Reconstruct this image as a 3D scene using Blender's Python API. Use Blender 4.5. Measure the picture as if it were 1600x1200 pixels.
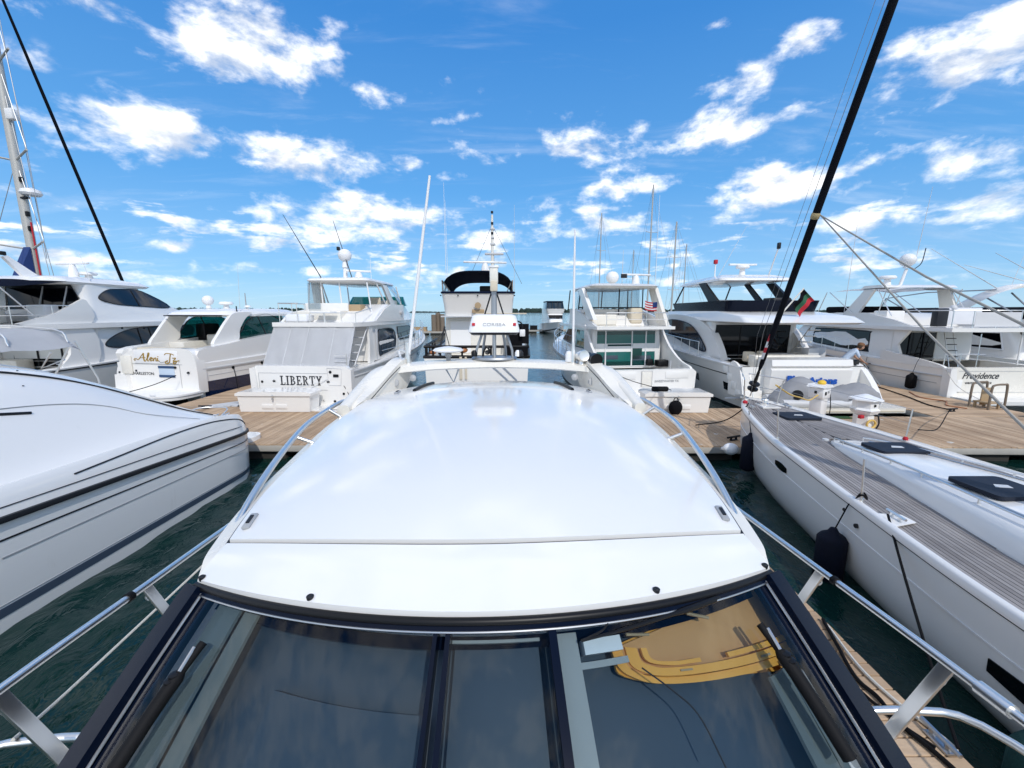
import bpy, bmesh, math, random
from math import sin, cos, pi, radians as R
from mathutils import Vector, Matrix, Euler
import numpy as np
random.seed(7)
for o in list(bpy.data.objects): bpy.data.objects.remove(o)
S = bpy.context.scene
C = S.collection

# ------------------------------------------------------------ camera, sky, sun, exposure
cam = bpy.data.cameras.new('camera'); cam.sensor_width = 36; cam.lens = 36*660/1600
cam.clip_start = .05; cam.clip_end = 9000
co = bpy.data.objects.new('camera', cam); C.objects.link(co)
co.location = (0, 0, 3.8); co.rotation_euler = (R(90-9.72), 0, 0); S.camera = co
SUN_EL, SUN_AZ = R(43), R(160)      # azimuth clockwise from +Y: the sun stands behind the camera, and a little to its right
sd = Vector((sin(SUN_AZ)*cos(SUN_EL), cos(SUN_AZ)*cos(SUN_EL), sin(SUN_EL)))
sl = bpy.data.lights.new('sun', 'SUN'); sl.energy = 2.0; sl.angle = R(.55); sl.color = (1, .955, .89)
so = bpy.data.objects.new('sun', sl); C.objects.link(so); so.rotation_euler = sd.to_track_quat('Z', 'Y').to_euler(); so.location = (0, -5, 40)
S.view_settings.view_transform = 'Standard'; S.view_settings.look = 'None'
S.view_settings.exposure = 0.36; S.view_settings.gamma = 1; S.view_settings.use_curve_mapping = False
S.render.engine = 'CYCLES'; S.cycles.use_denoising = True; S.cycles.max_bounces = 8; S.cycles.transparent_max_bounces = 16
S.cycles.caustics_reflective = False; S.cycles.caustics_refractive = False; S.cycles.sample_clamp_indirect = 4

class NT:
    """small node-tree builder"""
    def __init__(s, tree): s.t = tree; s.n = tree.nodes; s.l = tree.links
    def new(s, typ, ins=None, **kw):
        n = s.n.new(typ)
        for k, v in kw.items(): setattr(n, k, v)
        for k, v in (ins or {}).items():
            if isinstance(v, bpy.types.NodeSocket): s.l.new(v, n.inputs[k])
            else: n.inputs[k].default_value = v
        return n
    def m(s, op, a, b=0.0, clamp=False, c=None):
        ins = {0: a, 1: b}
        if c is not None: ins[2] = c
        return s.new('ShaderNodeMath', ins, operation=op, use_clamp=clamp).outputs[0]
    def vm(s, op, a, b=(0, 0, 0)):
        n = s.new('ShaderNodeVectorMath', {0: a, 1: b}, operation=op)
        return n.outputs['Value'] if op in ('DOT_PRODUCT', 'LENGTH') else n.outputs[0]
    def rng(s, v, a, b, c=0., d=1., smooth=True):
        return s.new('ShaderNodeMapRange', {0: v, 1: a, 2: b, 3: c, 4: d}, interpolation_type='SMOOTHSTEP' if smooth else 'LINEAR').outputs[0]
    def mix(s, f, a, b, bt='MIX'):
        n = s.new('ShaderNodeMix', data_type='RGBA', blend_type=bt)
        for k, v in ((0, f), (6, a), (7, b)):
            if isinstance(v, bpy.types.NodeSocket): s.l.new(v, n.inputs[k])
            else: n.inputs[k].default_value = v if k == 0 else (tuple(v) + (1,))[:4]
        return n.outputs[2]
    def noise(s, vec, scale, detail=4, rough=.55, dist=0., dims='3D'):
        return s.new('ShaderNodeTexNoise', {'Vector': vec, 'Scale': scale, 'Detail': detail, 'Roughness': rough, 'Distortion': dist}, noise_dimensions=dims).outputs[0]

W = bpy.data.worlds.new('World'); S.world = W; W.use_nodes = True
w = NT(W.node_tree); w.n.clear()
sky = w.new('ShaderNodeTexSky', sky_type='NISHITA'); sky.sun_disc = False; sky.sun_elevation = SUN_EL; sky.sun_rotation = SUN_AZ
sky.altitude = 0; sky.air_density = 1.0; sky.dust_density = .35; sky.ozone_density = 3.0
tc = w.new('ShaderNodeTexCoord').outputs['Generated']
sp = w.new('ShaderNodeSeparateXYZ', {0: tc})
dx, dy, dz = sp.outputs
az = w.m('ARCTAN2', dx, dy); el = w.m('ARCSINE', dz)
ae = w.new('ShaderNodeCombineXYZ', {0: az, 1: el}).outputs[0]
h = w.m('ADD', w.m('MAXIMUM', dz, 0.0), .13)
pl = w.new('ShaderNodeCombineXYZ', {0: w.m('DIVIDE', dx, h), 1: w.m('DIVIDE', dy, h)}).outputs[0]
def dirpx(px, py):          # a direction in the sky, as azimuth and elevation
    u, v = (px-800)/660, (py-600)/660; c_, s_ = cos(R(9.72)), sin(R(9.72))
    d = Vector((u, c_-v*s_, -s_-v*c_)).normalized()
    return math.atan2(d.x, d.y), math.asin(d.z)
# cumulus seen that day: centre and half size
CL = [(400, 70, 125, 70, 1.15), (160, 20, 140, 38, .8), (225, 210, 150, 42, .95), (440, 255, 120, 36, .9), (225, 95, 50, 25, .55), (515, 325, 130, 38, 1.0),
      (580, 150, 45, 22, .6), (650, 255, 35, 16, .8), (730, 130, 60, 25, .4), (880, 235, 150, 34, .85), (700, 190, 70, 18, .5), (975, 215, 60, 25, .7),
      (1160, 195, 105, 32, .95), (1260, 62, 40, 22, .8), (1120, 40, 30, 14, .6), (1150, 130, 60, 22, .5), (970, 295, 90, 18, .7), (800, 318, 90, 20, .75),
      (1500, 110, 130, 75, 1.15), (1590, 60, 90, 70, 1.1), (1540, 240, 150, 38, .95), (1250, 285, 150, 34, .95), (1430, 270, 120, 30, .7), (1560, 320, 90, 32, .9),
      (275, 385, 60, 12, .9), (390, 420, 90, 14, .8), (60, 425, 110, 24, .8), (560, 360, 110, 14, .7), (800, 370, 140, 14, .6), (980, 350, 110, 16, .65), (60, 100, 60, 24, .5),
      (1450, 390, 150, 24, .7), (1180, 400, 120, 18, .7), (1570, 420, 80, 24, .7), (300, 440, 200, 10, .6), (860, 410, 200, 12, .5), (680, 280, 60, 18, .45), (120, 400, 70, 14, .75), (500, 425, 130, 10, .6), (1040, 430, 120, 12, .55), (1330, 350, 90, 20, .7), (1480, 340, 80, 18, .7), (470, 335, 60, 18, .8), (920, 330, 40, 10, .5), (640, 445, 160, 8, .5), (1300, 440, 160, 10, .5), (900, 180, 40, 12, .5), (760, 225, 70, 16, .5), (680, 125, 40, 12, .35)]
acc = None
for (px, py, rx, ry, amp) in CL:
    a, e = dirpx(px, py); a2, _ = dirpx(px+rx, py); a1, _ = dirpx(px-rx, py); _, e2 = dirpx(px, py-ry); _, e1 = dirpx(px, py+ry)
    sa, se = max(.01, (a2-a1)/2), max(.006, abs(e2-e1)/2)
    d = w.vm('MULTIPLY', w.vm('SUBTRACT', ae, (a, e, 0)), (1/sa, 1/se, 0))
    g = w.m('MULTIPLY', w.m('EXPONENT', w.m('MULTIPLY', w.vm('DOT_PRODUCT', d, d), -.75)), amp)
    acc = g if acc is None else w.m('MAXIMUM', acc, g)
sph0 = w.vm('MULTIPLY', tc, (1, 1, 1.9))
# outside the view broken cumulus goes on, made denser to add fill light
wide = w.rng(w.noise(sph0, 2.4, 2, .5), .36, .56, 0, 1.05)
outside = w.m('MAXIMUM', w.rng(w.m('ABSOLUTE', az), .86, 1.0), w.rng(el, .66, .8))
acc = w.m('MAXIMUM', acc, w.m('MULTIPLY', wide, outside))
sph = w.vm('MULTIPLY', tc, (1, 1, 1.9))
pw = w.vm('ADD', sph, w.vm('MULTIPLY', w.new('ShaderNodeTexNoise', {'Vector': sph, 'Scale': 5.0, 'Detail': 2}).outputs[1], (.06, .06, .06)))
n1 = w.noise(pw, 7.5, 8, .58)
n1b = w.noise(w.vm('ADD', pw, (-.010, -.016, .035)), 7.5, 8, .58)
n2 = w.noise(pw, 24, 6, .6)
low = w.m('MULTIPLY', w.rng(el, .02, .07), w.rng(el, .30, .12))
str_ = w.noise(w.vm('MULTIPLY', tc, (1, 1, 6.0)), 5.5, 7, .6)
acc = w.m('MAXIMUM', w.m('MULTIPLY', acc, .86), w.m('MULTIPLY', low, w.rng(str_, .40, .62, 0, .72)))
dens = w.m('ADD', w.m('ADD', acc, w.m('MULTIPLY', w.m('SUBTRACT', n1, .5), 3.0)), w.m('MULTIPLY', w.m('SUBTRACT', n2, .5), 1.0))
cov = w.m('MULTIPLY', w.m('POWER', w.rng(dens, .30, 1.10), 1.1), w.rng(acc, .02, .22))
# thin high streaks
st = w.new('ShaderNodeMapping', {'Vector': pl, 'Rotation': (0, 0, R(24)), 'Scale': (.55, 2.0, 1)}).outputs[0]
cir = w.m('MULTIPLY', w.rng(w.noise(st, 1.7, 8, .62, .5), .50, .82), .26)
cov2 = w.m('MAXIMUM', cov, cir)
cov2 = w.m('MULTIPLY', cov2, w.rng(el, .0, .05, .25, 1))
lit = w.rng(w.m('ADD', w.m('MULTIPLY', w.m('SUBTRACT', n1, n1b), 2.2), w.m('MULTIPLY', dens, -.12)), -.42, .12)
ccol = w.mix(lit, (5.4, 6.0, 7.1), (11.2, 11.1, 10.9))
ramp = w.new('ShaderNodeValToRGB', {0: w.m('DIVIDE', w.m('MAXIMUM', el, 0.0), pi/2)}); cr_ = ramp.color_ramp
for k, (p_, c_) in enumerate(((0, (.42, .60, .77)), (.05, (.27, .49, .76)), (.16, (.13, .355, .70)), (.34, (.056, .235, .605)), (.6, (.038, .18, .51)), (1, (.032, .155, .46)))):
    e_ = cr_.elements[k] if k < 2 else cr_.elements.new(p_)
    e_.position = p_; e_.color = tuple(x*.80 for x in c_)+(1,)
skn = w.new('ShaderNodeHueSaturation', {'Saturation': 1.25, 'Value': 1.0, 'Color': w.mix(1.0, sky.outputs[0], (.72, 1.05, 1.3), 'MULTIPLY')}).outputs[0]
skc = w.mix(.82, skn, w.mix(1.0, ramp.outputs[0], (12.0, 12.0, 12.0), 'MULTIPLY'))
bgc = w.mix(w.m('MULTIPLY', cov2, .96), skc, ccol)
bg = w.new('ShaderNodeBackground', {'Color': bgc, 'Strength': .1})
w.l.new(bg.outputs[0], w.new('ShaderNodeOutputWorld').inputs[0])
W.cycles.sampling_method = 'MANUAL'; W.cycles.sample_map_resolution = 512

# ------------------------------------------------------------ materials
M = {}
def mat(name, col, rough=.5, metal=0., coat=0., var=.06, vs=2., bump=0., bs=40., ior=1.5, rvar=.0, spec=.5, sheen=0., dirt=0., dcol=(.25, .22, .17), stretch=(1, 1, 1), alpha=None):
    m = bpy.data.materials.new(name); m.use_nodes = True; t = NT(m.node_tree); t.n.clear()
    o = t.new('ShaderNodeOutputMaterial'); p = t.new('ShaderNodeBsdfPrincipled')
    p.inputs['Roughness'].default_value = rough; p.inputs['Metallic'].default_value = metal; p.inputs['IOR'].default_value = ior
    p.inputs['Coat Weight'].default_value = coat; p.inputs['Coat Roughness'].default_value = .04; p.inputs['Specular IOR Level'].default_value = spec
    p.inputs['Sheen Weight'].default_value = sheen
    tcn = t.new('ShaderNodeTexCoord').outputs['Object']
    tv = t.new('ShaderNodeMapping', {'Vector': tcn, 'Scale': stretch}).outputs[0]
    n = t.noise(tv, vs, 5, .6)
    c = t.mix(n, tuple(x*(1-var) for x in col), tuple(min(1, x*(1+var)) for x in col))
    if dirt:
        dn = t.rng(t.noise(t.new('ShaderNodeMapping', {'Vector': tcn, 'Scale': (6, 6, 1.2)}).outputs[0], 1.1, 7, .66), .56, .78, 0, dirt)
        c = t.mix(dn, c, dcol)
    t.l.new(c, p.inputs['Base Color'])
    if rvar:
        t.l.new(t.rng(t.noise(tcn, 3.3, 6, .6), .3, .7, max(.02, rough-rvar), rough+rvar), p.inputs['Roughness'])
    if bump:
        b = t.new('ShaderNodeBump', {'Strength': bump, 'Distance': .02, 'Height': t.noise(tv, bs, 4, .6)})
        t.l.new(b.outputs[0], p.inputs['Normal'])
    t.l.new(p.outputs[0], o.inputs[0]); M[name] = m; return m
mat('gelcoat', (.80, .79, .765), .16, coat=.3, var=.02, vs=.8, rvar=.07, dirt=.10, dcol=(.52, .49, .42))
mat('roof_gelcoat', (.79, .785, .765), .15, coat=.25, var=.02, vs=.7, rvar=.05, dirt=.07, dcol=(.6, .57, .5))
mat('cream', (.76, .73, .66), .25, coat=.2, var=.03, rvar=.08, dirt=.16, dcol=(.5, .45, .36))
mat('hull_white', (.86, .85, .82), .14, coat=.3, var=.02, vs=.6, rvar=.05, dirt=.13, dcol=(.5, .47, .40))
mat('hull_grey', (.80, .795, .77), .16, coat=.3, var=.02, vs=.6, rvar=.05, dirt=.08, dcol=(.45, .43, .38))
mat('nonskid', (.74, .73, .70), .6, var=.04, bump=.25, bs=160, dirt=.2)
mat('navy_gel', (.006, .016, .055), .10, coat=.5, var=.1)
mat('navy_frame', (.002, .005, .015), .25, coat=.0, var=.15, spec=.14)
mat('black', (.005, .005, .006), .4, spec=.3, var=.2)
mat('black_gloss', (.002, .002, .003), .15, spec=.12, coat=.4)
mat('rubber', (.006, .006, .007), .7, spec=.2, var=.2, bump=.1)
mat('grey_stripe', (.06, .085, .125), .3, var=.1)
mat('dark_trim', (.014, .016, .020), .45, spec=.3)
mat('grey_plastic', (.35, .36, .37), .45)
mat('dark_glass', (.002, .003, .005), .05, spec=.35, coat=.0, var=.4, vs=.6)
mat('blue_glass', (.004, .012, .028), .04, var=.5, vs=.5, spec=.4)
mat('chrome', (.87, .85, .81), .33, metal=1, var=.03, rvar=.06)
mat('alu', (.55, .55, .55), .35, metal=1, var=.06)
mat('wire', (.30, .31, .32), .4, metal=.8)
mat('mast_alu', (.50, .49, .46), .45, metal=.3, var=.05)
mat('white_paint', (.80, .80, .80), .3, var=.02, dirt=.06)
mat('white_canvas', (.74, .75, .77), .85, var=.05, vs=3, bump=.15, bs=60, sheen=.1)
mat('grey_canvas', (.27, .275, .29), .85, var=.08, vs=3, bump=.2, bs=80)
mat('light_canvas', (.66, .67, .69), .8, var=.06, vs=2.5, bump=.2, bs=70)
mat('navy_canvas', (.005, .010, .030), .9, spec=.15, var=.2, bump=.2, bs=90)
mat('black_canvas', (.004, .004, .006), .85, spec=.15, var=.3, bump=.2, bs=90)
mat('sail_cover', (.003, .004, .008), .8, spec=.15, var=.3, vs=6, bump=.5, bs=30, stretch=(3, 3, .6))
mat('sail_blue', (.012, .04, .16), .8, var=.2)
mat('cloth_red', (.45, .015, .03), .8, var=.15)
mat('cloth_green', (.02, .10, .05), .85, var=.2, bump=.2)
mat('cloth_white', (.7, .7, .7), .85)
mat('fender_navy', (.003, .005, .014), .7, spec=.2, var=.3, vs=8, bump=.4, bs=60)
mat('fender_black', (.004, .004, .005), .8, spec=.2, var=.3, bump=.4, bs=60)
mat('fender_green', (.004, .045, .040), .85, var=.35, vs=6, bump=.5, bs=40)
mat('yellow', (.75, .48, .03), .5, var=.1)
mat('tan', (.40, .29, .17), .7, var=.1)
mat('beige', (.62, .55, .43), .7, var=.08)
mat('orange_vinyl', (.86, .40, .07), .4, coat=.05, var=.06, vs=4)
mat('orange_wood', (.66, .34, .13), .45, coat=.0, var=.08, vs=3, stretch=(1, 8, 1))
mat('dash_navy', (.046, .066, .092), .55, var=.12, vs=1.5)
mat('dash_grey', (.36, .365, .355), .5, var=.05)
mat('curtain', (.15, .165, .16), .8, var=.08)
mat('rope_white', (.62, .60, .54), .8, var=.12, vs=30, bump=.5, bs=90)
mat('rope_grey', (.36, .34, .30), .85, var=.12, vs=30, bump=.5, bs=90)
mat('rope_tan', (.42, .33, .17), .85, var=.15, vs=30, bump=.5, bs=90)
mat('rope_black', (.004, .004, .005), .8, spec=.2, var=.2, bump=.5, bs=90)
mat('rope_yellow', (.62, .42, .12), .8, var=.15)
mat('pile_wood', (.20, .16, .12), .9, var=.25, vs=4, bump=.5, bs=20, stretch=(4, 4, .6))
mat('float_dark', (.03, .028, .024), .9, var=.4, vs=3, bump=.4)
mat('concrete', (.42, .40, .36), .9, var=.12, vs=4, bump=.3)
mat('steel_grey', (.36, .38, .40), .4, metal=.6, var=.08)
mat('blue_text', (.01, .09, .42), .4); mat('black_text', (.012, .014, .02), .4); mat('gold_text', (.42, .26, .04), .3, metal=.5)
mat('blue_decal', (.02, .06, .15), .5); mat('pale_decal', (.50, .60, .72), .5)
mat('skin', (.42, .24, .16), .6); mat('hair', (.06, .035, .02), .8); mat('shirt', (.50, .60, .74), .9, var=.25, vs=18); mat('khaki', (.50, .38, .22), .9)
mat('cap', (.20, .10, .05), .9)
mat('shore_trees', (.020, .042, .034), .95, var=.45, vs=.02)
mat('mat_green', (.02, .07, .015), .95, var=.4, vs=20, bump=.6, bs=120)
mat('grp_grey', (.56, .57, .58), .5, var=.05)
mat('copper', (.42, .16, .06), .45, var=.2)

mat('hatch_navy', (.014, .019, .032), .6, var=.2, spec=.25)
def wood(name, c1, c2, rough=.8, axis=(14, 1.2, 6), spots=0.):
    m = bpy.data.materials.new(name); m.use_nodes = True; t = NT(m.node_tree); t.n.clear()
    o = t.new('ShaderNodeOutputMaterial'); p = t.new('ShaderNodeBsdfPrincipled', {'Roughness': rough})
    ob = t.new('ShaderNodeTexCoord').outputs['Object']; rnd = t.new('ShaderNodeObjectInfo').outputs['Random']
    off = t.new('ShaderNodeCombineXYZ', {0: t.m('MULTIPLY', rnd, 37.), 1: t.m('MULTIPLY', rnd, 91.)}).outputs[0]
    v = t.vm('ADD', ob, off)
    g = t.noise(t.vm('MULTIPLY', v, axis), 2.4, 6, .65, .4)
    f = t.m('ADD', t.m('MULTIPLY', g, .75), t.m('MULTIPLY', rnd, .55))
    c = t.mix(t.rng(f, .2, 1.05), c1, c2)
    bl = t.rng(t.noise(t.new('ShaderNodeNewGeometry').outputs['Position'], .9, 5, .6), .38, .68, 0, .45)
    c = t.mix(bl, c, tuple(x*.62 for x in c1))
    if spots:
        vo = t.new('ShaderNodeTexNoise', {'Vector': t.new('ShaderNodeNewGeometry').outputs['Position'], 'Scale': 2.6, 'Detail': 3, 'Roughness': .5}).outputs[0]
        c = t.mix(t.rng(vo, .70, .735, 0, spots), c, (.62, .60, .54))
    t.l.new(c, p.inputs['Base Color'])
    b = t.new('ShaderNodeBump', {'Strength': .35, 'Distance': .01, 'Height': g}); t.l.new(b.outputs[0], p.inputs['Normal'])
    t.l.new(p.outputs[0], o.inputs[0]); M[name] = m
wood('dock_wood_y', (.36, .24, .145), (.58, .42, .275), .85, (16, 1.0, 6), .8)
wood('dock_wood_x', (.36, .24, .145), (.58, .42, .275), .85, (1.0, 16, 6), .6)
wood('teak', (.19, .175, .17), (.35, .33, .32), .8, (18, .8, 6))

def glass(name, tint, refl=1.55, haze=.0, hcol=(.2, .25, .3)):
    """clear tinted sheet: straight-through light, Fresnel reflection"""
    m = bpy.data.materials.new(name); m.use_nodes = True; t = NT(m.node_tree); t.n.clear()
    o = t.new('ShaderNodeOutputMaterial'); tr = t.new('ShaderNodeBsdfTransparent', {0: tint + (1,)}); gl = t.new('ShaderNodeBsdfGlossy', {'Roughness': .015, 'Color': (1, 1, 1, 1)})
    fr = t.new('ShaderNodeFresnel', {'IOR': refl}); fo = t.m('MULTIPLY', fr.outputs[0], t.m('SUBTRACT', 1.0, t.new('ShaderNodeNewGeometry').outputs['Backfacing']))
    sh = tr.outputs[0]
    if haze:
        df = t.new('ShaderNodeBsdfDiffuse', {0: hcol + (1,)})
        sh = t.new('ShaderNodeMixShader', {0: haze, 1: sh, 2: df.outputs[0]}).outputs[0]
    mx = t.new('ShaderNodeMixShader', {0: fo, 1: sh, 2: gl.outputs[0]})
    t.l.new(mx.outputs[0], o.inputs[0]); M[name] = m
glass('windshield_glass', (.80, .85, .87), 1.29)
glass('teal_glass', (.10, .42, .40), 1.6, .25, (.01, .13, .12))
glass('clear_vinyl', (.80, .84, .86), 1.5, .12, (.5, .55, .6))
glass('tint_glass', (.16, .20, .24), 1.55)

# ------------------------------------------------------------ builders
ORG = Vector((0, 0, 0))
def link(name, me, m, parent, kind=None):
    o = bpy.data.objects.new(name, me); C.objects.link(o)
    if m and me is not None and len(me.materials) == 0: me.materials.append(M[m])
    if parent: o.parent = parent
    if kind: o['kind'] = kind
    return o
def thing(name, label, cat, loc=(0, 0, 0), rz=0, group=None):
    o = bpy.data.objects.new(name, None); o.empty_display_size = .3; C.objects.link(o)
    o.location = loc; o.rotation_euler = (0, 0, rz); o['label'] = label; o['category'] = cat
    if group: o['group'] = group
    return o
def tag(o, label, cat, group=None):
    o['label'] = label; o['category'] = cat
    if group: o['group'] = group
    return o
def fin(bm, name, m, parent, ang=38, kind=None, flat=False):
    if ORG.length: bmesh.ops.translate(bm, verts=bm.verts, vec=-ORG)
    bmesh.ops.recalc_face_normals(bm, faces=bm.faces)
    me = bpy.data.meshes.new(name); bm.to_mesh(me); bm.free()
    if not flat:
        me.polygons.foreach_set('use_smooth', [True]*len(me.polygons))
        me.set_sharp_from_angle(angle=R(ang))
    return link(name, me, m, parent, kind)
def bmvf(v, f):
    bm = bmesh.new(); vs = [bm.verts.new(p) for p in v]
    for q in f:
        try: bm.faces.new([vs[i] for i in q])
        except ValueError: pass
    return bm
def bev(bm, w_, seg=2, ang=50):
    es = [e for e in bm.edges if len(e.link_faces) == 2 and e.calc_face_angle(0) > R(ang)]
    if es and w_ > 0: bmesh.ops.bevel(bm, geom=es, offset=w_, segments=seg, affect='EDGES', profile=.5, clamp_overlap=True)
def abox(bm, c, s, rot=None):
    mm = Matrix.Translation(c) @ (Euler(rot).to_matrix().to_4x4() if rot else Matrix()) @ Matrix.Diagonal((s[0], s[1], s[2], 1))
    bmesh.ops.create_cube(bm, size=1, matrix=mm)
def box(name, c, s, m, parent, b=.01, rot=None, seg=2):
    bm = bmesh.new(); abox(bm, c, s, rot); bev(bm, min(b, min(s)*.45), seg); return fin(bm, name, m, parent)
def boxes(name, lst, m, parent, b=0):
    r_ = None
    for q in lst:
        bm = bmesh.new(); abox(bm, *q)
        if b: bev(bm, b)
        o = fin(bm, name, m, parent); r_ = r_ or o
    return r_
def spl(pts, n=6, closed=False):
    """Catmull-Rom through tuples of any length"""
    P_ = [tuple(p) for p in pts]; k = len(P_); out = []
    rngk = range(k if closed else k-1)
    for i in rngk:
        if closed: a, b, c, d = P_[(i-1) % k], P_[i], P_[(i+1) % k], P_[(i+2) % k]
        else:
            b, c = P_[i], P_[i+1]
            a = P_[i-1] if i > 0 else tuple(2*x-y for x, y in zip(b, c))
            d = P_[i+2] if i+2 < k else tuple(2*y-x for x, y in zip(b, c))
        for j in range(n):
            t = j/n
            out.append(tuple(.5*(2*B+(-A+C_)*t+(2*A-5*B+4*C_-D)*t*t+(-A+3*B-3*C_+D)*t**3) for A, B, C_, D in zip(a, b, c, d)))
    if not closed: out.append(P_[-1])
    return out
def atube(bm, pts, r, n=8, cap=True):
    pts = [Vector(p) for p in pts]; k = len(pts)
    rr = r if isinstance(r, (list, tuple)) else [r]*k
    T0 = (pts[1]-pts[0]).normalized(); up = Vector((0, 0, 1)) if abs(T0.z) < .9 else Vector((1, 0, 0))
    N = T0.cross(up).normalized(); prev = None; rings = []
    for i, p in enumerate(pts):
        T = ((pts[min(i+1, k-1)]-p).normalized()+(p-pts[max(i-1, 0)]).normalized()).normalized()
        N = (N-T*N.dot(T)).normalized(); B = T.cross(N)
        rings.append([bm.verts.new(p+(N*cos(2*pi*j/n)+B*sin(2*pi*j/n))*rr[i]) for j in range(n)])
    for a, b in zip(rings, rings[1:]):
        for j in range(n): bm.faces.new((a[j], a[(j+1) % n], b[(j+1) % n], b[j]))
    if cap and n > 2: bm.faces.new(rings[0][::-1]); bm.faces.new(rings[-1])
def tube(name, pts, r, m, parent, n=8, s=0):
    bm = bmesh.new(); atube(bm, spl(pts, s) if s else pts, r, n); return fin(bm, name, m, parent, 50)
def tubes(name, lst, r, m, parent, n=6, s=0):
    r_ = None
    for p in lst: o = tube(name, p, r, m, parent, n, s); r_ = r_ or o
    return r_
def lathe(name, prof, m, parent, loc=(0, 0, 0), n=20, rot=None, sc=(1, 1, 1)):
    v, f = [], []; k = len(prof)
    mm = Matrix.Translation(loc) @ (Euler(rot).to_matrix().to_4x4() if rot else Matrix()) @ Matrix.Diagonal((sc[0], sc[1], sc[2], 1))
    for j in range(n):
        for r_, z in prof: v.append(mm @ Vector((r_*cos(2*pi*j/n), r_*sin(2*pi*j/n), z)))
    for j in range(n):
        for i in range(k-1):
            a, b = j*k+i, ((j+1) % n)*k+i
            f.append((a, b, b+1, a+1))
    bm = bmvf(v, f); bmesh.ops.remove_doubles(bm, verts=bm.verts, dist=1e-5); bmesh.ops.holes_fill(bm, edges=bm.edges, sides=0)
    return fin(bm, name, m, parent)
def loft(name, rings, m, parent, closed=True, cap=(False, False), ang=38, b=0):
    v = [p for r_ in rings for p in r_]; n = len(rings[0]); f = []
    for i in range(len(rings)-1):
        for j in range(n if closed else n-1): f.append((i*n+j, i*n+(j+1) % n, (i+1)*n+(j+1) % n, (i+1)*n+j))
    if cap[0]: f.append(tuple(range(n))[::-1])
    if cap[1]: f.append(tuple((len(rings)-1)*n+j for j in range(n)))
    bm = bmvf(v, f); bmesh.ops.remove_doubles(bm, verts=bm.verts, dist=1e-5)
    if b: bev(bm, b)
    return fin(bm, name, m, parent, ang)
def slab(name, pts, th, m, parent, b=0, off=0., toward=None):
    """a flat or gently curved polygon given depth along its normal (turned to face 'toward')"""
    pts = [Vector(p) for p in pts]; n = Vector((0, 0, 0))
    for i in range(len(pts)): n += pts[i].cross(pts[(i+1) % len(pts)])
    n.normalize()
    if toward is not None and n.dot(Vector(toward)) < 0: n = -n
    k = len(pts); v = [p+n*(off+th) for p in pts]+[p+n*(off-.0) for p in pts]
    f = [tuple(range(k)), tuple(range(2*k-1, k-1, -1))]+[(i, (i+1) % k, k+(i+1) % k, k+i) for i in range(k)]
    bm = bmvf(v, f)
    if b: bev(bm, b)
    bmesh.ops.triangulate(bm, faces=[q for q in bm.faces if len(q.verts) > 4])
    return fin(bm, name, m, parent, 30)
def prism(name, poly, ax, a, b_, m, parent, b=.0, seg=2):
    """polygon in the two other axes pushed along axis ax from a to b"""
    def P3(p, t): return (t, p[0], p[1]) if ax == 'x' else (p[0], t, p[1]) if ax == 'y' else (p[0], p[1], t)
    k = len(poly); v = [P3(p, a) for p in poly]+[P3(p, b_) for p in poly]
    f = [tuple(range(k)), tuple(range(2*k-1, k-1, -1))]+[(i, (i+1) % k, k+(i+1) % k, k+i) for i in range(k)]
    bm = bmvf(v, f)
    if b: bev(bm, b, seg)
    return fin(bm, name, m, parent, 35)
def text(name, s, m, parent, loc, size, rot=(pi/2, 0, 0), ext=.004, shear=0., bold=0., sx=1., align='CENTER'):
    cu = bpy.data.curves.new(name, 'FONT'); cu.body = s; cu.size = size; cu.extrude = ext; cu.shear = shear; cu.offset = bold; cu.align_x = align; cu.resolution_u = 4
    t = bpy.data.objects.new(name, cu); C.objects.link(t); bpy.context.view_layer.update()
    me = bpy.data.meshes.new_from_object(t.evaluated_get(bpy.context.evaluated_depsgraph_get()))
    bpy.data.objects.remove(t); bpy.data.curves.remove(cu); me.materials.clear()
    o = link(name, me, m, parent); o.location = loc; o.rotation_euler = rot; o.scale = (sx, 1, 1); return o
def sphere(name, c, r, m, parent, sc=(1, 1, 1), u=20, v=12):
    bm = bmesh.new(); bmesh.ops.create_uvsphere(bm, u_segments=u, v_segments=v, radius=r, matrix=Matrix.Translation(c) @ Matrix.Diagonal((sc[0], sc[1], sc[2], 1)))
    return fin(bm, name, m, parent)
def rope(name, label, p0, p1, sag, r, m, n=14, cat='rope', group=None, parent=None, mids=None):
    p0, p1 = Vector(p0), Vector(p1)
    if mids: pts = spl([p0]+[Vector(q) for q in mids]+[p1], 6)
    else: pts = [p0.lerp(p1, i/n)-Vector((0, 0, sag*4*(i/n)*(1-i/n))) for i in range(n+1)]
    o = tube(name, pts, r, m, parent, 6)
    if parent is None: tag(o, label, cat, group)
    return o
def rrect(x0, x1, y0, y1, r, k=5):
    r = min(r, (x1-x0)/2-.001, (y1-y0)/2-.001); out = []
    for cx, cy, a0 in ((x1-r, y1-r, 0), (x0+r, y1-r, 90), (x0+r, y0+r, 180), (x1-r, y0+r, 270)):
        for i in range(k+1): a = R(a0+90*i/k); out.append((cx+r*cos(a), cy+r*sin(a)))
    return out
def ring(z, yb, yf, wb, wf, r, k=5):
    """rounded four-sided plan at height z: half width wb at the back and wf in front"""
    out = []
    L_ = yf-yb; base = rrect(-wb, wb, yb, yf, r, k)
    for x, y in base:
        t = (y-yb)/L_; out.append((x*(1+(wf/wb-1)*t), y, z))
    return out
def cabin(name, lv, m, parent, cap=(True, True), k=5, ang=38):
    return loft(name, [ring(*l, k=k) for l in lv], m, parent, True, cap, ang)
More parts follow.
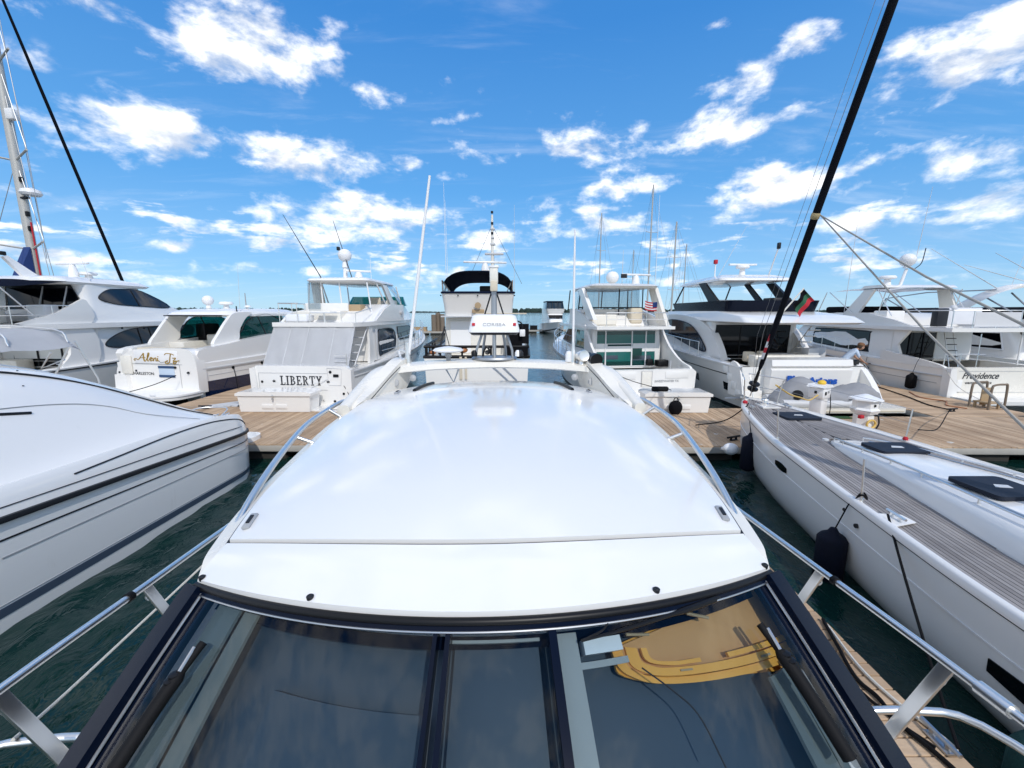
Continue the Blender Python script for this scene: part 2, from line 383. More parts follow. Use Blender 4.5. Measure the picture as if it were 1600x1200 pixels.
def lvat(lv, z):
    for a, b in zip(lv, lv[1:]):
        if a[0] <= z <= b[0] or b is lv[-1]:
            t = max(0., min(1., (z-a[0])/(b[0]-a[0]))); return tuple(x+(y-x)*t for x, y in zip(a, b))
    return lv[-1]
def side_pt(lv, sd_, y, z):
    l = lvat(lv, z); t = (y-l[1])/(l[2]-l[1]); return Vector((sd_*(l[3]+(l[4]-l[3])*t), y, z))
def win(name, lv, sd_, poly, m, parent, s=0, frame=None, fr=.018, th=.012, off=.006):
    p2 = spl(poly, s, True) if s else poly
    p3 = [side_pt(lv, sd_, y, z) for y, z in p2]
    o = slab(name, p3, th, m, parent, 0, off, (sd_, 0, 0))
    if frame:
        bm = bmesh.new(); q = [p+Vector((sd_*(off+.004), 0, 0)) for p in p3]; atube(bm, q+[q[0]], fr, 6); fin(bm, 'window_frame', frame, o)
    return o
def awin(name, lv, poly, m, parent, s=0, frame=None, fr=.018, th=.012, off=.006, front=False):
    p2 = spl(poly, s, True) if s else poly; i = 2 if front else 1; d = 1 if front else -1
    p3 = [Vector((x, lvat(lv, z)[i], z)) for x, z in p2]
    o = slab(name, p3, th, m, parent, 0, off, (0, d, 0))
    if frame:
        bm = bmesh.new(); q = [p+Vector((0, d*(off+.004), 0)) for p in p3]; atube(bm, q+[q[0]], fr, 6); fin(bm, 'window_frame', frame, o)
    return o
class Hull:
    """round-bilged planing hull, transom at y=0, bow at y=L"""
    def __init__(s, L, B, zs0, zs1, tw=.92, zc0=.1, zc1=.9, bp=2.3, rake=1.2, hc=.94, fl=1.3, flip=None, tr=.0, zmid=None, full=.45):
        s.__dict__.update(L=L, B=B, zs0=zs0, zs1=zs1, tw=tw, zc0=zc0, zc1=zc1, bp=bp, rake=rake, hc=hc, fl=fl, flip=flip, tr=tr, full=full)
    def hb(s, t):
        if t <= 0: return s.B/2*s.tw
        f = s.full
        if t < f: return s.B/2*(s.tw+(1-s.tw)*sin(t/f*pi/2))
        return s.B/2*max(0., 1-((t-f)/(1-f))**s.bp)
    def zs(s, t): return s.zs0+(s.zs1-s.zs0)*t**1.8
    def pt(s, t, q, sd_=1, out=0.):
        """q: 0 at the sheer, 1 at the chine, up to 2 at the keel"""
        zs, zc = s.zs(t), s.zc0+(s.zc1-s.zc0)*t**3
        h = s.hb(t); hc = h*(s.hc-.55*t**3)
        if q <= 1: z = zs+(zc-zs)*q; x = hc+(h-hc)*(1-q)**s.fl
        else: z = zc+(-.55-zc)*(q-1); x = hc*(2-q)
        y = t*(s.L-s.rake)+s.rake*t**3*max(0, (z+.55)/(zs+.55)) - s.tr*(1-t)**6*(1-(z+.55)/(zs+.55))
        p = Vector((sd_*(x+out), y, z))
        if s.flip is not None: p = Vector((-p.x, s.flip-p.y, p.z))
        return p
    def shell(s, name, m, parent, nt=28, nq=8):
        qs = [i/nq for i in range(nq+1)]+[1.35, 1.7, 2]
        rings = []
        for i in range(nt+1):
            t = i/nt; rings.append([s.pt(t, q, 1) for q in qs]+[s.pt(t, q, -1) for q in qs[-2::-1]])
        return loft(name, rings, m, parent, False, (True, False), 40)
    def band(s, name, q0, q1, m, parent, sides=(1, -1), t0=0, t1=1, out=.006, nt=28, th=.0):
        bm = bmesh.new()
        for sd_ in sides:
            prev = None
            for i in range(nt+1):
                t = t0+(t1-t0)*i/nt
                ps = [s.pt(t, q0, sd_, 0), s.pt(t, q0, sd_, out), s.pt(t, (q0+q1)/2, sd_, out*1.15), s.pt(t, q1, sd_, out), s.pt(t, q1, sd_, 0)]
                row = [bm.verts.new(p) for p in ps]
                if prev:
                    for j in range(4): bm.faces.new((prev[j], prev[j+1], row[j+1], row[j]))
                prev = row
        return fin(bm, name, m, parent)
    def deck(s, name, m, parent, t0=0, t1=1, drop=.03, camber=.08, nt=20, inset=.0):
        rings = []
        for i in range(nt+1):
            t = t0+(t1-t0)*i/nt; a, b = s.pt(t, 0, 1), s.pt(t, 0, -1); row = []
            for j in range(9):
                f = j/8; p = a.lerp(b, f); p.z += camber*4*f*(1-f)-drop; row.append(p)
            rings.append(row)
        return loft(name, rings, m, parent, False)
    def gunwale(s, name, m, parent, t0, t1, wd=.25, zf=.6, nt=14, floor=None):
        """capping, inner coaming wall down to zf, for an open cockpit"""
        for sd_ in (1, -1):
            bm = bmesh.new(); prev = None
            for i in range(nt+1):
                t = t0+(t1-t0)*i/nt; a = s.pt(t, 0, sd_); k = 1 if a.x > 0 else -1
                row = [bm.verts.new(p) for p in (a, a+Vector((-k*.03, 0, .03)), a+Vector((-k*wd, 0, .03)), Vector((a.x-k*(wd+.02), a.y, zf)))]
                if prev:
                    for j in range(3): bm.faces.new((prev[j], prev[j+1], row[j+1], row[j]))
                prev = row
            o = fin(bm, name, m, parent)
        return o
    def sheer(s, sd_, t0, t1, n=20, dz=0., dx=0., q=0.):
        return [s.pt(t0+(t1-t0)*i/n, q, sd_, dx)+Vector((0, 0, dz)) for i in range(n+1)]
def rail(T, pts, r=.014, hgt=None, base=None, m='chrome', name='hand_rail', post='stanchion', every=None, mid=False):
    """a hand rail with posts standing under it; base: the points below"""
    o = tube(name, pts, r, m, T, 8)
    if base:
        for a, b in zip(pts[::every or 1], base[::every or 1]): tube(post, [b, a], r*.85, m, o, 6)
    if mid and base:
        tube('mid_rail', [Vector(a).lerp(Vector(b), .5) for a, b in zip(pts, base)], r*.7, m, o, 6)
    return o
def dome(T, c, r, m='white_paint', name='satellite_dome', post=.12):
    o = lathe(name, [(.0, -r*.75), (r*.55, -r*.75), (r*.85, -r*.45), (r, 0), (r*.97, r*.3), (r*.8, r*.65), (r*.45, r*.92), (0, r)], m, T, c)
    lathe('dome_base', [(0, -r*.75-post), (r*.5, -r*.75-post), (r*.35, -r*.75), (0, -r*.75)], m, o, c)
    return o
def puck(T, c, r=.32, h=.16, post=.15, m='white_paint', name='radar_dome'):
    o = lathe(name, [(0, 0), (r*.8, 0), (r, h*.25), (r, h*.6), (r*.85, h), (0, h*1.05)], m, T, c)
    lathe('radar_foot', [(0, -post), (r*.5, -post), (r*.35, 0), (0, 0)], m, o, c); return o
def array(T, c, L=1.2, ang=.3, m='white_paint', h=.3):
    o = box('radar_array', c, (L, .12, .09), m, T, .03, (0, .0, ang))
    lathe('radar_pedestal', [(0, -h), (.2, -h), (.17, -h*.5), (.1, -.05), (0, -.05)], m, o, c); return o
def whip(T, p, d, L=2.5, r=.012, m='white_paint', name='whip_antenna'):
    d = Vector(d).normalized(); p = Vector(p)
    return tube(name, [p, p+d*L*.5, p+d*L], [r, r*.8, r*.45], m, T, 6)
def cleat(T, c, rz=0, m='chrome', s=1.):
    c = Vector(c); d = Vector((cos(rz), sin(rz), 0))*.12*s
    bm = bmesh.new(); atube(bm, [c-d+Vector((0, 0, .05*s)), c+d+Vector((0, 0, .05*s))], .014*s, 6)
    for k in (-.4, .4): atube(bm, [c+d*k, c+d*k+Vector((0, 0, .05*s))], .016*s, 6)
    return fin(bm, 'cleat', m, T)
def fender(label, top, bot, r, m, line, cat='fender', group=None, rope_m='rope_black'):
    top, bot = Vector(top), Vector(bot); L = (top-bot).length
    T = thing('fender', label, cat, bot, 0, group)
    prof = [(0, 0), (r*.35, .0), (r*.8, .04), (r, r*.55), (r*1.0, L*.5), (r, L-r*.55), (r*.8, L-.05), (r*.4, L), (r*.22, L+.06), (0, L+.07)]
    q = Vector((0, 0, 1)).rotation_difference((top-bot).normalized()).to_euler()
    lathe('fender_body', prof, m, T, (0, 0, 0), 18, q)
    tube('fender_line', [Vector(p)-bot for p in [top]+line], .009, rope_m, T, 6)
    return T
# ------------------------------------------------------------ the setting: water, far shore
def water():
    def axis(lo, hi, c0, c1, d):
        a = [c0]
        while a[-1] < c1: a.append(a[-1]+d)
        s_ = d
        while a[-1] < hi: s_ *= 1.13; a.append(a[-1]+s_)
        b = []; s_ = d; x = c0
        while x > lo: s_ *= 1.13; x -= s_; b.append(x)
        return np.array(b[::-1]+a)
    xs = axis(-4200, 4200, -15, 13, .085); ys = axis(-300, 5200, 1.5, 17, .085)
    X, Y = np.meshgrid(xs, ys); Z = np.zeros_like(X)
    gx = np.gradient(xs); gy = np.gradient(ys); sp_ = np.maximum(gx[None, :], gy[:, None])
    rg = np.random.RandomState(3)
    for i in range(70):
        lam = .32*(9.0**rg.rand()); a = rg.normal(.9, .75); amp = .0042*lam**.85*rg.uniform(.5, 1.2)
        ph = 2*pi*(X*cos(a)+Y*sin(a))/lam+rg.uniform(0, 6.28)+.7*np.sin(.9*X*rg.uniform(.3, 1)+.8*Y*rg.uniform(.3, 1))
        Z += amp*(1-np.abs(np.sin(ph/2))*1.3+.1)*np.clip(lam/(3.2*sp_)-.4, 0, 1)
    Z -= Z.mean(); ny, nx = X.shape
    v = np.stack([X, Y, Z], -1).reshape(-1, 3)
    i = np.arange(ny*nx).reshape(ny, nx); q = np.stack([i[:-1, :-1], i[:-1, 1:], i[1:, 1:], i[1:, :-1]], -1).reshape(-1)
    nq = (ny-1)*(nx-1); me = bpy.data.meshes.new('water'); me.vertices.add(ny*nx); me.vertices.foreach_set('co', v.reshape(-1))
    me.loops.add(nq*4); me.loops.foreach_set('vertex_index', q); me.polygons.add(nq); me.polygons.foreach_set('loop_start', np.arange(0, nq*4, 4))
    me.polygons.foreach_set('use_smooth', np.ones(nq, bool)); me.update(calc_edges=True)
    m = bpy.data.materials.new('harbour_water'); m.use_nodes = True; t = NT(m.node_tree); t.n.clear()
    o = t.new('ShaderNodeOutputMaterial'); p = t.new('ShaderNodeBsdfPrincipled', {'Roughness': .05, 'IOR': 1.333})
    pos = t.new('ShaderNodeNewGeometry').outputs['Position']
    c = t.mix(t.noise(pos, .35, 4), (.0025, .017, .015), (.006, .030, .025)); t.l.new(c, p.inputs['Base Color'])
    mp = t.new('ShaderNodeMapping', {'Vector': pos, 'Scale': (1, .6, 1), 'Rotation': (0, 0, .6)}).outputs[0]
    hgt = t.m('ADD', t.noise(mp, 5.5, 3, .5, .6), t.m('MULTIPLY', t.noise(mp, .8, 3, .5), 2.2))
    b = t.new('ShaderNodeBump', {'Strength': .55, 'Distance': .05, 'Height': hgt}); t.l.new(b.outputs[0], p.inputs['Normal'])
    t.l.new(p.outputs[0], o.inputs[0]); M['water'] = m
    link('water', me, 'water', None, 'structure')
water()
def shore():
    v, f = [], []; rg = np.random.RandomState(5)
    base = [(-1, -1, 0), (1, -1, 0), (1, 1, 0), (-1, 1, 0)]
    def blob(x, y, r_, h_):
        b0 = len(v); n = 6
        for k, (q, z) in enumerate(((1.0, -.2), (1.05, .45), (.62, .85))):
            for j in range(n): a = 2*pi*(j+.5*k)/n; j_ = rg.uniform(.8, 1.2); v.append((x+r_*q*j_*cos(a), y+r_*q*j_*sin(a), h_*z*rg.uniform(.9, 1.1)))
        v.append((x, y, h_*rg.uniform(.95, 1.1)))
        for k in range(2):
            for j in range(n): f.append((b0+k*n+j, b0+k*n+(j+1) % n, b0+(k+1)*n+(j+1) % n, b0+(k+1)*n+j))
        for j in range(n): f.append((b0+2*n+j, b0+2*n+(j+1) % n, b0+3*n))
    for i in range(1700):
        x = rg.uniform(-2900, 2900); y = 1750+rg.uniform(0, 160)+.00002*x*x
        hh = 13+5*sin(x*.004)+3*sin(x*.013+1)
        if sin(x*.0021+2.2) > .93: hh *= .5
        blob(x, y, rg.uniform(7, 13), hh*rg.uniform(.7, 1.15))
    o = fin(bmvf(v, f), 'treeline', 'shore_trees', None, 60, 'stuff'); o['label'] = 'low dark green wooded shore along the horizon'
    boxes('far_shore', [((0, 1845, .3), (6400, 190, .9))], 'float_dark', None)['kind'] = 'structure'
shore()
# ------------------------------------------------------------ floating docks, board by board
DZ = .45
def dock(label, x0, x1, y0, y1, along, name='floating_dock', rz=0., pw=.145, fascia=('concrete', .16)):
    """along 'y': boards lie along y and follow each other in x"""
    T = thing(name, label, 'dock', ((x0+x1)/2, (y0+y1)/2, 0), rz)
    X, Y = x1-x0, y1-y0
    boxes('dock_frame', [((0, 0, DZ-.14), (X-.1, Y-.1, .18))], 'float_dark', T)
    fr, th_ = fascia[0], .06
    bm = bmesh.new()
    for c, s_ in (((0, -Y/2+.03, DZ-.11), (X, th_, fascia[1])), ((0, Y/2-.03, DZ-.11), (X, th_, fascia[1])), ((-X/2+.03, 0, DZ-.11), (th_, Y-.12, fascia[1])), ((X/2-.03, 0, DZ-.11), (th_, Y-.12, fascia[1]))): abox(bm, c, s_)
    bev(bm, .01); fin(bm, 'waler', fr, T)
    nfl = max(1, int(max(X, Y)/2.2)); fl = []
    for i in range(nfl):
        a = (i+.5)/nfl-.5
        fl.append(((a*X, 0, .03), (1.7, Y-.24, .5)) if X > Y else ((0, a*Y, .03), (X-.24, 1.7, .5)))
    boxes('pontoon', fl, 'float_dark', T, .05)
    n = int((X if along == 'y' else Y)/pw); L_ = (Y if along == 'y' else X)-.02
    me = None
    for i in range(n):
        if me is None:
            o = box('plank', (0, 0, 0), (pw-.011, L_, .035) if along == 'y' else (L_, pw-.011, .035), 'dock_wood_'+along, T, .005, seg=1); me = o.data
        else:
            o = bpy.data.objects.new('plank', me); C.objects.link(o); o.parent = T
        u = -((X if along == 'y' else Y)/2)+(i+.5)*pw
        o.location = ((u, random.uniform(-.008, .008), DZ-.018+random.uniform(-.003, .003)) if along == 'y' else (random.uniform(-.008, .008), u, DZ-.018+random.uniform(-.003, .003)))
        o.rotation_euler = (0, 0, random.uniform(-.0012, .0012))
    return T
main_dock = dock('wide main dock of brown boards crossing behind the boat in front', -24, 8.3, 10.42, 14.75, 'y', rz=-.014)
dock('right end of the main dock under the two white power pedestals', 8.33, 20, 10.12, 13.3, 'y', rz=-.014)
dock('long brown finger dock between the cruiser with gold script and the boat named LIBERTY', -12.2, -10.0, 14.95, 25, 'x')
dock('broad brown finger dock left of the boat named Providence', 13.75, 17.25, 13.32, 27, 'x')
dock('narrow finger dock with ropes and hose lying beside the windshield', 2.2, 3.45, -1.5, 10.3, 'x')
dock('far dark floating pontoon past the trawler in open water', 2.5, 26, 78, 80, 'x', fascia=('concrete', .3), pw=.5)
dock('far pontoon with wooden pilings left of the trawler', -26, -9.5, 72, 75, 'x', fascia=('concrete', .3), pw=.5)
# mooring posts
def piling(label, x, y, top, r=.17, m='pile_wood', group=None):
    o = lathe('piling', [(0, -1.5), (r, -1.5), (r*1.03, 0), (r*.97, top-.06), (r*.85, top), (0, top+.01)], m, None, (0, 0, 0), 14); o.location = (x, y, 0)
    return tag(o, label, 'piling', group)
for k, (x, y, tp) in enumerate(((-13.3, 72.6, 3.3), (-12.7, 73.4, 3.6), (-11.9, 73.0, 3.4))):
    piling(('leftmost', 'middle and tallest', 'rightmost')[k]+' of three wooden pilings on the far pontoon', x, y, tp, .42, group='pilings on the far pontoon')
def bollard_box(label, c, s_, m):
    T = thing('deck_box', label, 'box', c); prism('box_body', [(-s_[0]/2, 0), (s_[0]/2, 0), (s_[0]/2*.92, s_[2]*.8), (-s_[0]/2*.92, s_[2]*.8)], 'y', -s_[1]/2, s_[1]/2, m, T, .03); box('box_lid', (0, 0, s_[2]*.87), (s_[0], s_[1]*1.05, s_[2]*.14), m, T, .03)
bollard_box('pale low locker on the far pontoon right of its pilings', (-10.4, 73.6, DZ), (1.5, .9, 1.1), 'grp_grey')
bollard_box('small dark block on the far pontoon past the trawler', (4.0, 79, DZ), (1.4, 1.1, .9), 'black')
bollard_box('dark low locker at the left on the far pontoon with pilings', (-15.8, 73.6, DZ), (2.2, 1.2, .8), 'tan')

# dock boxes: tapered body, lid with overhang, hasp
def dock_box(label, x, y, Wd, group='white dock boxes on the main dock'):
    T = thing('dock_box', label, 'dock box', (x, y, DZ), -.014, group)
    d, hh = .72, .56
    v = [(-Wd/2+.05, -d/2+.03, .01), (Wd/2-.05, -d/2+.03, .01), (Wd/2-.05, d/2-.03, .01), (-Wd/2+.05, d/2-.03, .01), (-Wd/2, -d/2, hh), (Wd/2, -d/2, hh), (Wd/2, d/2, hh), (-Wd/2, d/2, hh)]
    bm = bmvf(v, [(0, 3, 2, 1), (4, 5, 6, 7), (0, 1, 5, 4), (1, 2, 6, 5), (2, 3, 7, 6), (3, 0, 4, 7)]); bev(bm, .035, 3); b_ = fin(bm, 'box_body', 'gelcoat', T)
    for s_ in (-1, 1): box('moulded_panel', (s_*.24, -d/2+.012, .20), (.38, .03, .16), 'gelcoat', b_, .012)
    lid = [(-Wd/2-.05, hh+.005), (Wd/2+.05, hh+.005), (Wd/2+.05, hh+.09), (Wd/2-.10, hh+.15), (-Wd/2+.10, hh+.15), (-Wd/2-.05, hh+.09)]
    l_ = prism('lid', lid, 'y', -d/2-.05, d/2+.05, 'gelcoat', T, .025, 3)
    box('hasp', (0, -d/2-.06, hh-.0), (.05, .02, .10), 'chrome', l_, .006); lathe('padlock', [(0, -.05), (.028, -.05), (.028, 0), (0, .005)], 'grey_plastic', l_, (0, -d/2-.075, hh-.06))
    box('badge', (.0, -d/2-.0, hh+.135), (.18, .10, .012), 'white_paint', l_, .003)
    return T
dock_box('long white dock box in front of the LIBERTY transom', -8.0, 14.25, 2.45)
dock_box('long white dock box with a black bag leaning on its front', 5.55, 14.15, 2.15)
# ------------------------------------------------------------ the boat the picture is taken from (bow towards the camera, +y is aft)
def own():
    T = thing('motor_yacht', 'white hardtop yacht in front with smooth roof and navy framed windshield', 'boat', (-.03, 0, 0), R(2.0))
    H = Hull(13.4, 3.95, 1.62, 2.12, tw=.93, zc0=.15, zc1=1.1, bp=2.2, rake=1.5, flip=9.9)
    H.shell('hull', 'hull_white', T); H.deck('deck', 'nonskid', T, 0, .995, .03, .03)
    H.band('rub_rail', .03, .09, 'dark_trim', T, out=.03)
    # roof, one smooth crowned surface
    rows = spl([(1.045, 1.345, 1.005, 2.982, 2.90), (1.15, 1.43, 1.045, 3.013, 2.91), (1.285, 1.53, 1.075, 3.05, 2.93), (1.7, 1.88, 1.135, 3.115, 2.955), (2.3, 2.42, 1.175, 3.165, 2.98),
                (2.9, 2.96, 1.20, 3.185, 3.01), (3.45, 3.45, 1.16, 3.185, 3.045), (3.8, 3.75, 1.10, 3.165, 3.06), (4.15, 4.0, 1.02, 3.13, 3.05)], 8)
    NR = len(rows)-1
    def RS(s_, u, dz=0.):
        f = max(0, min(1, s_))*NR; i = min(NR-1, int(f)); g = f-i
        yc, ye, w_, zc, ze = [a+(b-a)*g for a, b in zip(rows[i], rows[i+1])]
        return Vector((w_*u, yc+(ye-yc)*u*u, zc+(ze-zc)*abs(u)**2.3+dz))
    def s_for(yc): return min(range(NR+1), key=lambda i: abs(rows[i][0]-yc))/NR
    def sheet(name, fs, nu, nv, dz, th, m, b=.012, us=lambda s_: .9):
        v, f = [], []; k = nu+1
        for i in range(nv+1):
            s_ = fs[0]+(fs[1]-fs[0])*i/nv; U = us(s_)
            for j in range(nu+1): v.append(RS(s_, U*(2*j/nu-1), dz))
        n = len(v); v += [p-Vector((0, 0, th)) for p in v]
        for i in range(nv):
            for j in range(nu): a = i*k+j; f += [(a, a+1, a+k+1, a+k), (n+a, n+a+k, n+a+k+1, n+a+1)]
        for j in range(nu): f += [(j, n+j, n+j+1, j+1), (nv*k+j, nv*k+j+1, n+nv*k+j+1, n+nv*k+j)]
        for i in range(nv): f += [(i*k, (i+1)*k, n+(i+1)*k, n+i*k), (i*k+nu, n+i*k+nu, n+(i+1)*k+nu, (i+1)*k+nu)]
        bm = bmvf(v, f); bev(bm, b, 3)
        o = fin(bm, name, m, T, 42); return o
    seam = s_for(1.285); mid1 = s_for(3.45)
    sheet('roof_shell', (.012, 1), 30, 44, -.026, .04, 'cream', .016, lambda s_: 1.0)
    g = .004
    sheet('front_roof_panel', (0.002, seam-g), 34, 8, .0, .024, 'roof_gelcoat', .010, lambda s_: .985-.075*min(1, s_/seam)**1.3)
    sheet('sliding_roof_panel', (seam+g, mid1), 40, 34, .006, .03, 'roof_gelcoat', .012, lambda s_: .905)
    sheet('rear_roof_panel', (mid1+.006, .99), 30, 10, -.004, .02, 'roof_gelcoat', .01, lambda s_: .56)
    for sd_ in (-1, 1):
        # rear corner panels, black slide tracks, latches
        v, f = [], []
        for i in range(9):
            s_ = mid1+.006+(.985-mid1)*i/8
            for j in range(5): v.append(RS(s_, sd_*(.585+.37*j/4), -.004))
        for i in range(8):
            for j in range(4): f.append((i*5+j, i*5+j+1, i*5+j+6, i*5+j+5))
        fin(bmvf(v, f), 'roof_corner', 'roof_gelcoat', T)
        tube('slide_track', [RS(mid1+.01+(.97-mid1)*i/8, sd_*.572, .006) for i in range(9)], .016, 'black', T, 8)
        tube('panel_gasket', [RS(seam+(mid1-seam)*i/24, sd_*.915, -.015) for i in range(25)], .009, 'dark_trim', T, 6)
        for s_, u in ((s_for(1.42), .86), (s_for(3.52), .70)):
            p = RS(s_, sd_*u, .012); d = (RS(s_+.03, sd_*u)-RS(s_-.03, sd_*u)).normalized()
            bm = bmesh.new(); abox(bm, (0, 0, 0), (.030, .10, .014)); bev(bm, .006)
            q = Vector((0, 1, 0)).rotation_difference(d).to_matrix().to_4x4(); bmesh.ops.transform(bm, matrix=Matrix.Translation(p) @ q, verts=bm.verts)
            o = fin(bm, 'roof_latch', 'grey_plastic', T)
            bm = bmesh.new(); abox(bm, (0, 0, .008), (.012, .05, .008)); bmesh.ops.transform(bm, matrix=Matrix.Translation(p) @ q, verts=bm.verts); fin(bm, 'latch_lever', 'dark_trim', o)
    tube('seam_gasket', [RS(seam, -.915+1.83*i/40, -.014) for i in range(41)], .009, 'black', T, 6)
    for u in (-.965, -.52, .50, .965):
        p = RS(.018, u, .003); lathe('roof_screw', [(0, -.01), (.009, -.01), (.011, .004), (.007, .007), (.003, .005), (0, .003)], 'dark_trim', T, p, 12)
    # windshield: curved surface from the roof edge down to the foredeck
    def G(a, b, out=0.):
        b = .2*b if b < 1 else .2+.8*(b-1)
        t = Vector((.995*a, 1.045+.30*a*a, 2.945-.075*a*a)); q = Vector((1.30*a, -.12+.58*a*a, 2.06))
        p = t.lerp(q, b); p.z += .05*4*b*(1-b)*(1-.4*a*a); n = Vector((a*.55, -.62, .70)).normalized()
        return p+n*out
    def gs(name, a0, a1, b0, b1, out, th, m, na=14, nb=10, b_=.0, par=None):
        v, f = [], []; k = na+1
        for L_ in (out+th, out):
            for i in range(nb+1):
                for j in range(na+1): v.append(G(a0+(a1-a0)*j/na, b0+(b1-b0)*i/nb, L_))
        n = (nb+1)*k
        for i in range(nb):
            for j in range(na): a = i*k+j; f += [(a, a+k, a+k+1, a+1), (n+a, n+a+1, n+a+k+1, n+a+k)]
        for j in range(na): f += [(j, j+1, n+j+1, n+j), (nb*k+j, n+nb*k+j, n+nb*k+j+1, nb*k+j+1)]
        for i in range(nb): f += [(i*k, n+i*k, n+(i+1)*k, (i+1)*k), (i*k+na, (i+1)*k+na, n+(i+1)*k+na, n+i*k+na)]
        bm = bmvf(v, f); bev(bm, b_, 2); return fin(bm, name, m, par or T, 40)
    ml, mr = -.125, .175
    gs('windshield_header', -1.0, 1.0, -.02, .085, .0, .014, 'navy_frame', 30, 3)
    tube('header_gasket', [G(-1+2*i/40, -.012, .012) for i in range(41)], .013, 'black', T, 8)
    for sd_ in (-1, 1):
        gs('windshield_post', *((-1.022, -.958) if sd_ < 0 else (.958, 1.022)), -.01, 2, -.05, .085, 'navy_frame', 6, 20, .015)
        tube('post_bead', [G(sd_*.953, .06+1.94*i/12, .010) for i in range(13)], .005, 'alu', T, 6)
        gs('frit_band', *((-.955, -.915) if sd_ < 0 else (.915, .955)), .085, 2, -.004, .006, 'navy_frame', 4, 16)
    tube('header_bead', [G(-.953+1.906*i/40, .0855, .012) for i in range(41)], .0035, 'alu', T, 6)
    for a0, a1 in ((-.915, ml-.012), (ml+.012, mr-.012), (mr+.012, .915)): gs('windshield_pane', a0, a1, .087, 2, .0, .008, 'windshield_glass', 14, 14)
    gs('mullion', ml-.022, ml-.011, .085, 2, -.03, .042, 'navy_frame', 2, 10); gs('mullion', ml+.011, ml+.024, .085, 2, -.03, .040, 'navy_frame', 2, 10)
    gs('mullion', mr-.011, mr+.011, .085, 2, -.02, .032, 'navy_frame', 2, 10)
    # what shows through the glass
    gs('dashboard', -.93, .93, .06, 2, -.14, .03, 'dash_navy', 18, 10)
    gs('upper_trim', -.95, .95, .085, .21, -.07, .012, 'navy_frame', 24, 3)
    gs('console_post', mr+.012, mr+.075, .12, 2, -.045, .02, 'dash_grey', 4, 8, .008)
    gs('console_shelf', mr+.075, mr+.21, .40, .46, -.045, .02, 'dash_grey', 4, 3, .008)
    gs('console_box', mr+.09, mr+.20, .20, .34, -.06, .04, 'white_paint', 4, 3, .012)
    gs('inner_panel', -.60, ml-.03, .75, 2, -.095, .02, 'dash_navy', 8, 6, .008)
    gs('centre_hatch', ml+.03, mr-.03, .17, 2, -.08, .02, 'dash_navy', 6, 6, .01)
    gs('hatch_strip', ml+.025, mr-.03, .135, .165, -.05, .02, 'dash_grey', 6, 3, .006)
    for a0, a1, o_ in ((-.915, -.865, -.05), (-.86, -.80, -.035), (-.79, -.735, -.045)): gs('side_curtain', a0, a1, .11, 2, o_, .010, 'curtain', 4, 8)
    gs('side_curtain', .80, .87, 1.0, 2, -.04, .010, 'curtain', 4, 8); gs('side_curtain', .885, .915, .95, 2, -.05, .010, 'curtain', 3, 8)
    # orange moulded seat tray with raised rounded rims
    def O(a, b): return mr+.19+a*.70, .12+b*(.50+.46*a)
    def tray(name, rr, out, th, m, par=None, b_=.006):
        pl_ = []
        for a, b in rr: A_, B_ = O(a, b); pl_.append(G(A_, B_, out))
        k = len(pl_); nn = Vector((.15, -.62, .70)).normalized(); c = sum(pl_, Vector())/k
        v = [p+nn*th for p in pl_]+pl_+[c+nn*th, c]
        f = [(i, (i+1) % k, 2*k) for i in range(k)]+[(k+(i+1) % k, k+i, 2*k+1) for i in range(k)]+[(i, k+i, k+(i+1) % k, (i+1) % k) for i in range(k)]
        bm = bmvf(v, f); bev(bm, b_, 2); return fin(bm, name, m, par or T, 40)
    def rnd(x0, y0, x1, y1, r_):        # rounded at the lower left only
        return [(x1, y0+.0), (x1, y1)]+[(x0+r_-r_*sin(R(t)), y1-r_+r_*cos(R(t))) for t in range(0, 91, 15)]+[(x0, y0+.34*(1-x0))]
    seat = tray('seat_tray', rnd(0, .0, 1.0, 1.0, .22), -.085, .012, 'orange_vinyl')
    tray('seat_cushion', rnd(.03, .02, 1.0, .90, .19), -.07, .012, 'orange_wood', seat)
    def strip(name, pa, pb, out, th, m='orange_vinyl'):
        pa, pb = spl(pa, 6), spl(pb, 6); nn = Vector((.15, -.62, .70)).normalized(); v, f = [], []
        for (a, b), (c, d) in zip(pa, pb):
            p, q = G(*O(a, b), out), G(*O(c, d), out); v += [p, p+nn*th, q+nn*th, q]
        for i in range(len(pa)-1):
            for j in range(4): f.append((4*i+j, 4*i+(j+1) % 4, 4*i+4+(j+1) % 4, 4*i+4+j))
        n = len(v); f += [(0, 1, 2, 3), (n-1, n-2, n-3, n-4)]
        bm = bmvf(v, f); bev(bm, .003, 2); return fin(bm, name, m, seat, 40)
    strip('seat_rim', [(-.01, .36), (.0, .70), (.05, .90), (.17, 1.02), (.55, 1.03), (1.0, 1.03)], [(.035, .38), (.04, .68), (.085, .84), (.19, .925), (.55, .93), (1.0, .93)], -.07, .012)
    strip('seat_rim', [(.045, .38), (.05, .68), (.095, .83), (.20, .91), (.55, .915), (1.0, .915)], [(.095, .42), (.10, .64), (.14, .74), (.22, .79), (.55, .80), (1.0, .80)], -.06, .010)
    strip('inner_step', [(.11, .43), (.115, .62), (.15, .71), (.23, .76), (.30, .76), (.36, .76)], [(.135, .44), (.14, .60), (.17, .67), (.24, .70), (.30, .70), (.36, .70)], -.058, .012)
    strip('inner_step', [(.50, .77), (.62, .77), (.74, .775), (.86, .78)], [(.50, .70), (.62, .70), (.74, .705), (.86, .71)], -.058, .012)
    for a, b in ((.25, .83), (.66, .85)): tray('slot', [(a, b), (a+.055, b), (a+.055, b+.03), (a, b+.03)], -.0495, .003, 'tan', seat, .0)
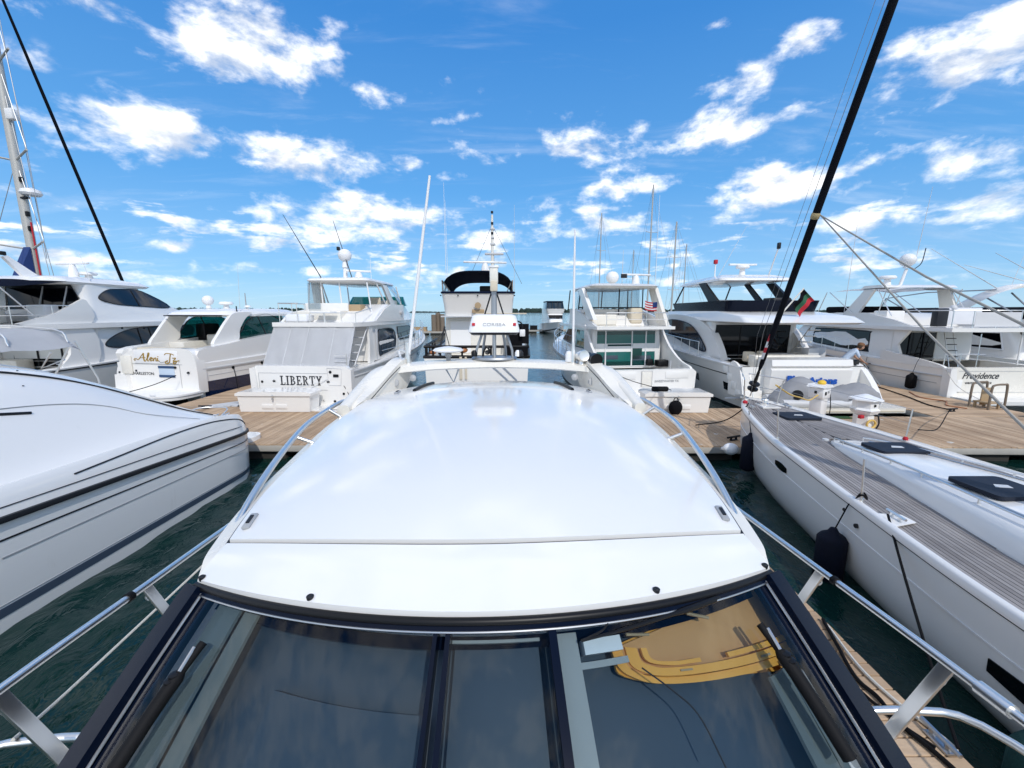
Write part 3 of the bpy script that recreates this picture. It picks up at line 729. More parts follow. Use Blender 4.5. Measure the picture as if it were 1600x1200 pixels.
    # cable stays and reflections' sources: spare wiper arm and lead inside the header
    tube('wiring_lead', [G(.335, .09, .012), G(.315, .15, .012), G(.28, .19, .012), G(.25, .22, .012)], .003, 'black', T, 6, 5)
    bm = bmesh.new(); pts = [G(.25, .22, .010), G(.38, .17, .012), G(.58, .10, .012), G(.74, .06, .008)]; atube(bm, spl(pts, 5), [.004]*5+[.006]*5+[.010]*5+[.005], 8); fin(bm, 'sail_tie', 'black', T)
    tube('hanging_strap', [G(.62, .13, -.03), G(.69, .24, -.03)], .005, 'tan', T, 6); tube('hanging_strap', [G(.40, .21, -.03), G(.47, .25, -.03)], .004, 'tan', T, 6)
    tube('cable', [G(.40, .53, .003), G(.46, .75, .003), G(.51, 1.0, .003), G(.53, 1.1, .003)], .0022, 'black', T, 5, 5)
    for sd_, pts in ((-1, [(-.795, .50), (-.81, .8), (-.825, 1.04), (-.84, 1.2)]), (1, [(.795, .46), (.81, .75), (.825, 1.03), (.84, 1.2)])):
        w_ = tube('windshield_wiper', spl([G(a, b, .035) for a, b in pts], 5), [.011]*6+[.019]*10, 'rubber', T, 8)
        tube('wiper_blade', spl([G(a*1.012+sd_*.012, b+.01, .02) for a, b in pts[:3]], 5), .006, 'rubber', w_, 6)
        tube('wiper_spring', [G(pts[0][0]*1.01, pts[0][1]+.06, .046), G(pts[1][0]*.99, pts[1][1], .048)], .005, 'alu', w_, 6)
        for q in (.3, .55): lathe('wiper_joint', [(0, -.015), (.014, -.01), (.014, .012), (0, .016)], 'black', w_, G(pts[1][0]+(pts[2][0]-pts[1][0])*q, pts[1][1]+(pts[2][1]-pts[1][1])*q, .04), 10)
    # deckhouse sides below the roof: dark glass over white
    for sd_ in (-1, 1):
        rg = []
        for i in range(15):
            s_ = i/14; top = RS(s_, sd_*.97, -.07); bot = Vector((sd_*(1.44+.05*s_), .5+3.9*s_, 2.0)); top.y = max(top.y, bot.y*.7+.9)
            rg.append([top, top.lerp(bot, .12), top.lerp(bot, .75), bot])
        loft('side_window', [[q[1], q[2]] for q in rg], 'dark_glass', T, False); loft('roof_side', [[q[0], q[1]] for q in rg], 'cream', T, False); loft('cabin_side', [[q[2], q[3]] for q in rg], 'gelcoat', T, False)
    # radar arch: broad band with winged legs
    prof = spl([(-1.17, 3.25, 3.04, .10), (-1.14, 3.7, 3.15, .12), (-1.06, 3.98, 3.235, .20), (-.9, 4.14, 3.255, .26), (-.55, 4.25, 3.272, .27), (0, 4.30, 3.28, .26), (.55, 4.25, 3.272, .27), (.9, 4.14, 3.255, .26), (1.06, 3.98, 3.235, .20), (1.14, 3.7, 3.15, .12), (1.17, 3.25, 3.04, .10)], 6)
    rings = []
    for i, (x, y, z, wd) in enumerate(prof):
        a = prof[max(0, i-1)]; b = prof[min(len(prof)-1, i+1)]; d = Vector((b[0]-a[0], b[1]-a[1], 0)).normalized(); n = Vector((-d.y, d.x, 0)); side_ = min(1, abs(x)/1.2)
        th_ = .085; c = Vector((x, y, z)); tilt = .38*side_**3
        rings.append([c+n*q*wd/2+Vector((0, 0, zz*th_/2))+Vector((0, 0, -tilt*abs(q) if q*1 < 0 else 0))*0+Vector((-(1 if x > 0 else -1)*0, 0, 0)) for q, zz in ((-1, -.55), (-.92, .6), (-.5, 1), (.6, .95), (.95, .5), (1, -.5), (.6, -.95), (-.5, -1))])
    loft('radar_arch', rings, 'cream', T, True, (True, True), 50)
    for sd_ in (-1, 1):
        q = [(3.3, 3.05), (3.6, 3.15), (3.9, 3.27), (4.12, 3.345), (4.28, 3.34), (4.32, 3.24), (4.2, 3.08), (3.8, 2.96)]
        bm = bmesh.new(); v1 = [Vector((sd_*(1.20-.25*max(0, y-3.3)), y, z)) for y, z in spl(q, 4, True)]; k = len(v1)
        v = v1+[p+Vector((-sd_*.11, -.02, -.01)) for p in v1]; f = [tuple(range(k)), tuple(range(2*k-1, k-1, -1))]+[(i, (i+1) % k, k+(i+1) % k, k+i) for i in range(k)]
        bm.free(); bm = bmvf(v, f); bev(bm, .03, 3); fin(bm, 'arch_wing', 'cream', T, 50)
        tube('arch_seam', [Vector((sd_*(1.085-.24*max(0, y-3.3)), y-.12, z-.06)) for y, z in q[:4]], .004, 'dark_trim', T, 6)
        lathe('cockpit_light', [(0, -.03), (.05, -.03), (.06, .02), (.04, .04), (0, .05)], 'grey_plastic', T, (sd_*.78, 4.04, 3.17), 14, (R(75), 0, 0), (.55, .55, .55)); lathe('cockpit_speaker', [(0, -.03), (.055, -.03), (.06, .03), (0, .04)], 'grey_plastic', T, (sd_*.93, 3.95, 3.14), 14, (R(75), 0, 0), (.6, .6, .6))
    rear = tube('stern_brace', [(-.52, 4.32, 3.26), (-.44, 4.5, 3.05), (-.36, 4.36, 3.25)], .012, 'chrome', T, 6); tube('stern_brace', [(-.02, 4.3, 3.24), (.14, 4.6, 3.05)], .012, 'white_paint', T, 6); tube('stern_brace', [(.08, 4.3, 3.24), (.24, 4.6, 3.05)], .012, 'white_paint', T, 6)
    # radar on its stand, camera post, antennas, horns
    y0, zt = 4.30, 3.318
    st = lathe('radar_base', [(0, 0), (.22, 0), (.235, .012), (.22, .028), (0, .028)], 'steel_grey', T, (0, y0, zt), 28, None, (1, .62, 1))
    for x0, x1, yy in ((-.185, -.12, -.06), (.185, .125, -.06), (-.12, -.09, .1), (.12, .09, .1)): tube('radar_leg', [(x0, y0+yy, zt+.02), (x0*.9+x1*.1, y0+yy*.95, zt+.10), (x1, y0+yy*.8, zt+.265)], .013, 'steel_grey', st, 8)
    tube('radar_leg', [(0, y0, zt+.02), (0, y0, zt+.265)], .021, 'alu', st, 10)
    lv = [(zt+.255, -.11, .15, .225, .20, .03), (zt+.28, -.15, .19, .250, .225, .05)]
    bm_ = cabin('radar_underside', [(z, a+y0, b+y0, c, d, r_) for z, a, b, c, d, r_ in lv], 'black', st)
    lv = [(zt+.282, -.155, .195, .255, .23, .06), (zt+.305, -.155, .195, .256, .23, .06), (zt+.40, -.12, .17, .235, .21, .07), (zt+.44, -.10, .15, .222, .20, .07), (zt+.455, -.06, .12, .19, .17, .07)]
    rd = cabin('radar_housing', [(z, a+y0, b+y0, c, d, r_) for z, a, b, c, d, r_ in lv], 'white_paint', st, k=6, ang=50)
    text('radar_lettering', 'CORISEA', 'grey_plastic', rd, (0, y0-.146, zt+.345), .045, (R(70), 0, 0), .001, 0, 0, 1.25)
    for x in (-.20, .20): box('red_mark', (x, y0-.142, zt+.36), (.03, .006, .028), 'cloth_red', rd, .002, (R(-20), 0, 0))
    for sd_ in (-1, 1): tube('mast_strut', [(sd_*.10, y0+.1, zt+.44), (sd_*.03, y0+.09, zt+.66)], .009, 'dark_trim', T, 6)
    pm = tube('camera_post', [(0, y0+.09, zt+.43), (0, y0+.09, zt+.78)], [.033, .024], 'steel_grey', T, 10)
    box('camera_head', (0, y0+.09, zt+.84), (.085, .085, .16), 'cream', pm, .015); box('camera_mount', (0, y0+.06, zt+.735), (.075, .075, .10), 'beige', pm, .01); box('camera_cap', (0, y0+.09, zt+.925), (.10, .10, .02), 'white_paint', pm, .006)
    gp = lathe('navigation_antenna', [(0, .085), (.03, .085), (.13, .095), (.155, .11), (.13, .13), (.05, .145), (0, .15)], 'white_paint', T, (-.46, 4.24, 3.31), 26); lathe('antenna_stub', [(0, 0), (.024, 0), (.022, .05), (.032, .055), (.032, .09), (0, .09)], 'grey_plastic', gp, (-.46, 4.24, 3.30), 12)
    def ant(x, y, z, dx_, L_, r_):
        a = tube('whip_antenna', [(x, y, z+.02), (x+dx_*.5, y, z+L_*.5), (x+dx_, y, z+L_)], [r_, r_, r_*.7], 'white_paint', T, 8)
        lathe('antenna_ferrule', [(0, 0), (.03, 0), (.028, .06), (.02, .12), (r_*1.15, .2), (0, .2)], 'chrome', a, (x, y, z), 10)
        return a
    ant(-.855, 4.2, 3.30, .27, 1.74, .016); ant(.78, 4.15, 3.30, -.01, 1.26, .012)
    tube('antenna_bracket', [(-.90, 4.15, 3.31), (-.94, 4.2, 3.42), (-.87, 4.22, 3.40)], .012, 'chrome', T, 6, 4)
    hn = lathe('search_light', [(0, -.07), (.05, -.07), (.06, .04), (.052, .06), (0, .05)], 'chrome', T, (.86, 4.10, 3.37), 14, (R(80), 0, .2)); lathe('search_light_foot', [(0, -.09), (.04, -.09), (.02, -.02), (0, -.02)], 'chrome', hn, (.86, 4.10, 3.37), 12)
    lathe('horn_trumpet', [(.0, -.02), (.062, -.02), (.055, .05), (.03, .12), (.028, .2), (0, .2)], 'black', T, (.98, 4.02, 3.345), 16, (R(-82), 0, .15)); lathe('mast_light', [(0, 0), (.035, 0), (.035, .07), (.025, .1), (0, .11)], 'white_paint', T, (.74, 4.16, 3.31), 12)
    for k, x in enumerate((-.20, .235, .26)): lathe('deck_fitting', [(0, 0), (.03, 0), (.03, .035), (.015, .06), (0, .06)], ('black', 'white_paint', 'dark_trim')[k], T, (x, 4.22, 3.36), 12)
    tube('cable_loop', [(-.115, 4.24, 3.36), (-.10, 4.24, 3.42), (-.075, 4.24, 3.45), (-.05, 4.24, 3.42), (-.06, 4.24, 3.385), (-.09, 4.24, 3.39)], .011, 'black', T, 6, 5)
    # polished grab rails beside the roof
    for sd_ in (-1, 1):
        pts = spl([(sd_*1.02, 1.56, 2.84), (sd_*1.075, 1.72, 2.92), (sd_*1.175, 2.2, 2.99), (sd_*1.275, 2.81, 3.035), (sd_*1.27, 3.2, 3.06), (sd_*1.235, 3.42, 3.075), (sd_*1.15, 3.56, 3.07)], 7)
        g_ = tube('grab_rail', pts, .017, 'chrome', T, 10)
        for y in (2.62, 3.2): tube('grab_rail_post', [(sd_*1.262, y, 3.025+(y-2.62)*.06), (sd_*1.14, y+.02, 2.97)], .012, 'chrome', g_, 8)
    # bow rail with flat posts
    for sd_ in (-1, 1):
        top = spl([(sd_*1.22, -2.2, 2.70), (sd_*1.50, -.8, 2.64), (sd_*1.63, .6, 2.57), (sd_*1.685, 1.3, 2.52), (sd_*1.715, 1.95, 2.465), (sd_*1.79, 2.7, 2.375), (sd_*1.83, 3.5, 2.30), (sd_*1.85, 4.3, 2.22), (sd_*1.86, 4.7, 1.95)], 6)
        r_ = tube('bow_rail', top, .0165, 'chrome', T, 10)
        for yt, yb in ((-.9, -.75), (.2, .4), (1.31, 1.50), (1.98, 2.28), (3.3, 3.5)):
            i = min(range(len(top)), key=lambda k: abs(top[k][1]-yt)); tp = Vector(top[i])
            q = min((H.pt(t_/300, 0, 1) for t_ in range(300)), key=lambda p: abs(p.y-yb)); bt = Vector((sd_*(abs(q.x)-.07), yb, q.z+.0))
            d = (tp-bt); bm = bmesh.new(); abox(bm, (0, 0, 0), (.018, .05, d.length)); bev(bm, .007)
            bmesh.ops.transform(bm, matrix=Matrix.Translation((tp+bt)/2) @ Vector((0, 0, 1)).rotation_difference(d).to_matrix().to_4x4(), verts=bm.verts)
            st_ = fin(bm, 'stanchion', 'chrome', r_); lathe('stanchion_foot', [(0, 0), (.045, 0), (.04, .015), (.02, .03), (0, .03)], 'chrome', r_, bt, 12)
            if yt in (1.31, 1.98): tube('rail_eye', [tp+(bt-tp)*.16+Vector((sd_*.03, 0, 0))+Vector((.016*cos(a), 0, .016*sin(a))) for a in [k*pi/5 for k in range(11)]], .004, 'chrome', r_, 5)
        i = min(range(len(top)), key=lambda k: abs(top[k][1]-1.12)); a = Vector(top[i]); j = min(i+2, len(top)-1); tube('rail_sleeve', [a, a.lerp(Vector(top[j]), .5)], .024, 'chrome', r_, 10)
        i = min(range(len(top)), key=lambda k: abs(top[k][1]-1.85)); tube('rail_clamp', [Vector(top[i]), Vector(top[i]).lerp(Vector(top[i+1]), .25)], .023, 'rubber', r_, 10)
        tube('mid_rail', [(sd_*1.55, 1.53, 2.07), (sd_*1.80, 1.49, 2.11), (sd_*1.98, 1.38, 2.15), (sd_*2.02, .9, 2.22), (sd_*1.95, .2, 2.30), (sd_*1.7, -1., 2.40)], .016, 'chrome', r_, 10, 4)
        pts = [q+Vector((0, 0, .03)) for q in H.sheer(-sd_, .3, .98, 30)]; tube('toe_rail', pts, .022, 'hull_white', T, 8)
    tube('rail_line', [(-1.86, 1.45, 2.16), (-2.02, 1.8, 2.02), (-2.05, 2.4, 2.02), (-1.99, 2.9, 2.1)], .007, 'rope_white', T, 6, 5)
    return T
own()
# ------------------------------------------------------------ near neighbours
def left_cruiser():
    ox, oy = -8.10, 10.55
    T = thing('motor_cruiser', 'white cruiser with dark rub rail and blue grey waterline stripe left of the windshield', 'boat', (ox, oy, 0))
    L = 14.5; B = 4.2
    # plan: half breadth and heights as functions of distance d from the stern towards the camera (local y = -d)
    def hbr(d): return B/2*(1-.66*max(0, 1-d/1.7)**2.2)*(1-max(0, (d-8)/6.6)**2.4)
    def zr(d): return 1.04+.062*d-.16*max(0, 1-d/1.5)**2
    ds = [0, .04, .12, .25, .45, .7, 1.0, 1.4, 2, 2.8, 3.6, 4.5, 5.5, 6.5, 7.5, 8.5, 9.5, 10.5, 11.5, 12.5, 13.3, 14, 14.5]
    def hp(d, q, s_, out=0):       # q 0 rub rail .. 1 chine at the water
        z = zr(d)+(-.12-zr(d))*q; x = hbr(d)*(1-.025*max(q,0)**1.3+.006*sin(q*pi))+out
        return Vector((s_*x, -d+.10*(1-q)*0-.10*q*max(0, 1-d/1.2), z))
    rings = [[hp(d, q, 1) for q in (0, .1, .2, .3, .45, .6, .75, .88, 1)]+[Vector((0, -d, -.6))]+[hp(d, q, -1) for q in (1, .88, .75, .6, .45, .3, .2, .1, 0)] for d in ds]
    loft('hull', rings, 'hull_white', T, False, (True, False), 50)
    def band(name, q0, q1, m, out, d0=0, d1=14.5, sd_=(1,), bul=1.2):
        bm = bmesh.new(); dd = [d for d in np.linspace(d0, d1, 60)]
        for s_ in sd_:
            prev = None
            for d in dd:
                row = [bm.verts.new(p) for p in (hp(d, q0, s_), hp(d, q0, s_, out), hp(d, (q0+q1)/2, s_, out*bul), hp(d, q1, s_, out), hp(d, q1, s_))]
                if prev: [bm.faces.new((prev[j], prev[j+1], row[j+1], row[j])) for j in range(4)]
                prev = row
        return fin(bm, name, m, T)
    band('rub_rail', -.012, .035, 'dark_trim', .045, .12, 14.5, (1, -1)); band('hull_groove', .165, .18, 'dark_trim', .006, .25); band('hull_groove', .305, .317, 'grey_plastic', .006, .35, 6.0)
    band('waterline_stripe', .70, .775, 'grey_stripe', .005, .1, 14.5, (1, -1)); band('pin_stripe', .678, .686, 'grey_plastic', .005, .1); band('chine_lip', .93, 1.0, 'hull_grey', .02, .3)
    # topsides above the rub rail: bulwark, side deck, sloping cockpit moulding
    prof = spl([(0.02, .0, .0), (.25, .10, .05), (.7, .26, .18), (1.3, .40, .50), (2.0, .48, .86), (2.9, .46, 1.28), (3.8, .42, 1.58), (5, .36, 1.78), (6.5, .31, 1.85), (8, .3, 1.8), (10, .26, 1.5), (12.5, .22, .9), (14.4, .1, .1)], 5)
    def S_(i, u):               # u 0 rub rail, .28 bulwark top, .45 inner edge, 1 centre line
        d, hb_, hc = prof[i]; w_ = hbr(d); z0 = zr(d)+.01
        key = [(0, 0), (.10, .55), (.2, .88), (.26, 1.0), (.34, .97), (.42, .80)]
        if u <= .42:
            for (a, za), (b, zb) in zip(key, key[1:]):
                if a <= u <= b+1e-9: zz = za+(zb-za)*(u-a)/(b-a); break
            inn = (.0, .05, .12)[0]+.55*max(0, u-.12)+.16*min(u, .12)/.12*.35
            return Vector(((w_-inn*min(1, w_)), -d, z0+hb_*zz))
        t = (u-.42)/.58; x0 = w_-(.165+.056)*min(1, w_)*1.0; zi = z0+hb_*.80
        x = x0*(1-t); prz = sin(min(1, t*1.25)*pi/2)**1.2
        return Vector((x, -d, zi+(z0+max(hc, hb_*.5)-zi)*prz))
    us = [0, .05, .10, .15, .2, .23, .26, .30, .34, .38, .42, .46, .5, .55, .6, .66, .72, .79, .86, .93, 1.0]
    rings = []
    for i in range(len(prof)):
        h_ = [S_(i, u) for u in us]; rings.append(h_+[Vector((-p.x, p.y, p.z)) for p in h_[-2::-1]])
    loft('deck_moulding', rings, 'gelcoat', T, False, (False, False), 60)
    def line(name, pts, r_, m, s_=1): 
        q = [S_(min(len(prof)-1, max(0, int(round(i)))), u)+Vector((.004, 0, .006)) for i, u in pts]; return tube(name, spl(q, 4), r_, m, T, 6)
    n = len(prof)
    def di(d): return min(range(n), key=lambda i: abs(prof[i][0]-d))
    line('moulding_line', [(di(d), u) for d, u in ((1.05, .07), (1.3, .13), (1.7, .165), (2.3, .185), (3.2, .185), (4.2, .15), (4.9, .12))], .012, 'dark_trim')
    line('moulding_line', [(di(d), .055) for d in (1.05, 1.6, 2.4, 3.3, 4.2, 5.2, 6.4)], .007, 'dark_trim')
    line('cockpit_seam', [(di(d), u) for d, u in ((1.5, .52), (2, .58), (2.6, .66), (3.2, .72), (4, .76), (5, .78), (6.5, .78))], .016, 'dark_trim')
    line('cockpit_seam', [(di(d), u) for d, u in ((2.2, .47), (3, .55), (3.6, .60), (4.3, .62), (5.2, .62), (6.5, .6))], .006, 'grey_plastic')
    line('cover_edge', [(di(d), u) for d, u in ((4.75, .60), (5.2, .61), (6.0, .62))], .022, 'black')
    rl = [S_(i, .99)+Vector((.12, 0, .045)) for i in range(di(1.6), n-8)]
    rr_ = tube('top_rail', rl, .014, 'chrome', T, 8)
    for p in rl[::6]: tube('rail_foot', [p, p+Vector((0, 0, -.06))], .011, 'chrome', rr_, 6)
    for d, u in ((2.2, .80), (2.9, .7), (3.5, .9), (4.2, .8), (4.6, .7), (2.6, .86)): lathe('snap_button', [(0, 0), (.012, 0), (.012, .008), (0, .012)], 'dark_trim', T, S_(di(d), u), 8)
    cleat(T, S_(di(1.25), .44)+Vector((-.1, 0, .02)), pi/2); cleat(T, S_(di(2.0), .30)+Vector((0, 0, .0)), pi/2, 'chrome', .7)
    prism('swim_platform', rrect(-1.35, 1.35, -.15, .62, .3), 'z', .42, .56, 'hull_white', T, .04, 3)
    rg = tube('stern_hoop', spl([(.25, -.85, 1.28), (.25, -.35, 1.42), (.6, -.12, 1.42), (.95, -.2, 1.40), (1.0, -.6, 1.26)], 6), .018, 'chrome', T, 8)
    prism('stern_seat', rrect(-.5, .9, -1.3, -.35, .2), 'z', 1.18, 1.29, 'white_canvas', T, .04, 3)
    tube('dock_line', [S_(di(.9), .3)+Vector((0, 0, .02)), S_(di(.45), .2)+Vector((.03, 0, .02)), hp(.35, .0, 1, .06), hp(.3, .4, 1, .05), hp(.28, .75, 1, .04), hp(.2, .95, 1, .05)], .013, 'rope_tan', T, 6, 5)
    return T
left_cruiser()
def bimini_boat():
    T = thing('open_boat', 'small white boat under a pale grey bimini at the left edge', 'boat', (-11.9, 10.2, 0))
    H = Hull(8.5, 2.9, 1.02, 1.35, rake=1.2, flip=0, zc1=.7); H.shell('hull', 'hull_white', T, 16, 5); H.deck('deck', 'nonskid', T, 0, .99, .02, .04); H.band('rub_rail', .0, .06, 'dark_trim', T, out=.03)
    lv = [(1.0, -6.0, -3.2, .9, 1.1, .3), (1.45, -5.2, -3.3, .8, 1.0, .3), (1.6, -4.8, -3.4, .7, .9, .3)]
    cabin('console', lv, 'gelcoat', T)
    # canvas: a drooping cloth over bent bows
    v, f = [], []; nx, ny = 22, 18; x0, x1, y0, y1 = -1.7, 2.30, -3.4, -.80
    for i in range(ny+1):
        for j in range(nx+1):
            a, b = j/nx, i/ny; x = x0+(x1-x0)*a; y = y0+(y1-y0)*b; e = abs(2*a-1); g = abs(2*b-1)
            z = 3.36+.15*(1-e**2.2)-.28*max(0, e-.86)/.14-.26*max(0, g-.88)/.12*(1 if e < .99 else .5)+.022*sin(a*9+b*4)*(1-g)-.05*abs(sin(b*pi*2.0))+.018*sin(a*23+b*9)*g
            v.append((x, y, z))
    k = nx+1
    for i in range(ny):
        for j in range(nx): a = i*k+j; f.append((a, a+1, a+k+1, a+k))
    bm = bmvf(v, f); r_ = bmesh.ops.solidify(bm, geom=bm.faces[:], thickness=.02); fin(bm, 'bimini_canvas', 'light_canvas', T, 60)
    fr = [[(2.25, -.85, 3.12), (2.95, -1.0, 1.75), (3.05, -1.0, 1.25)], [(2.25, -.95, 3.12), (1.6, -.9, 2.2), (.75, -.85, 1.35)], [(1.7, -.88, 2.9), (1.4, -.85, 2.55), (1.95, -.85, 2.75)], [(-.2, -1.0, 3.1), (.6, -1.0, 2.4), (1.35, -1.0, 1.7)], [(-1.6, -3.3, 3.1), (-1.3, -2.6, 1.1)], [(2.2, -3.3, 3.1), (1.3, -2.6, 1.1)]]
    for p in fr[1:]: tube('bimini_frame', p, .020, 'chrome', T, 8)
    tube('bimini_frame', [(2.22, -.82, 3.15), (2.32, -.55, 2.3), (2.40, -.4, 1.0)], .020, 'chrome', T, 8)
    tubes('bimini_bow', [[(-1.65, y, 3.15), (-1.4, y, 3.42), (.3, y, 3.50), (2.0, y, 3.42), (2.25, y, 3.15)] for y in (-3.2, -2.1, -1.0)], .014, 'chrome', T, 6, 4)
    return T
bimini_boat()

def sailboat():
    ox, oy = 6.42, 11.28
    T = thing('sailing_yacht', 'pale grey sailing yacht with weathered teak deck right of the windshield', 'sailboat', (ox, oy, 0))
    # half breadth at the deck by distance d aft of the stem (local y = -d)
    tab = [(0, .03), (.12, .16), (.35, .34), (.9, .62), (1.9, .95), (3.2, 1.30), (4.3, 1.50), (6, 1.78), (8.2, 2.10), (10.5, 2.22), (13.2, 2.15)]
    def hb(d):
        ts = spl(tab, 8); 
        for a, b in zip(ts, ts[1:]):
            if a[0] <= d <= b[0]: return a[1]+(b[1]-a[1])*(d-a[0])/(b[0]-a[0])
        return tab[-1][1]
    def zs(d): return 1.20+.26*max(0, 1-d/7.5)**1.5
    def hp(d, q, s_=-1, out=0):
        z = zs(d)+(-.1-zs(d))*q; fl = .09*min(1, d/2.0)*max(.35, 1-d/11)
        x = max(.012, hb(d)-(fl*max(q,0)**1.2)-.30*q**6*min(1, hb(d)))
        return Vector((s_*(x+out), -d-.10*q*max(0, 1-d/3), z))
    ds = [0, .03, .1, .2, .35, .6, .9, 1.4, 1.9, 2.6, 3.2, 3.8, 4.5, 5.2, 6, 7, 8, 9, 10, 11, 12, 13.2]; qs = [0, .12, .25, .4, .55, .7, .82, .92, 1]
    loft('hull', [[hp(d, q, 1) for q in qs]+[Vector((0, -d-.1, -.7))]+[hp(d, q, -1) for q in qs[::-1]] for d in ds], 'hull_grey', T, False, (True, True), 50)
    def band(name, q0, q1, m, out, d0=.05, d1=13.2, sides=(1, -1)):
        bm = bmesh.new()
        for s_ in sides:
            prev = None
            for d in np.linspace(d0, d1, 60):
                row = [bm.verts.new(p) for p in (hp(d, q0, s_), hp(d, q0, s_, out), hp(d, q1, s_, out), hp(d, q1, s_))]
                if prev: [bm.faces.new((prev[j], prev[j+1], row[j+1], row[j])) for j in range(3)]
                prev = row
        return fin(bm, name, m, T)
    band('boot_stripe', .90, .95, 'navy_gel', .006); band('hull_knuckle', .30, .312, 'white_paint', .008, .3, 8.2); band('sheer_strake', .035, .05, 'dark_trim', .006)
    # bulwark rail: white cap with an inner edge
    for s_ in (-1, 1):
        bm = bmesh.new(); prev = None
        for d in np.linspace(.0, 13.2, 70):
            z = zs(d); w_ = hb(d); inn = min(.12, w_*.7)
            row = [bm.verts.new(Vector((s_*x, -d, z+dz))) for x, dz in ((w_+.012, -.05), (w_+.014, .025), (w_-.012, .052), (w_-inn*.45, .055), (w_-inn*.6, .02), (w_-inn, .012), (w_-inn, -.03))]
            if prev: [bm.faces.new((prev[j], prev[j+1], row[j+1], row[j])) for j in range(6)]
            prev = row
        fin(bm, 'toe_rail', 'gelcoat', T, 60)
    loft('deck', [[Vector((hb(d)*u*.97, -d, zs(d)-.025+.03*(1-u*u))) for u in (-1, -.6, -.3, 0, .3, .6, 1)] for d in ds], 'black', T, False)
    # coachroof
    cw = [(3.3, .08, .02), (3.42, .26, .06), (3.75, .40, .13), (4.4, .54, .22), (5.2, .67, .29), (6, .83, .34), (7.4, 1.08, .40), (9, 1.22, .42), (11, 1.2, .38)]
    cs = spl(cw, 5)
    def roofz(d, w_, hgt, u): return zs(d)-.01+hgt*(1-.25*abs(u)**2-.0)
    rings = []
    for d, w_, hgt in cs:
        z0 = zs(d)-.01; rings.append([Vector((w_*1.05*s, -d, z0+zz)) for s, zz in ((-1, -.02),)]+[Vector((w_*u*(1.0), -d, z0+hgt*k)) for u, k in ((-1.0, .55), (-.95, .78), (-.86, .88), (-.6, .94), (-.3, .985), (0, 1), (.3, .985), (.6, .94), (.86, .88), (.95, .78), (1.0, .55))]+[Vector((w_*1.05, -d, z0-.02))])
    loft('coachroof', rings, 'roof_gelcoat', T, False, (True, True), 50)
    # teak strips follow the rail on the side decks and foredeck
    def cwid(d):
        for a, b in zip(cs, cs[1:]):
            if a[0] <= d <= b[0]: return a[1]+(b[1]-a[1])*(d-a[0])/(b[0]-a[0])
        return 0 if d < cs[0][0] else cs[-1][1]
    pw = .056
    for s_ in (-1, 1):
        for k in range(38):
            run = []; segs = []
            for d in np.linspace(.22, 12.5, 110):
                a = hb(d)-.135-k*pw; b = a-pw+.008; lim = max(.004, cwid(d)*1.045 if d > 3.3 else .004)
                if a-.012 > lim: run.append((d, a, max(b, lim)))
                else:
                    if len(run) > 2: segs.append(run)
                    run = []
            if len(run) > 2: segs.append(run)
            for run in segs:
                if s_ == 1 and run[0][0] > 5 and k > 14: continue
                v, f = [], []
                for d, a, b in run:
                    z = zs(d)-.004+.03*(1-(a/max(.2, hb(d)))**2)
                    v += [(s_*a, -d, z-.02), (s_*a, -d, z), (s_*b, -d, z), (s_*b, -d, z-.02)]
                for i in range(len(run)-1):
                    for j in range(3): f.append((4*i+j, 4*i+j+1, 4*i+j+5, 4*i+j+4))
                f += [(0, 1, 2, 3), (len(v)-4, len(v)-3, len(v)-2, len(v)-1)]
                fin(bmvf(v, f), 'teak_plank', 'teak', T)
    # hatches with navy covers
    def hatch(d, x, w_, l_, dz, slit=True, par=None, m='hatch_navy'):
        z = zs(d)+dz; poly = rrect(-w_/2, w_/2, -l_/2, l_/2, .07)
        o = prism('hatch_cover', [(x+px, -d+py) for px, py in poly], 'z', z-.02, z+.03, m, T, .012, 3)
        if slit: prism('hatch_tag', [(x-.09, -d-.04), (x+.10, -d-.07), (x+.13, -d+.02), (x-.02, -d+.05)], 'z', z+.03, z+.034, 'grp_grey', o)
        return o
    hatch(1.75, .18, .80, .62, .035); hatch(4.35, .12, .80, .52, .225); hatch(6.2, -.22, .70, .66, .365); hatch(8.2, .1, .7, .6, .41)
    prism('windlass_locker', [(-.16, -.62), (.16, -.62), (.22, -1.1), (-.22, -1.1)], 'z', 1.44, 1.475, 'gelcoat', T, .01)
    lathe('windlass', [(0, 0), (.10, 0), (.11, .03), (.06, .06), (.055, .10), (.09, .13), (.08, .15), (0, .155)], 'chrome', T, (.0, -.78, 1.47), 16)
    # hand rails on the coachroof, genoa tracks
    for s_ in (-1, 1):
        pts = [Vector((s_*w_*.86, -d, zs(d)-.01+hgt*.88+.06)) for d, w_, hgt in cs[7:-2]]
        h_ = tube('coachroof_rail', pts, .014, 'chrome', T, 8)
        for p in pts[::4]: tube('rail_foot', [p, p-Vector((0, 0, .07))], .013, 'chrome', h_, 6)
        tube('genoa_track', [Vector((s_*w_*.72, -d, zs(d)-.01+hgt*.92+.012)) for d, w_, hgt in cs[9:-2]], .012, 'alu', T, 6)
    lathe('deck_light', [(0, 0), (.05, 0), (.05, .03), (0, .035)], 'grp_grey', T, (-.62, -3.75, zs(3.75)+.16), 12)
    # stanchions with red whippings, pulpit
    def stan(d, s_, hgt=.62, red=False, lean=.05):
        b_ = Vector((s_*(hb(d)-.09), -d, zs(d)+.02)); o = tube('stanchion', [b_, b_+Vector((s_*lean, 0, hgt))], .0125, 'chrome', T, 8)
        lathe('stanchion_socket', [(0, 0), (.03, 0), (.022, .06), (0, .06)], 'chrome', o, b_, 10)
        if red: lathe('red_whipping', [(.018, 0), (.04, .01), (.045, .04), (.03, .07), (.018, .075)], 'cloth_red', o, b_, 10)
        return b_+Vector((s_*lean, 0, hgt))
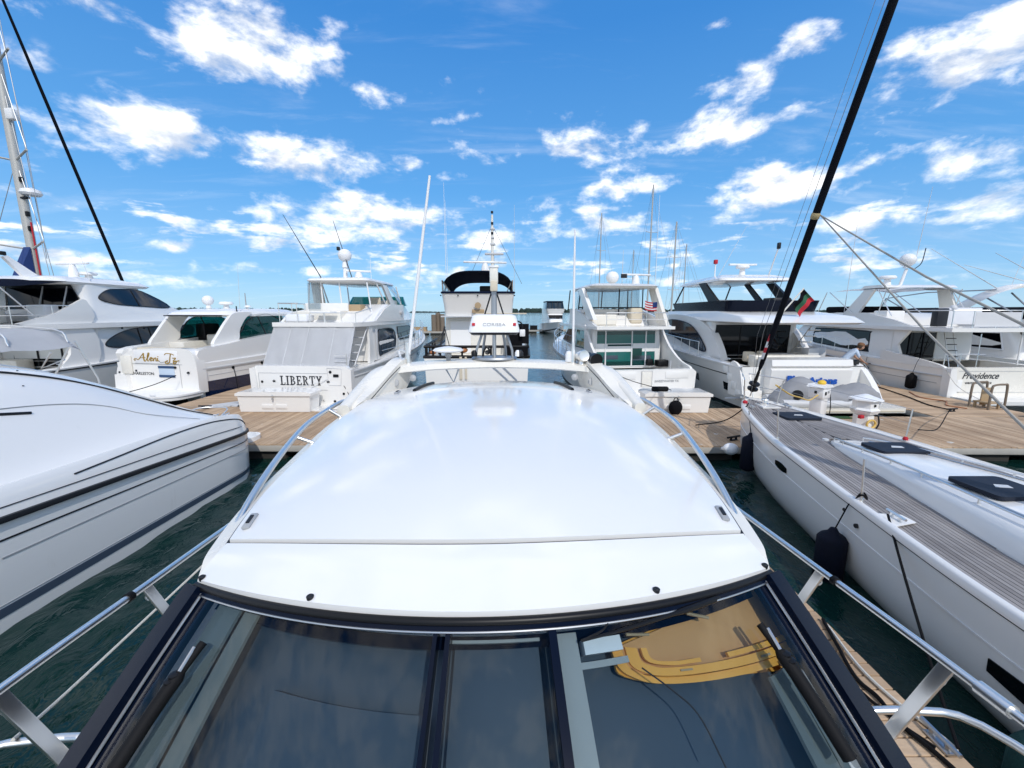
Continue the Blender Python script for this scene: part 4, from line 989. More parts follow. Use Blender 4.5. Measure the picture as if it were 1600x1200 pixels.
    tops = {s_: [stan(d, s_, red=(s_ == 1 and d < 7)) for d in (3.35, 5.9, 9.0)] for s_ in (-1, 1)}
    for s_ in (-1, 1):
        b1 = Vector((s_*.42, -.62, 1.47)); b0 = Vector((s_*.12, -.05, 1.50)); t0 = Vector((s_*.10, .18, 2.12)); t1 = Vector((s_*.50, -.66, 2.10))
        pu = tube('pulpit', spl([b0, b0.lerp(t0, .9), t0, t0.lerp(t1, .35), t1, t1.lerp(b1, .12), b1], 4), .0145, 'chrome', T, 8)
        tube('pulpit_bar', [b0.lerp(t0, .5), t1.lerp(b1, .5)], .011, 'chrome', pu, 6)
    lathe('red_whipping', [(.018, 0), (.055, .01), (.06, .05), (.035, .08), (.018, .085)], 'cloth_red', T, (-.43, -.66, 1.47), 12)
    tubes('life_line', [[(.5, -.66, 2.10), tops[1][0]], [(.5, -.66, 1.82), tops[1][0]-Vector((0, 0, .28))]], .004, 'wire', T, 5)
    # anchor on its bow roller
    an = prism('anchor', [(.34, 1.36), (.58, 1.30), (.66, 1.36), (.60, 1.46), (.30, 1.52), (.0, 1.50), (-.2, 1.46), (-.2, 1.42), (.1, 1.44)], 'x', -.022, .022, 'steel_grey', T, .008)
    for s_ in (-1, 1): slab('anchor_fluke', [(0, .66, 1.36), (s_*.36, .52, 1.38), (s_*.46, .30, 1.40), (s_*.22, .12, 1.44), (0, .18, 1.42)], .012, 'steel_grey', an)
    box('bow_roller', (0, .08, 1.45), (.12, .36, .07), 'chrome', T, .01)
    # furled headsail on its stay: bow to a masthead high above and aft of the view
    a, b = Vector((0, -.10, 1.55)), Vector((0, -7.2, 18.6))
    P_ = lambda t: a.lerp(b, t)
    fo = tube('furled_sail', [P_(t) for t in (.042, .046, .055, .10, .2, .4, .6, 1)], [.025, .035, .055, .064, .072, .072, .066, .04], 'sail_cover', T, 14)
    d_ = (b-a).normalized(); q = Vector((0, 0, 1)).rotation_difference(d_).to_euler()
    lathe('furler_drum', [(0, 0), (.05, 0), (.05, .04), (.13, .06), (.135, .09), (.06, .11), (.06, .2), (.135, .22), (.13, .25), (.045, .28), (.035, .6), (0, .6)], 'black', T, P_(.009), 18, q)
    tube('forestay', [a, P_(.05)], .012, 'chrome', T, 6)
    for k, (t0, t1, m) in enumerate(((.062, .072, 'cloth_white'), (.072, .080, 'cloth_red'), (.080, .089, 'cloth_white'), (.089, .1, 'cloth_red'))):
        bm = bmesh.new(); w1 = .060
        v = []
        for t in (t0, t1):
            c = P_(t)
            for ang in (140, 165, 190, 215, 240): v.append(c+Vector((cos(R(ang))*w1*1.06, sin(R(ang))*w1*1.06, 0)))
        fin(bmvf(v, [(i, i+1, i+6, i+5) for i in range(4)]), 'sail_emblem', m, fo)
    tube('halyard', [Vector((-.07, -.25, 1.6)), Vector((-.16, -.7, 3.3)), Vector((-.12, -4.0, 10.9)), Vector((-.1, -7.1, 18.5))], .006, 'wire', T, 5)
    tube('halyard', [Vector((-.03, -.2, 1.6)), Vector((-.22, -.55, 3.2)), Vector((-.2, -3.8, 10.8)), Vector((-.2, -7.1, 18.5))], .004, 'wire', T, 5)
    kn = P_(.249)
    lathe('sheet_knot', [(.06, -.08), (.082, -.05), (.086, 0), (.082, .05), (.06, .08)], 'rope_tan', fo, kn, 14, q)
    for k, e in enumerate((kn+(Vector((-2.05, -7.78, 2.87))-kn)*1.45, kn+(Vector((-1.63, -7.28, 3.72))-kn)*1.45)):
        o = tube('headsail_sheet', [kn+Vector((.08, -.05, 0)), kn.lerp(e, .5)-Vector((0, 0, .06)), e], .013, 'rope_grey', T, 6)
    lm = tube('mast', [(0, -7.3, 1.55), (0, -7.3, 19.0)], [.11, .09], 'mast_alu', T, 12)
    # hull ports
    def port(d0, d1, q0, q1, nm='hull_port'):
        pts = []; n = 8
        for i in range(n+1): d = d0+(d1-d0)*i/n; pts.append(hp(d, q0-.02*sin(pi*i/n), -1, .0))
        for i in range(n+1): d = d1+(d0-d1)*i/n; pts.append(hp(d, q1+.02*sin(pi*i/n), -1, .0))
        return slab(nm, pts, .012, 'black_gloss', T, 0, .004, (-1, 0, 0))
    port(3.55, 4.0, .21, .27); port(7.9, 9.0, .40, .50)
    lathe('through_hull', [(0, 0), (.028, 0), (.02, .012), (0, .005)], 'black', T, hp(5.7, .14, -1, .0), 12, (0, -pi/2, 0)); lathe('through_hull', [(0, 0), (.03, 0), (.03, .03), (0, .03)], 'dark_trim', T, hp(6.0, .2, -1, .0), 12, (0, -pi/2, 0))
    # cleats with lines
    for d, s_ in ((6.35, -1), (1.0, -1), (1.0, 1)): cleat(T, (s_*(hb(d)-.22), -d, zs(d)+.02), pi/2+.1*s_, 'chrome', 1.25)
    prism('cleat_plate', [(-1.80, -6.2), (-1.45, -6.25), (-1.45, -6.45), (-1.80, -6.55)], 'z', zs(6.3)+.02, zs(6.3)+.03, 'gelcoat', T, .004)
    W_ = lambda v: tuple(Vector(v)+Vector((ox, oy, 0)))
    fender('dark navy fender low by the sailing yacht bow', W_((-.98, -2.0, 1.02)), W_((-1.0, -2.0, .18)), .17, 'fender_navy', [W_((-.85, -1.6, 1.5))], group='fenders of the teak decked yacht')
    T2 = thing('mooring_ball', 'round white float beside the navy bow fender', 'float', W_((-1.28, -1.75, .62)), 0)
    sphere('float_body', (0, 0, 0), .14, 'white_paint', T2, (1.25, 1, 1)); lathe('float_collar', [(.05, 0), (.06, .02), (.03, .06), (0, .06)], 'grey_plastic', T2, (-.17, 0, 0), 12, (0, -pi/2, 0))
    pf = hp(5.75, .66, -1, .19)
    fender('big navy fender hanging from a black line at the middle of the sailing yacht', W_(pf+Vector((0, 0, .38))), W_(pf-Vector((0, 0, .46))), .185, 'fender_navy', [W_(hp(5.8, .05, -1, .02)), W_(hp(5.85, -.05, -1, -.05)), W_((-(hb(5.9)-.09), -5.9, 1.36))], group='fenders of the teak decked yacht')
    pf = hp(8.65, .72, -1, .26)
    fender('dark green fender with red lashing near the lower right corner', W_(pf+Vector((0, 0, .34))), W_(pf-Vector((0, 0, .6))), .25, 'fender_green', [W_(hp(8.5, .3, -1, .05)), W_(hp(8.4, -.03, -1, .0))], rope_m='cloth_red')
    kt = Vector((-(hb(5.9)-.09), -5.9, 1.34)); tube('line_knot', [kt+Vector((.05*cos(a), .05*sin(a), .03*sin(2*a))) for a in [i*.6 for i in range(22)]], .012, 'rope_black', T, 6)
    rope('spring_line', 'black mooring line from the teak decked yacht down to the narrow finger dock', W_((-1.72, -6.35, 1.30)), (3.42, 2.72, .50), .05, .014, 'rope_black', cat='mooring line')
    rope('bow_line', 'black mooring line from the sailing yacht bow to the dock edge', W_((-.45, -.85, 1.52)), W_((-1.0, .8, .5)), .03, .015, 'rope_black', cat='mooring line', mids=[W_((-.62, -1.0, 1.44)), W_((-.9, -.6, 1.0))])
    return T
sailboat()
# ------------------------------------------------------------ boats moored stern-to behind the dock
GRP = 'motor boats moored stern to along the dock'
def lines_y(a, b, n): return [a+(b-a)*i/n for i in range(n+1)]
def stern_letters(T, s, m, x, y, z, size, **k): return text('stern_lettering', s, m, T, (x, y, z), size, **k)

def serif_word(T, word, x, y, z, h, m):
    """bold slab serif capitals cut from flat strokes, each letter one part"""
    w_, t_, sf = .20, .085, .03
    G_ = {'L': (.56, [('r', .1, 0, .24, 1), ('r', 0, 0, .34, .09), ('r', 0, .91, .34, 1), ('r', .1, 0, .56, .09), ('r', .49, 0, .56, .28)]),
          'I': (.34, [('r', .1, 0, .24, 1), ('r', 0, 0, .34, .09), ('r', 0, .91, .34, 1)]),
          'B': (.62, [('r', .1, 0, .24, 1), ('r', 0, 0, .34, .09), ('r', 0, .91, .34, 1), ('a', .30, .745, .24, .21, -90, 90), ('a', .30, .275, .30, .23, -90, 90)]),
          'E': (.60, [('r', .1, 0, .24, 1), ('r', 0, 0, .58, .09), ('r', 0, .91, .56, 1), ('r', .2, .46, .42, .55), ('r', .50, 0, .58, .27), ('r', .49, .75, .56, 1), ('r', .37, .38, .43, .63)]),
          'R': (.68, [('r', .1, 0, .24, 1), ('r', 0, 0, .34, .09), ('r', 0, .91, .34, 1), ('a', .30, .73, .26, .225, -90, 90), ('l', .34, .5, .56, .04), ('r', .48, 0, .70, .09)]),
          'T': (.62, [('r', .24, 0, .38, 1), ('r', .14, 0, .48, .09), ('r', 0, .91, .62, 1), ('r', 0, .72, .07, 1), ('r', .55, .72, .62, 1)]),
          'Y': (.68, [('r', .27, 0, .41, .5), ('r', .17, 0, .51, .09), ('l', .14, .97, .34, .45), ('l', .56, .97, .34, .45), ('r', .0, .91, .28, 1), ('r', .42, .91, .70, 1)])}
    tot = sum(G_[c][0] for c in word)+.10*(len(word)-1); cx = x-tot*h/2
    for c in word:
        bm = bmesh.new(); d = 0
        for k, q in enumerate(G_[c][1]):
            dy = .0004*k
            if q[0] == 'r': abox(bm, (cx+(q[1]+q[3])/2*h, y-dy, z+(q[2]+q[4])/2*h), ((q[3]-q[1])*h, .008, (q[4]-q[2])*h))
            elif q[0] == 'l':
                L_ = math.hypot(q[3]-q[1], q[4]-q[2]); abox(bm, (cx+(q[1]+q[3])/2*h, y-dy, z+(q[2]+q[4])/2*h), (.13*h, .008, L_*h), (0, math.atan2(q[3]-q[1], q[4]-q[2]), 0))
            else:
                n = 10; pr = None
                for i in range(n+1):
                    a = R(q[5]+(q[6]-q[5])*i/n); row = []
                    for f in (1.0, .0):
                        rx, rz = q[3]-(.13 if f == 0 else 0), q[4]-(.085 if f == 0 else 0)
                        row += [bm.verts.new((cx+(q[1]+rx*cos(a))*h, y-dy+e, z+(q[2]+rz*sin(a))*h)) for e in (-.004, .004)]
                    if pr:
                        for u, v_ in ((0, 1), (1, 3), (3, 2), (2, 0)): bm.faces.new((pr[u], pr[v_], row[v_], row[u]))
                    pr = row
        fin(bm, 'letter', m, T); cx += (G_[c][0]+.10)*h
def liberty():
    T = thing('motor_yacht', 'white flybridge yacht lettered LIBERTY with pale canvas closing its stern', 'boat', (-7.55, 15.15, 0), R(-5), GRP)
    H = Hull(14.2, 4.0, 1.72, 2.55, tw=.93, zc0=.05, zc1=1.3, rake=1.6, bp=2.2, hc=.95)
    H.shell('hull', 'hull_white', T); H.deck('deck', 'gelcoat', T, .0, .99, .02, .06)
    H.band('rub_rail', .0, .045, 'grp_grey', T, out=.045); H.band('hull_moulding', .14, .17, 'grey_plastic', T, out=.012, t0=.01, t1=.8); H.band('hull_moulding', .36, .375, 'grey_plastic', T, out=.008, t0=.02, t1=.9)
    H.band('boot_stripe', .97, 1.0, 'navy_gel', T, out=.01)
    for t in (.12, .22, .34, .46, .58): slab('hull_port', [H.pt(t+a, q, 1, .0) for a, q in ((0, .22), (.022, .22), (.022, .30), (0, .30))], .012, 'dark_glass', T, 0, .006, (1, 0, 0))
    # transom with mouldings, door, platform
    w_ = H.hb(0)
    v = [(-w_, 1.70), (-w_-.02, 1.2), (-w_+.12, .42), (w_-.12, .42), (w_+.02, 1.2), (w_, 1.70), (w_-.16, 1.88), (-w_+.16, 1.88)]
    prism('transom', v, 'y', -.16, .03, 'gelcoat', T, .05, 3)
    for sd_ in (-1, 1): prism('quarter_moulding', [(sd_*(w_+.02), .42), (sd_*(w_+.04), 1.78), (sd_*(w_-.14), 1.84), (sd_*(w_-.24), .42)], 'y', -.24, .0, 'gelcoat', T, .05, 3)
    tubes('transom_groove', [[(-1.62, -.163, 1.62), (1.0, -.163, 1.62)], [(-1.62, -.163, 1.02), (.95, -.163, 1.02)], [(-1.62, -.163, 1.02), (-1.62, -.163, 1.62)]], .007, 'grey_plastic', T)
    tube('door_outline', [(.98, -.164, 1.82), (1.02, -.164, 1.2), (1.46, -.164, 1.2), (1.52, -.164, 1.8), (.98, -.164, 1.82)], .012, 'grp_grey', T)
    box('door_latch', (1.30, -.175, 1.55), (.20, .03, .10), 'black', T, .01); lathe('door_handle', [(0, 0), (.05, 0), (.05, .02), (0, .03)], 'dark_trim', T, (1.10, -.165, 1.68), 12, (pi/2, 0, 0))
    serif_word(T, 'LIBERTY', -.02, -.168, 1.19, .335, 'black_text')
    for sx_ in (-1, 1):
        st = []
        for i in range(10): a = pi/2+i*pi/5; r_ = .062 if i % 2 == 0 else .026; st.append((-.02+sx_*1.02+r_*cos(a), -.172, 1.33+r_*sin(a)))
        slab('star_emblem', st, .006, 'black_text', T, 0, 0, (0, -1, 0))
    for k, (x, y) in enumerate(((-1.5, 1.30), (-1.42, .78), (-1.1, .72), (-.8, .74), (1.2, .62), (1.48, .64), (1.55, .9), (.78, .64))): lathe('transom_fitting', [(0, 0), (.045, 0), (.045, .015), (.02, .03), (0, .03)], ('black', 'chrome')[k % 2], T, (x, -.165, y), 10, (pi/2, 0, 0))
    prism('swim_platform', rrect(-1.95, 1.95, -1.05, -.1, .3), 'z', .36, .48, 'gelcoat', T, .03, 3)
    box('platform_box', (1.55, -.7, .56), (.55, .45, .14), 'gelcoat', T, .03)
    boxes('platform_bracket', [((x, -.55, .22), (.12, .8, .26)) for x in (-1.2, 0, 1.2)], 'black', T)
    # cockpit canvas, slack between its seams
    v, f = [], []; nx, nz = 40, 14
    for i in range(nz+1):
        for j in range(nx+1):
            a, b = j/nx, i/nz; x0, x1 = -1.52+.02*b, 1.70-.05*b; x = x0+(x1-x0)*a
            seam = min(abs(a-q) for q in (0, .22, .44, .76, 1)); y = .02+.82*b-.035*min(1, seam/.06)*sin(b*pi)-.012*sin(a*31+b*5)*(1-b*.5)-.02*abs(sin(a*pi*7))*(1-b)
            v.append((x, y, 1.86+1.40*b))
    k = nx+1
    for i in range(nz):
        for j in range(nx): a = i*k+j; f.append((a, a+1, a+k+1, a+k))
    bm = bmvf(v, f); bmesh.ops.solidify(bm, geom=bm.faces[:], thickness=.015); c_ = fin(bm, 'cockpit_canvas', 'white_canvas', T, 60)
    tubes('canvas_seam', [[(-1.52+.02*b+(3.22-.07*b)*q, -.005+.82*b, 1.86+1.40*b) for b in (0, .25, .5, .75, 1)] for q in (.22, .44, .76)], .010, 'light_canvas', c_)
    for sd_ in (-1, 1):
        q = [(sd_*1.54, .03, 1.86), (sd_*1.52, .84, 3.26), (sd_*1.62, 2.6, 3.26), (sd_*1.75, 2.6, 1.9)]
        if sd_ < 0: slab('side_canvas', q, .012, 'white_canvas', T)
    boxes('ladder_step', [((1.45, .75+.26*i, 2.0+.27*i), (.42, .16, .03)) for i in range(5)], 'grp_grey', T, .005); tubes('ladder_rail', [[(1.24, .6, 1.85), (1.24, 1.85, 3.2)], [(1.66, .6, 1.85), (1.66, 1.85, 3.2)]], .018, 'white_paint', T)
    tubes('cockpit_rail', [[(1.18, .05, 2.25), (1.62, .05, 2.25)], [(1.18, .05, 2.02), (1.62, .05, 2.02)], [(1.62, .05, 1.86), (1.62, .05, 2.3)]], .016, 'chrome', T)
    # cabin
    lv = [(1.80, 2.2, 10.6, 1.66, 1.28, .15), (2.5, 2.2, 9.9, 1.66, 1.28, .15), (3.26, 2.2, 8.2, 1.60, 1.25, .15)]
    cabin('cabin', lv, 'gelcoat', T)
    prism('cabin_wing', [(2.3, 1.75), (2.3, 3.26), (1.95, 3.26), (2.0, 2.6), (1.9, 1.75)], 'x', 1.58, 1.68, 'gelcoat', T, .03)
    for sd_ in (-1, 1):
        win('side_window', lv, sd_, [(3.0, 2.02), (3.1, 2.95), (3.6, 3.05), (4.9, 3.03), (5.35, 2.8), (5.25, 2.25), (4.8, 2.08), (3.5, 1.98)], 'blue_glass', T, 4, 'dark_trim', .02)
        win('side_window', lv, sd_, [(5.75, 2.55), (5.85, 3.08), (8.0, 3.06), (8.9, 2.55), (8.6, 2.46), (6.0, 2.44)], 'dark_glass', T, 0, 'dark_trim', .02)
    awin('windscreen', lv, [(-1.1, 2.5), (1.1, 2.5), (1.05, 3.18), (-1.05, 3.18)], 'dark_glass', T, 0, None, front=True)
    box('door_frame', (1.9-.20, 2.62, 2.55), (.03, .06, 1.1), 'grp_grey', T, .01); box('vent_strip', (1.675, 2.75, 2.55), (.02, .07, .9), 'grp_grey', T, .008)
    # flybridge
    sl_ = [(-1.56, .78), (1.62, .78), (1.74, 1.5), (1.66, 7.6), (1.1, 8.8), (-1.1, 8.8), (-1.66, 7.6), (-1.66, 1.5)]
    prism('flybridge_deck', sl_, 'z', 3.24, 3.40, 'gelcoat', T, .05, 3)
    co_ = [(3.38, 2.2, 8.9, 1.72, 1.25, .3), (3.75, 2.9, 8.5, 1.70, 1.22, .35), (4.12, 4.1, 8.0, 1.64, 1.15, .4)]
    rings = [ring(*l, k=6) for l in co_]; loft('flybridge_coaming', rings, 'gelcoat', T, True, (False, False))
    prism('flybridge_wing', [(1.3, 3.38), (2.6, 3.42), (3.6, 3.9), (4.4, 4.12), (6.0, 4.12), (6.0, 3.38)], 'x', 1.60, 1.73, 'gelcoat', T, .03); prism('flybridge_wing', [(1.4, 3.38), (2.0, 3.75), (3.4, 3.92), (6.0, 4.1), (6.0, 3.38)], 'x', -1.66, -1.54, 'gelcoat', T, .03)
    box('flybridge_seat', (-.6, 2.7, 3.62), (1.9, .7, .44), 'cream', T, .06, None, 3); box('flybridge_seat_back', (-.6, 3.1, 3.95), (1.9, .16, .42), 'gelcoat', T, .05, None, 3)
    box('helm_console', (.6, 6.4, 3.9), (1.2, .6, .9), 'cream', T, .06); box('helm_chair', (.75, 5.2, 3.85), (.55, .5, .5), 'beige', T, .08); box('helm_chair_back', (.75, 4.95, 4.2), (.55, .12, .5), 'beige', T, .05)
    boxes('bait_station', [((.45, 3.4, 3.75), (.8, .5, .7)), ((.2, 3.2, 3.6), (.25, .3, .4))], 'tan', T, .02)
    pts = [(-1.55, 3.2, 4.12), (-1.57, 1.25, 4.12), (1.56, 1.25, 4.06)]; bs = [(-1.66, 2.4, 3.42), (-1.68, .5, 3.4), (1.66, .5, 3.4)]
    pr = tube('flybridge_rail', [pts[0], pts[1], (-.75, 1.2, 4.12)], .02, 'chrome', T); tubes('rail_post', [[(-1.56, y, 4.12), (-1.55, y, 3.4)] for y in (1.25, 2.1, 3.0)]+[[(-.8, 1.2, 4.12), (-.8, 1.2, 3.4)]], .015, 'chrome', pr)
    p2 = tube('stair_rail', [(-.3, 1.2, 3.75), (1.52, 1.2, 3.75), (1.58, 2.6, 3.95)], .016, 'chrome', T); tubes('rail_post', [[(x, 1.2, 3.75), (x, 1.2, 3.4)] for x in (-.3, .3, .95, 1.52)], .014, 'chrome', p2)
    box('life_raft', (-1.0, 1.7, 3.55), (.9, .6, .3), 'white_canvas', T, .08, None, 3); box('deck_table', (-.1, 1.9, 3.78), (.8, .6, .05), 'white_paint', T, .02); tube('table_leg', [(-.1, 1.9, 3.4), (-.1, 1.9, 3.78)], .04, 'chrome', T)
    ws = [ring(4.1, 6.6, 8.35, 1.64, 1.16, .5, 6), ring(4.55, 6.9, 7.8, 1.5, 1.05, .45, 6)]; loft('flybridge_windscreen', ws, 'teal_glass', T, True, (False, False))
    # hard top on frames
    tp = [(5.0, 2.9, 6.7, 1.30, .98, .35), (5.08, 2.75, 6.85, 1.40, 1.06, .4), (5.16, 2.8, 6.8, 1.36, 1.02, .4), (5.22, 3.1, 6.5, 1.15, .85, .35)]
    cabin('hard_top', tp, 'gelcoat', T, k=6)
    tubes('top_frame', [[(sd_*1.40, y0, 3.7), (sd_*1.25, y1, 5.02)] for sd_ in (-1, 1) for y0, y1 in ((3.0, 3.0), (5.0, 4.0), (6.9, 6.4))]+[[(-.75, 3.1, 3.5), (-.75, 3.0, 5.02)], [(.1, 3.1, 3.5), (.05, 3.0, 5.02)]], .032, 'white_paint', T, 8)
    prism('top_leg', [(5.6, 4.1), (6.2, 4.1), (5.2, 5.0), (4.7, 5.0)], 'x', 1.16, 1.26, 'gelcoat', T, .02); prism('top_leg', [(3.4, 3.6), (4.2, 3.9), (3.9, 5.0), (3.2, 5.0)], 'x', -1.30, -1.20, 'cream', T, .02)
    slab('clear_curtain', [(-1.35, 2.95, 3.9), (-.80, 2.95, 3.9), (-.80, 2.95, 5.0), (-1.32, 2.95, 5.0)], .006, 'clear_vinyl', T); slab('clear_curtain', [(1.55, 6.0, 4.15), (1.2, 7.2, 4.5), (1.05, 6.6, 5.02), (1.25, 5.2, 5.02)], .006, 'clear_vinyl', T)
    # mast gear
    tube('radar_mast', [(-.45, 4.6, 5.15), (-.45, 4.7, 5.8)], .10, 'white_paint', T); dome(T, (-.45, 4.7, 6.3), .30, post=.3); array(T, (.15, 4.7, 5.62), 1.1, .5, h=.42); box('flood_light', (-.68, 4.6, 6.6), (.12, .14, .16), 'dark_trim', T, .02)
    whip(T, (-.9, 3.4, 5.18), (-.62, .1, 1), 3.2, .022, 'dark_trim'); whip(T, (.05, 4.3, 5.18), (-.40, .25, 1), 3.0, .022, 'dark_trim'); whip(T, (.1, 6.2, 5.18), (0, 0, 1), 1.3, .012)
    # bow rail on the starboard side
    for sd_ in (1, -1):
        b_ = H.sheer(sd_, .35, .97, 10, 0.02, -.06); t_ = [p+Vector((0, 0, .72)) for p in b_]; rail(T, t_, .017, base=b_, mid=True)
        h_ = [side_pt(lv, sd_, y, 2.15)+Vector((sd_*.06, 0, 0)) for y in (3.2, 4.2, 5.4)]; tube('grab_rail', h_, .015, 'chrome', T)
    cleat(T, (1.75, .5, 1.78), pi/2); lathe('bridge_light', [(0, 0), (.10, 0), (.11, .05), (0, .08)], 'grp_grey', T, (1.74, 5.6, 3.75), 14, (0, pi/2, 0))
    return T
liberty()

def script_cruiser():
    T = thing('motor_cruiser', 'white express cruiser with navy hull side and gold script on its stern', 'boat', (-14.55, 17.2, 0), R(-10), GRP)
    H = Hull(12.5, 4.3, 1.72, 2.05, tw=.92, zc0=.0, zc1=1.1, rake=1.5, bp=2.2, hc=.95)
    H.shell('hull', 'hull_white', T); H.deck('foredeck', 'gelcoat', T, .40, .99, .0, .10)
    H.band('navy_topside', .44, .97, 'navy_gel', T, out=.010, t0=.02); H.band('rub_rail', .12, .16, 'grp_grey', T, out=.04); H.band('styling_line', .30, .315, 'grp_grey', T, out=.01, t0=.04, t1=.85)
    # rounded stern: transom block, side coamings, platform
    cr = spl([(-2.0, .55), (-1.9, 1.35), (-1.62, 1.85), (-1.2, 2.18), (-.6, 2.30), (.9, 2.34), (1.7, 2.30), (1.95, 2.0), (2.02, 1.3), (2.0, .55)], 4)
    prism('transom', cr, 'y', -.12, .30, 'gelcoat', T, .07, 3)
    prism('boarding_step', [(-1.85, .55), (-1.80, 1.25), (-1.25, 1.25), (-1.2, .55)], 'y', -.30, -.10, 'gelcoat', T, .04, 3); box('walkway_gate', (-1.3, -.16, 1.65), (.5, .06, .75), 'cream', T, .02)
    box('transom_panel', (.15, -.135, 1.98), (2.1, .03, .52), 'white_paint', T, .012); tubes('panel_gap', [[(-1.05, -.135, 1.70), (1.35, -.135, 1.70)], [(1.22, -.135, .75), (1.22, -.135, 1.68)]], .007, 'grey_plastic', T)
    X0, Z0, k_ = -.92, 1.82, .36
    strokes = [([(-.10, .12), (-.22, .06), (-.24, .20), (-.08, .28), (.12, .16), (.36, .55), (.62, .98)], .014), ([(.62, .98), (.60, .55), (.62, .06), (.72, .02)], .028), ([(.30, .36), (.50, .42), (.74, .44)], .013),
               ([(.78, .10), (.98, .52), (1.10, .92), (1.02, .98), (.92, .55), (.90, .06), (1.00, .04)], .020), ([(1.04, .16), (1.22, .26), (1.28, .42), (1.18, .44), (1.10, .22), (1.16, .04), (1.32, .10)], .020),
               ([(1.36, .42), (1.40, .04), (1.44, .24), (1.58, .42), (1.62, .30), (1.60, .06), (1.70, .06)], .020), ([(1.76, .40), (1.74, .08), (1.86, .06)], .022), ([(1.80, .56), (1.83, .60)], .022),
               ([(2.36, .80), (2.52, .98), (2.92, .94), (3.14, .80)], .016), ([(2.88, .94), (2.80, .50), (2.70, -.10), (2.46, -.26), (2.36, -.08), (2.60, .12)], .022), ([(3.0, .42), (3.26, .42), (3.02, .06), (3.30, .08), (3.20, -.22), (3.02, -.26), (3.06, -.06), (3.50, .14)], .018)]
    for pts, r_ in strokes: tube('script_stroke', [(X0+.16+x*k_*1.60, -.153, Z0+z*k_*.92) for x, z in spl(pts, 5)], r_*1.05, 'gold_text', T, 6)
    tube('script_flourish', spl([(.30, -.154, 1.84), (.38, -.154, 1.77), (.62, -.154, 1.80), (.9, -.154, 1.74), (1.15, -.154, 1.80)], 5), .007, 'black_text', T, 6)
    stern_letters(T, 'CHARLESTON', 'black_text', -.62, -.126, 1.24, .17, sx=1.05)
    tg = box('registration_decal', (.58, -.13, 1.40), (.74, .016, .46), 'pale_decal', T, .003)
    for z in (1.585, 1.215): box('decal_bar', (.58, -.14, z), (.76, .016, .10), 'blue_decal', tg, .003)
    lathe('shore_power_inlet', [(0, 0), (.05, 0), (.05, .03), (0, .03)], 'black', T, (1.02, -.13, 1.58), 12, (pi/2, 0, 0)); lathe('stern_light', [(0, 0), (.05, 0), (.04, .05), (0, .05)], 'dark_trim', T, (1.62, -.14, 1.38), 12, (pi/2, 0, 0))
    pl_ = [(-2.15, -.05), (-2.2, -.9), (-1.95, -1.35), (-1.2, -1.6), (0, -1.68), (1.2, -1.6), (1.95, -1.3), (2.15, -.8), (2.1, -.05)]
    prism('swim_platform', spl(pl_, 3), 'z', .48, .66, 'gelcoat', T, .05, 3); tube('platform_edge', [(x, y, .60) for x, y in spl(pl_, 3)], .025, 'grp_grey', T)
    boxes('platform_bracket', [((x, -.6, .3), (.15, 1.0, .3)) for x in (-1.3, 0, 1.3)], 'black', T)
    for x in (-1.2, -.3, .6, 1.3): box('platform_cleat', (x, -1.55+.1*abs(x), .68), (.22, .06, .04), 'grp_grey', T, .01)
    # cockpit
    H.gunwale('gunwale', 'gelcoat', T, .02, .42, .34, .9); prism('cockpit_sole', [(-1.7, .2), (1.7, .2), (1.75, 5), (-1.75, 5)], 'z', .85, .92, 'cream', T)
    for sd_ in (-1, 1): prism('cockpit_coaming', spl([(.1, 1.7), (.1, 2.25), (1.5, 2.42), (3.2, 2.62), (5, 2.7), (6.4, 2.1), (6.4, 1.7)], 3), 'x', sd_*1.66, sd_*1.98, 'gelcoat', T, .06, 3)
    sb = box('stern_seat', (0, .62, 1.55), (2.8, .6, 1.3), 'cream', T, .08, None, 3); box('seat_cushion', (0, .62, 2.25), (2.7, .55, .12), 'beige', sb, .05, None, 3)
    box('wet_bar', (-1.1, 2.6, 1.7), (.8, 1.4, 1.5), 'cream', T, .06); box('table_top', (.3, 2.2, 2.05), (1.1, .8, .05), 'gelcoat', T, .02); box('helm_seat', (.75, 3.3, 2.25), (1.0, .5, .95), 'cream', T, .08, None, 3); box('helm_seat', (-.4, 3.4, 2.25), (.7, .5, .95), 'cream', T, .08, None, 3); box('helm_console', (.4, 5.5, 2.2), (2.2, .7, 1.0), 'gelcoat', T, .08); box('instrument_panel', (.5, 5.12, 2.65), (1.2, .06, .25), 'black', T, .02)
    # arch-like hard top: side legs swoop down to the coaming
    tp = [(3.58, 1.95, 7.0, 1.58, 1.4, .5), (3.66, 1.82, 7.2, 1.66, 1.46, .55), (3.78, 1.95, 7.15, 1.60, 1.42, .55), (3.90, 2.4, 6.7, 1.36, 1.2, .5), (3.95, 3.0, 6.2, 1.0, .9, .4)]
    cabin('hard_top', tp, 'gelcoat', T, k=6); box('top_rear_edge', (0, 1.86, 3.62), (3.0, .06, .05), 'dark_trim', T, .01)
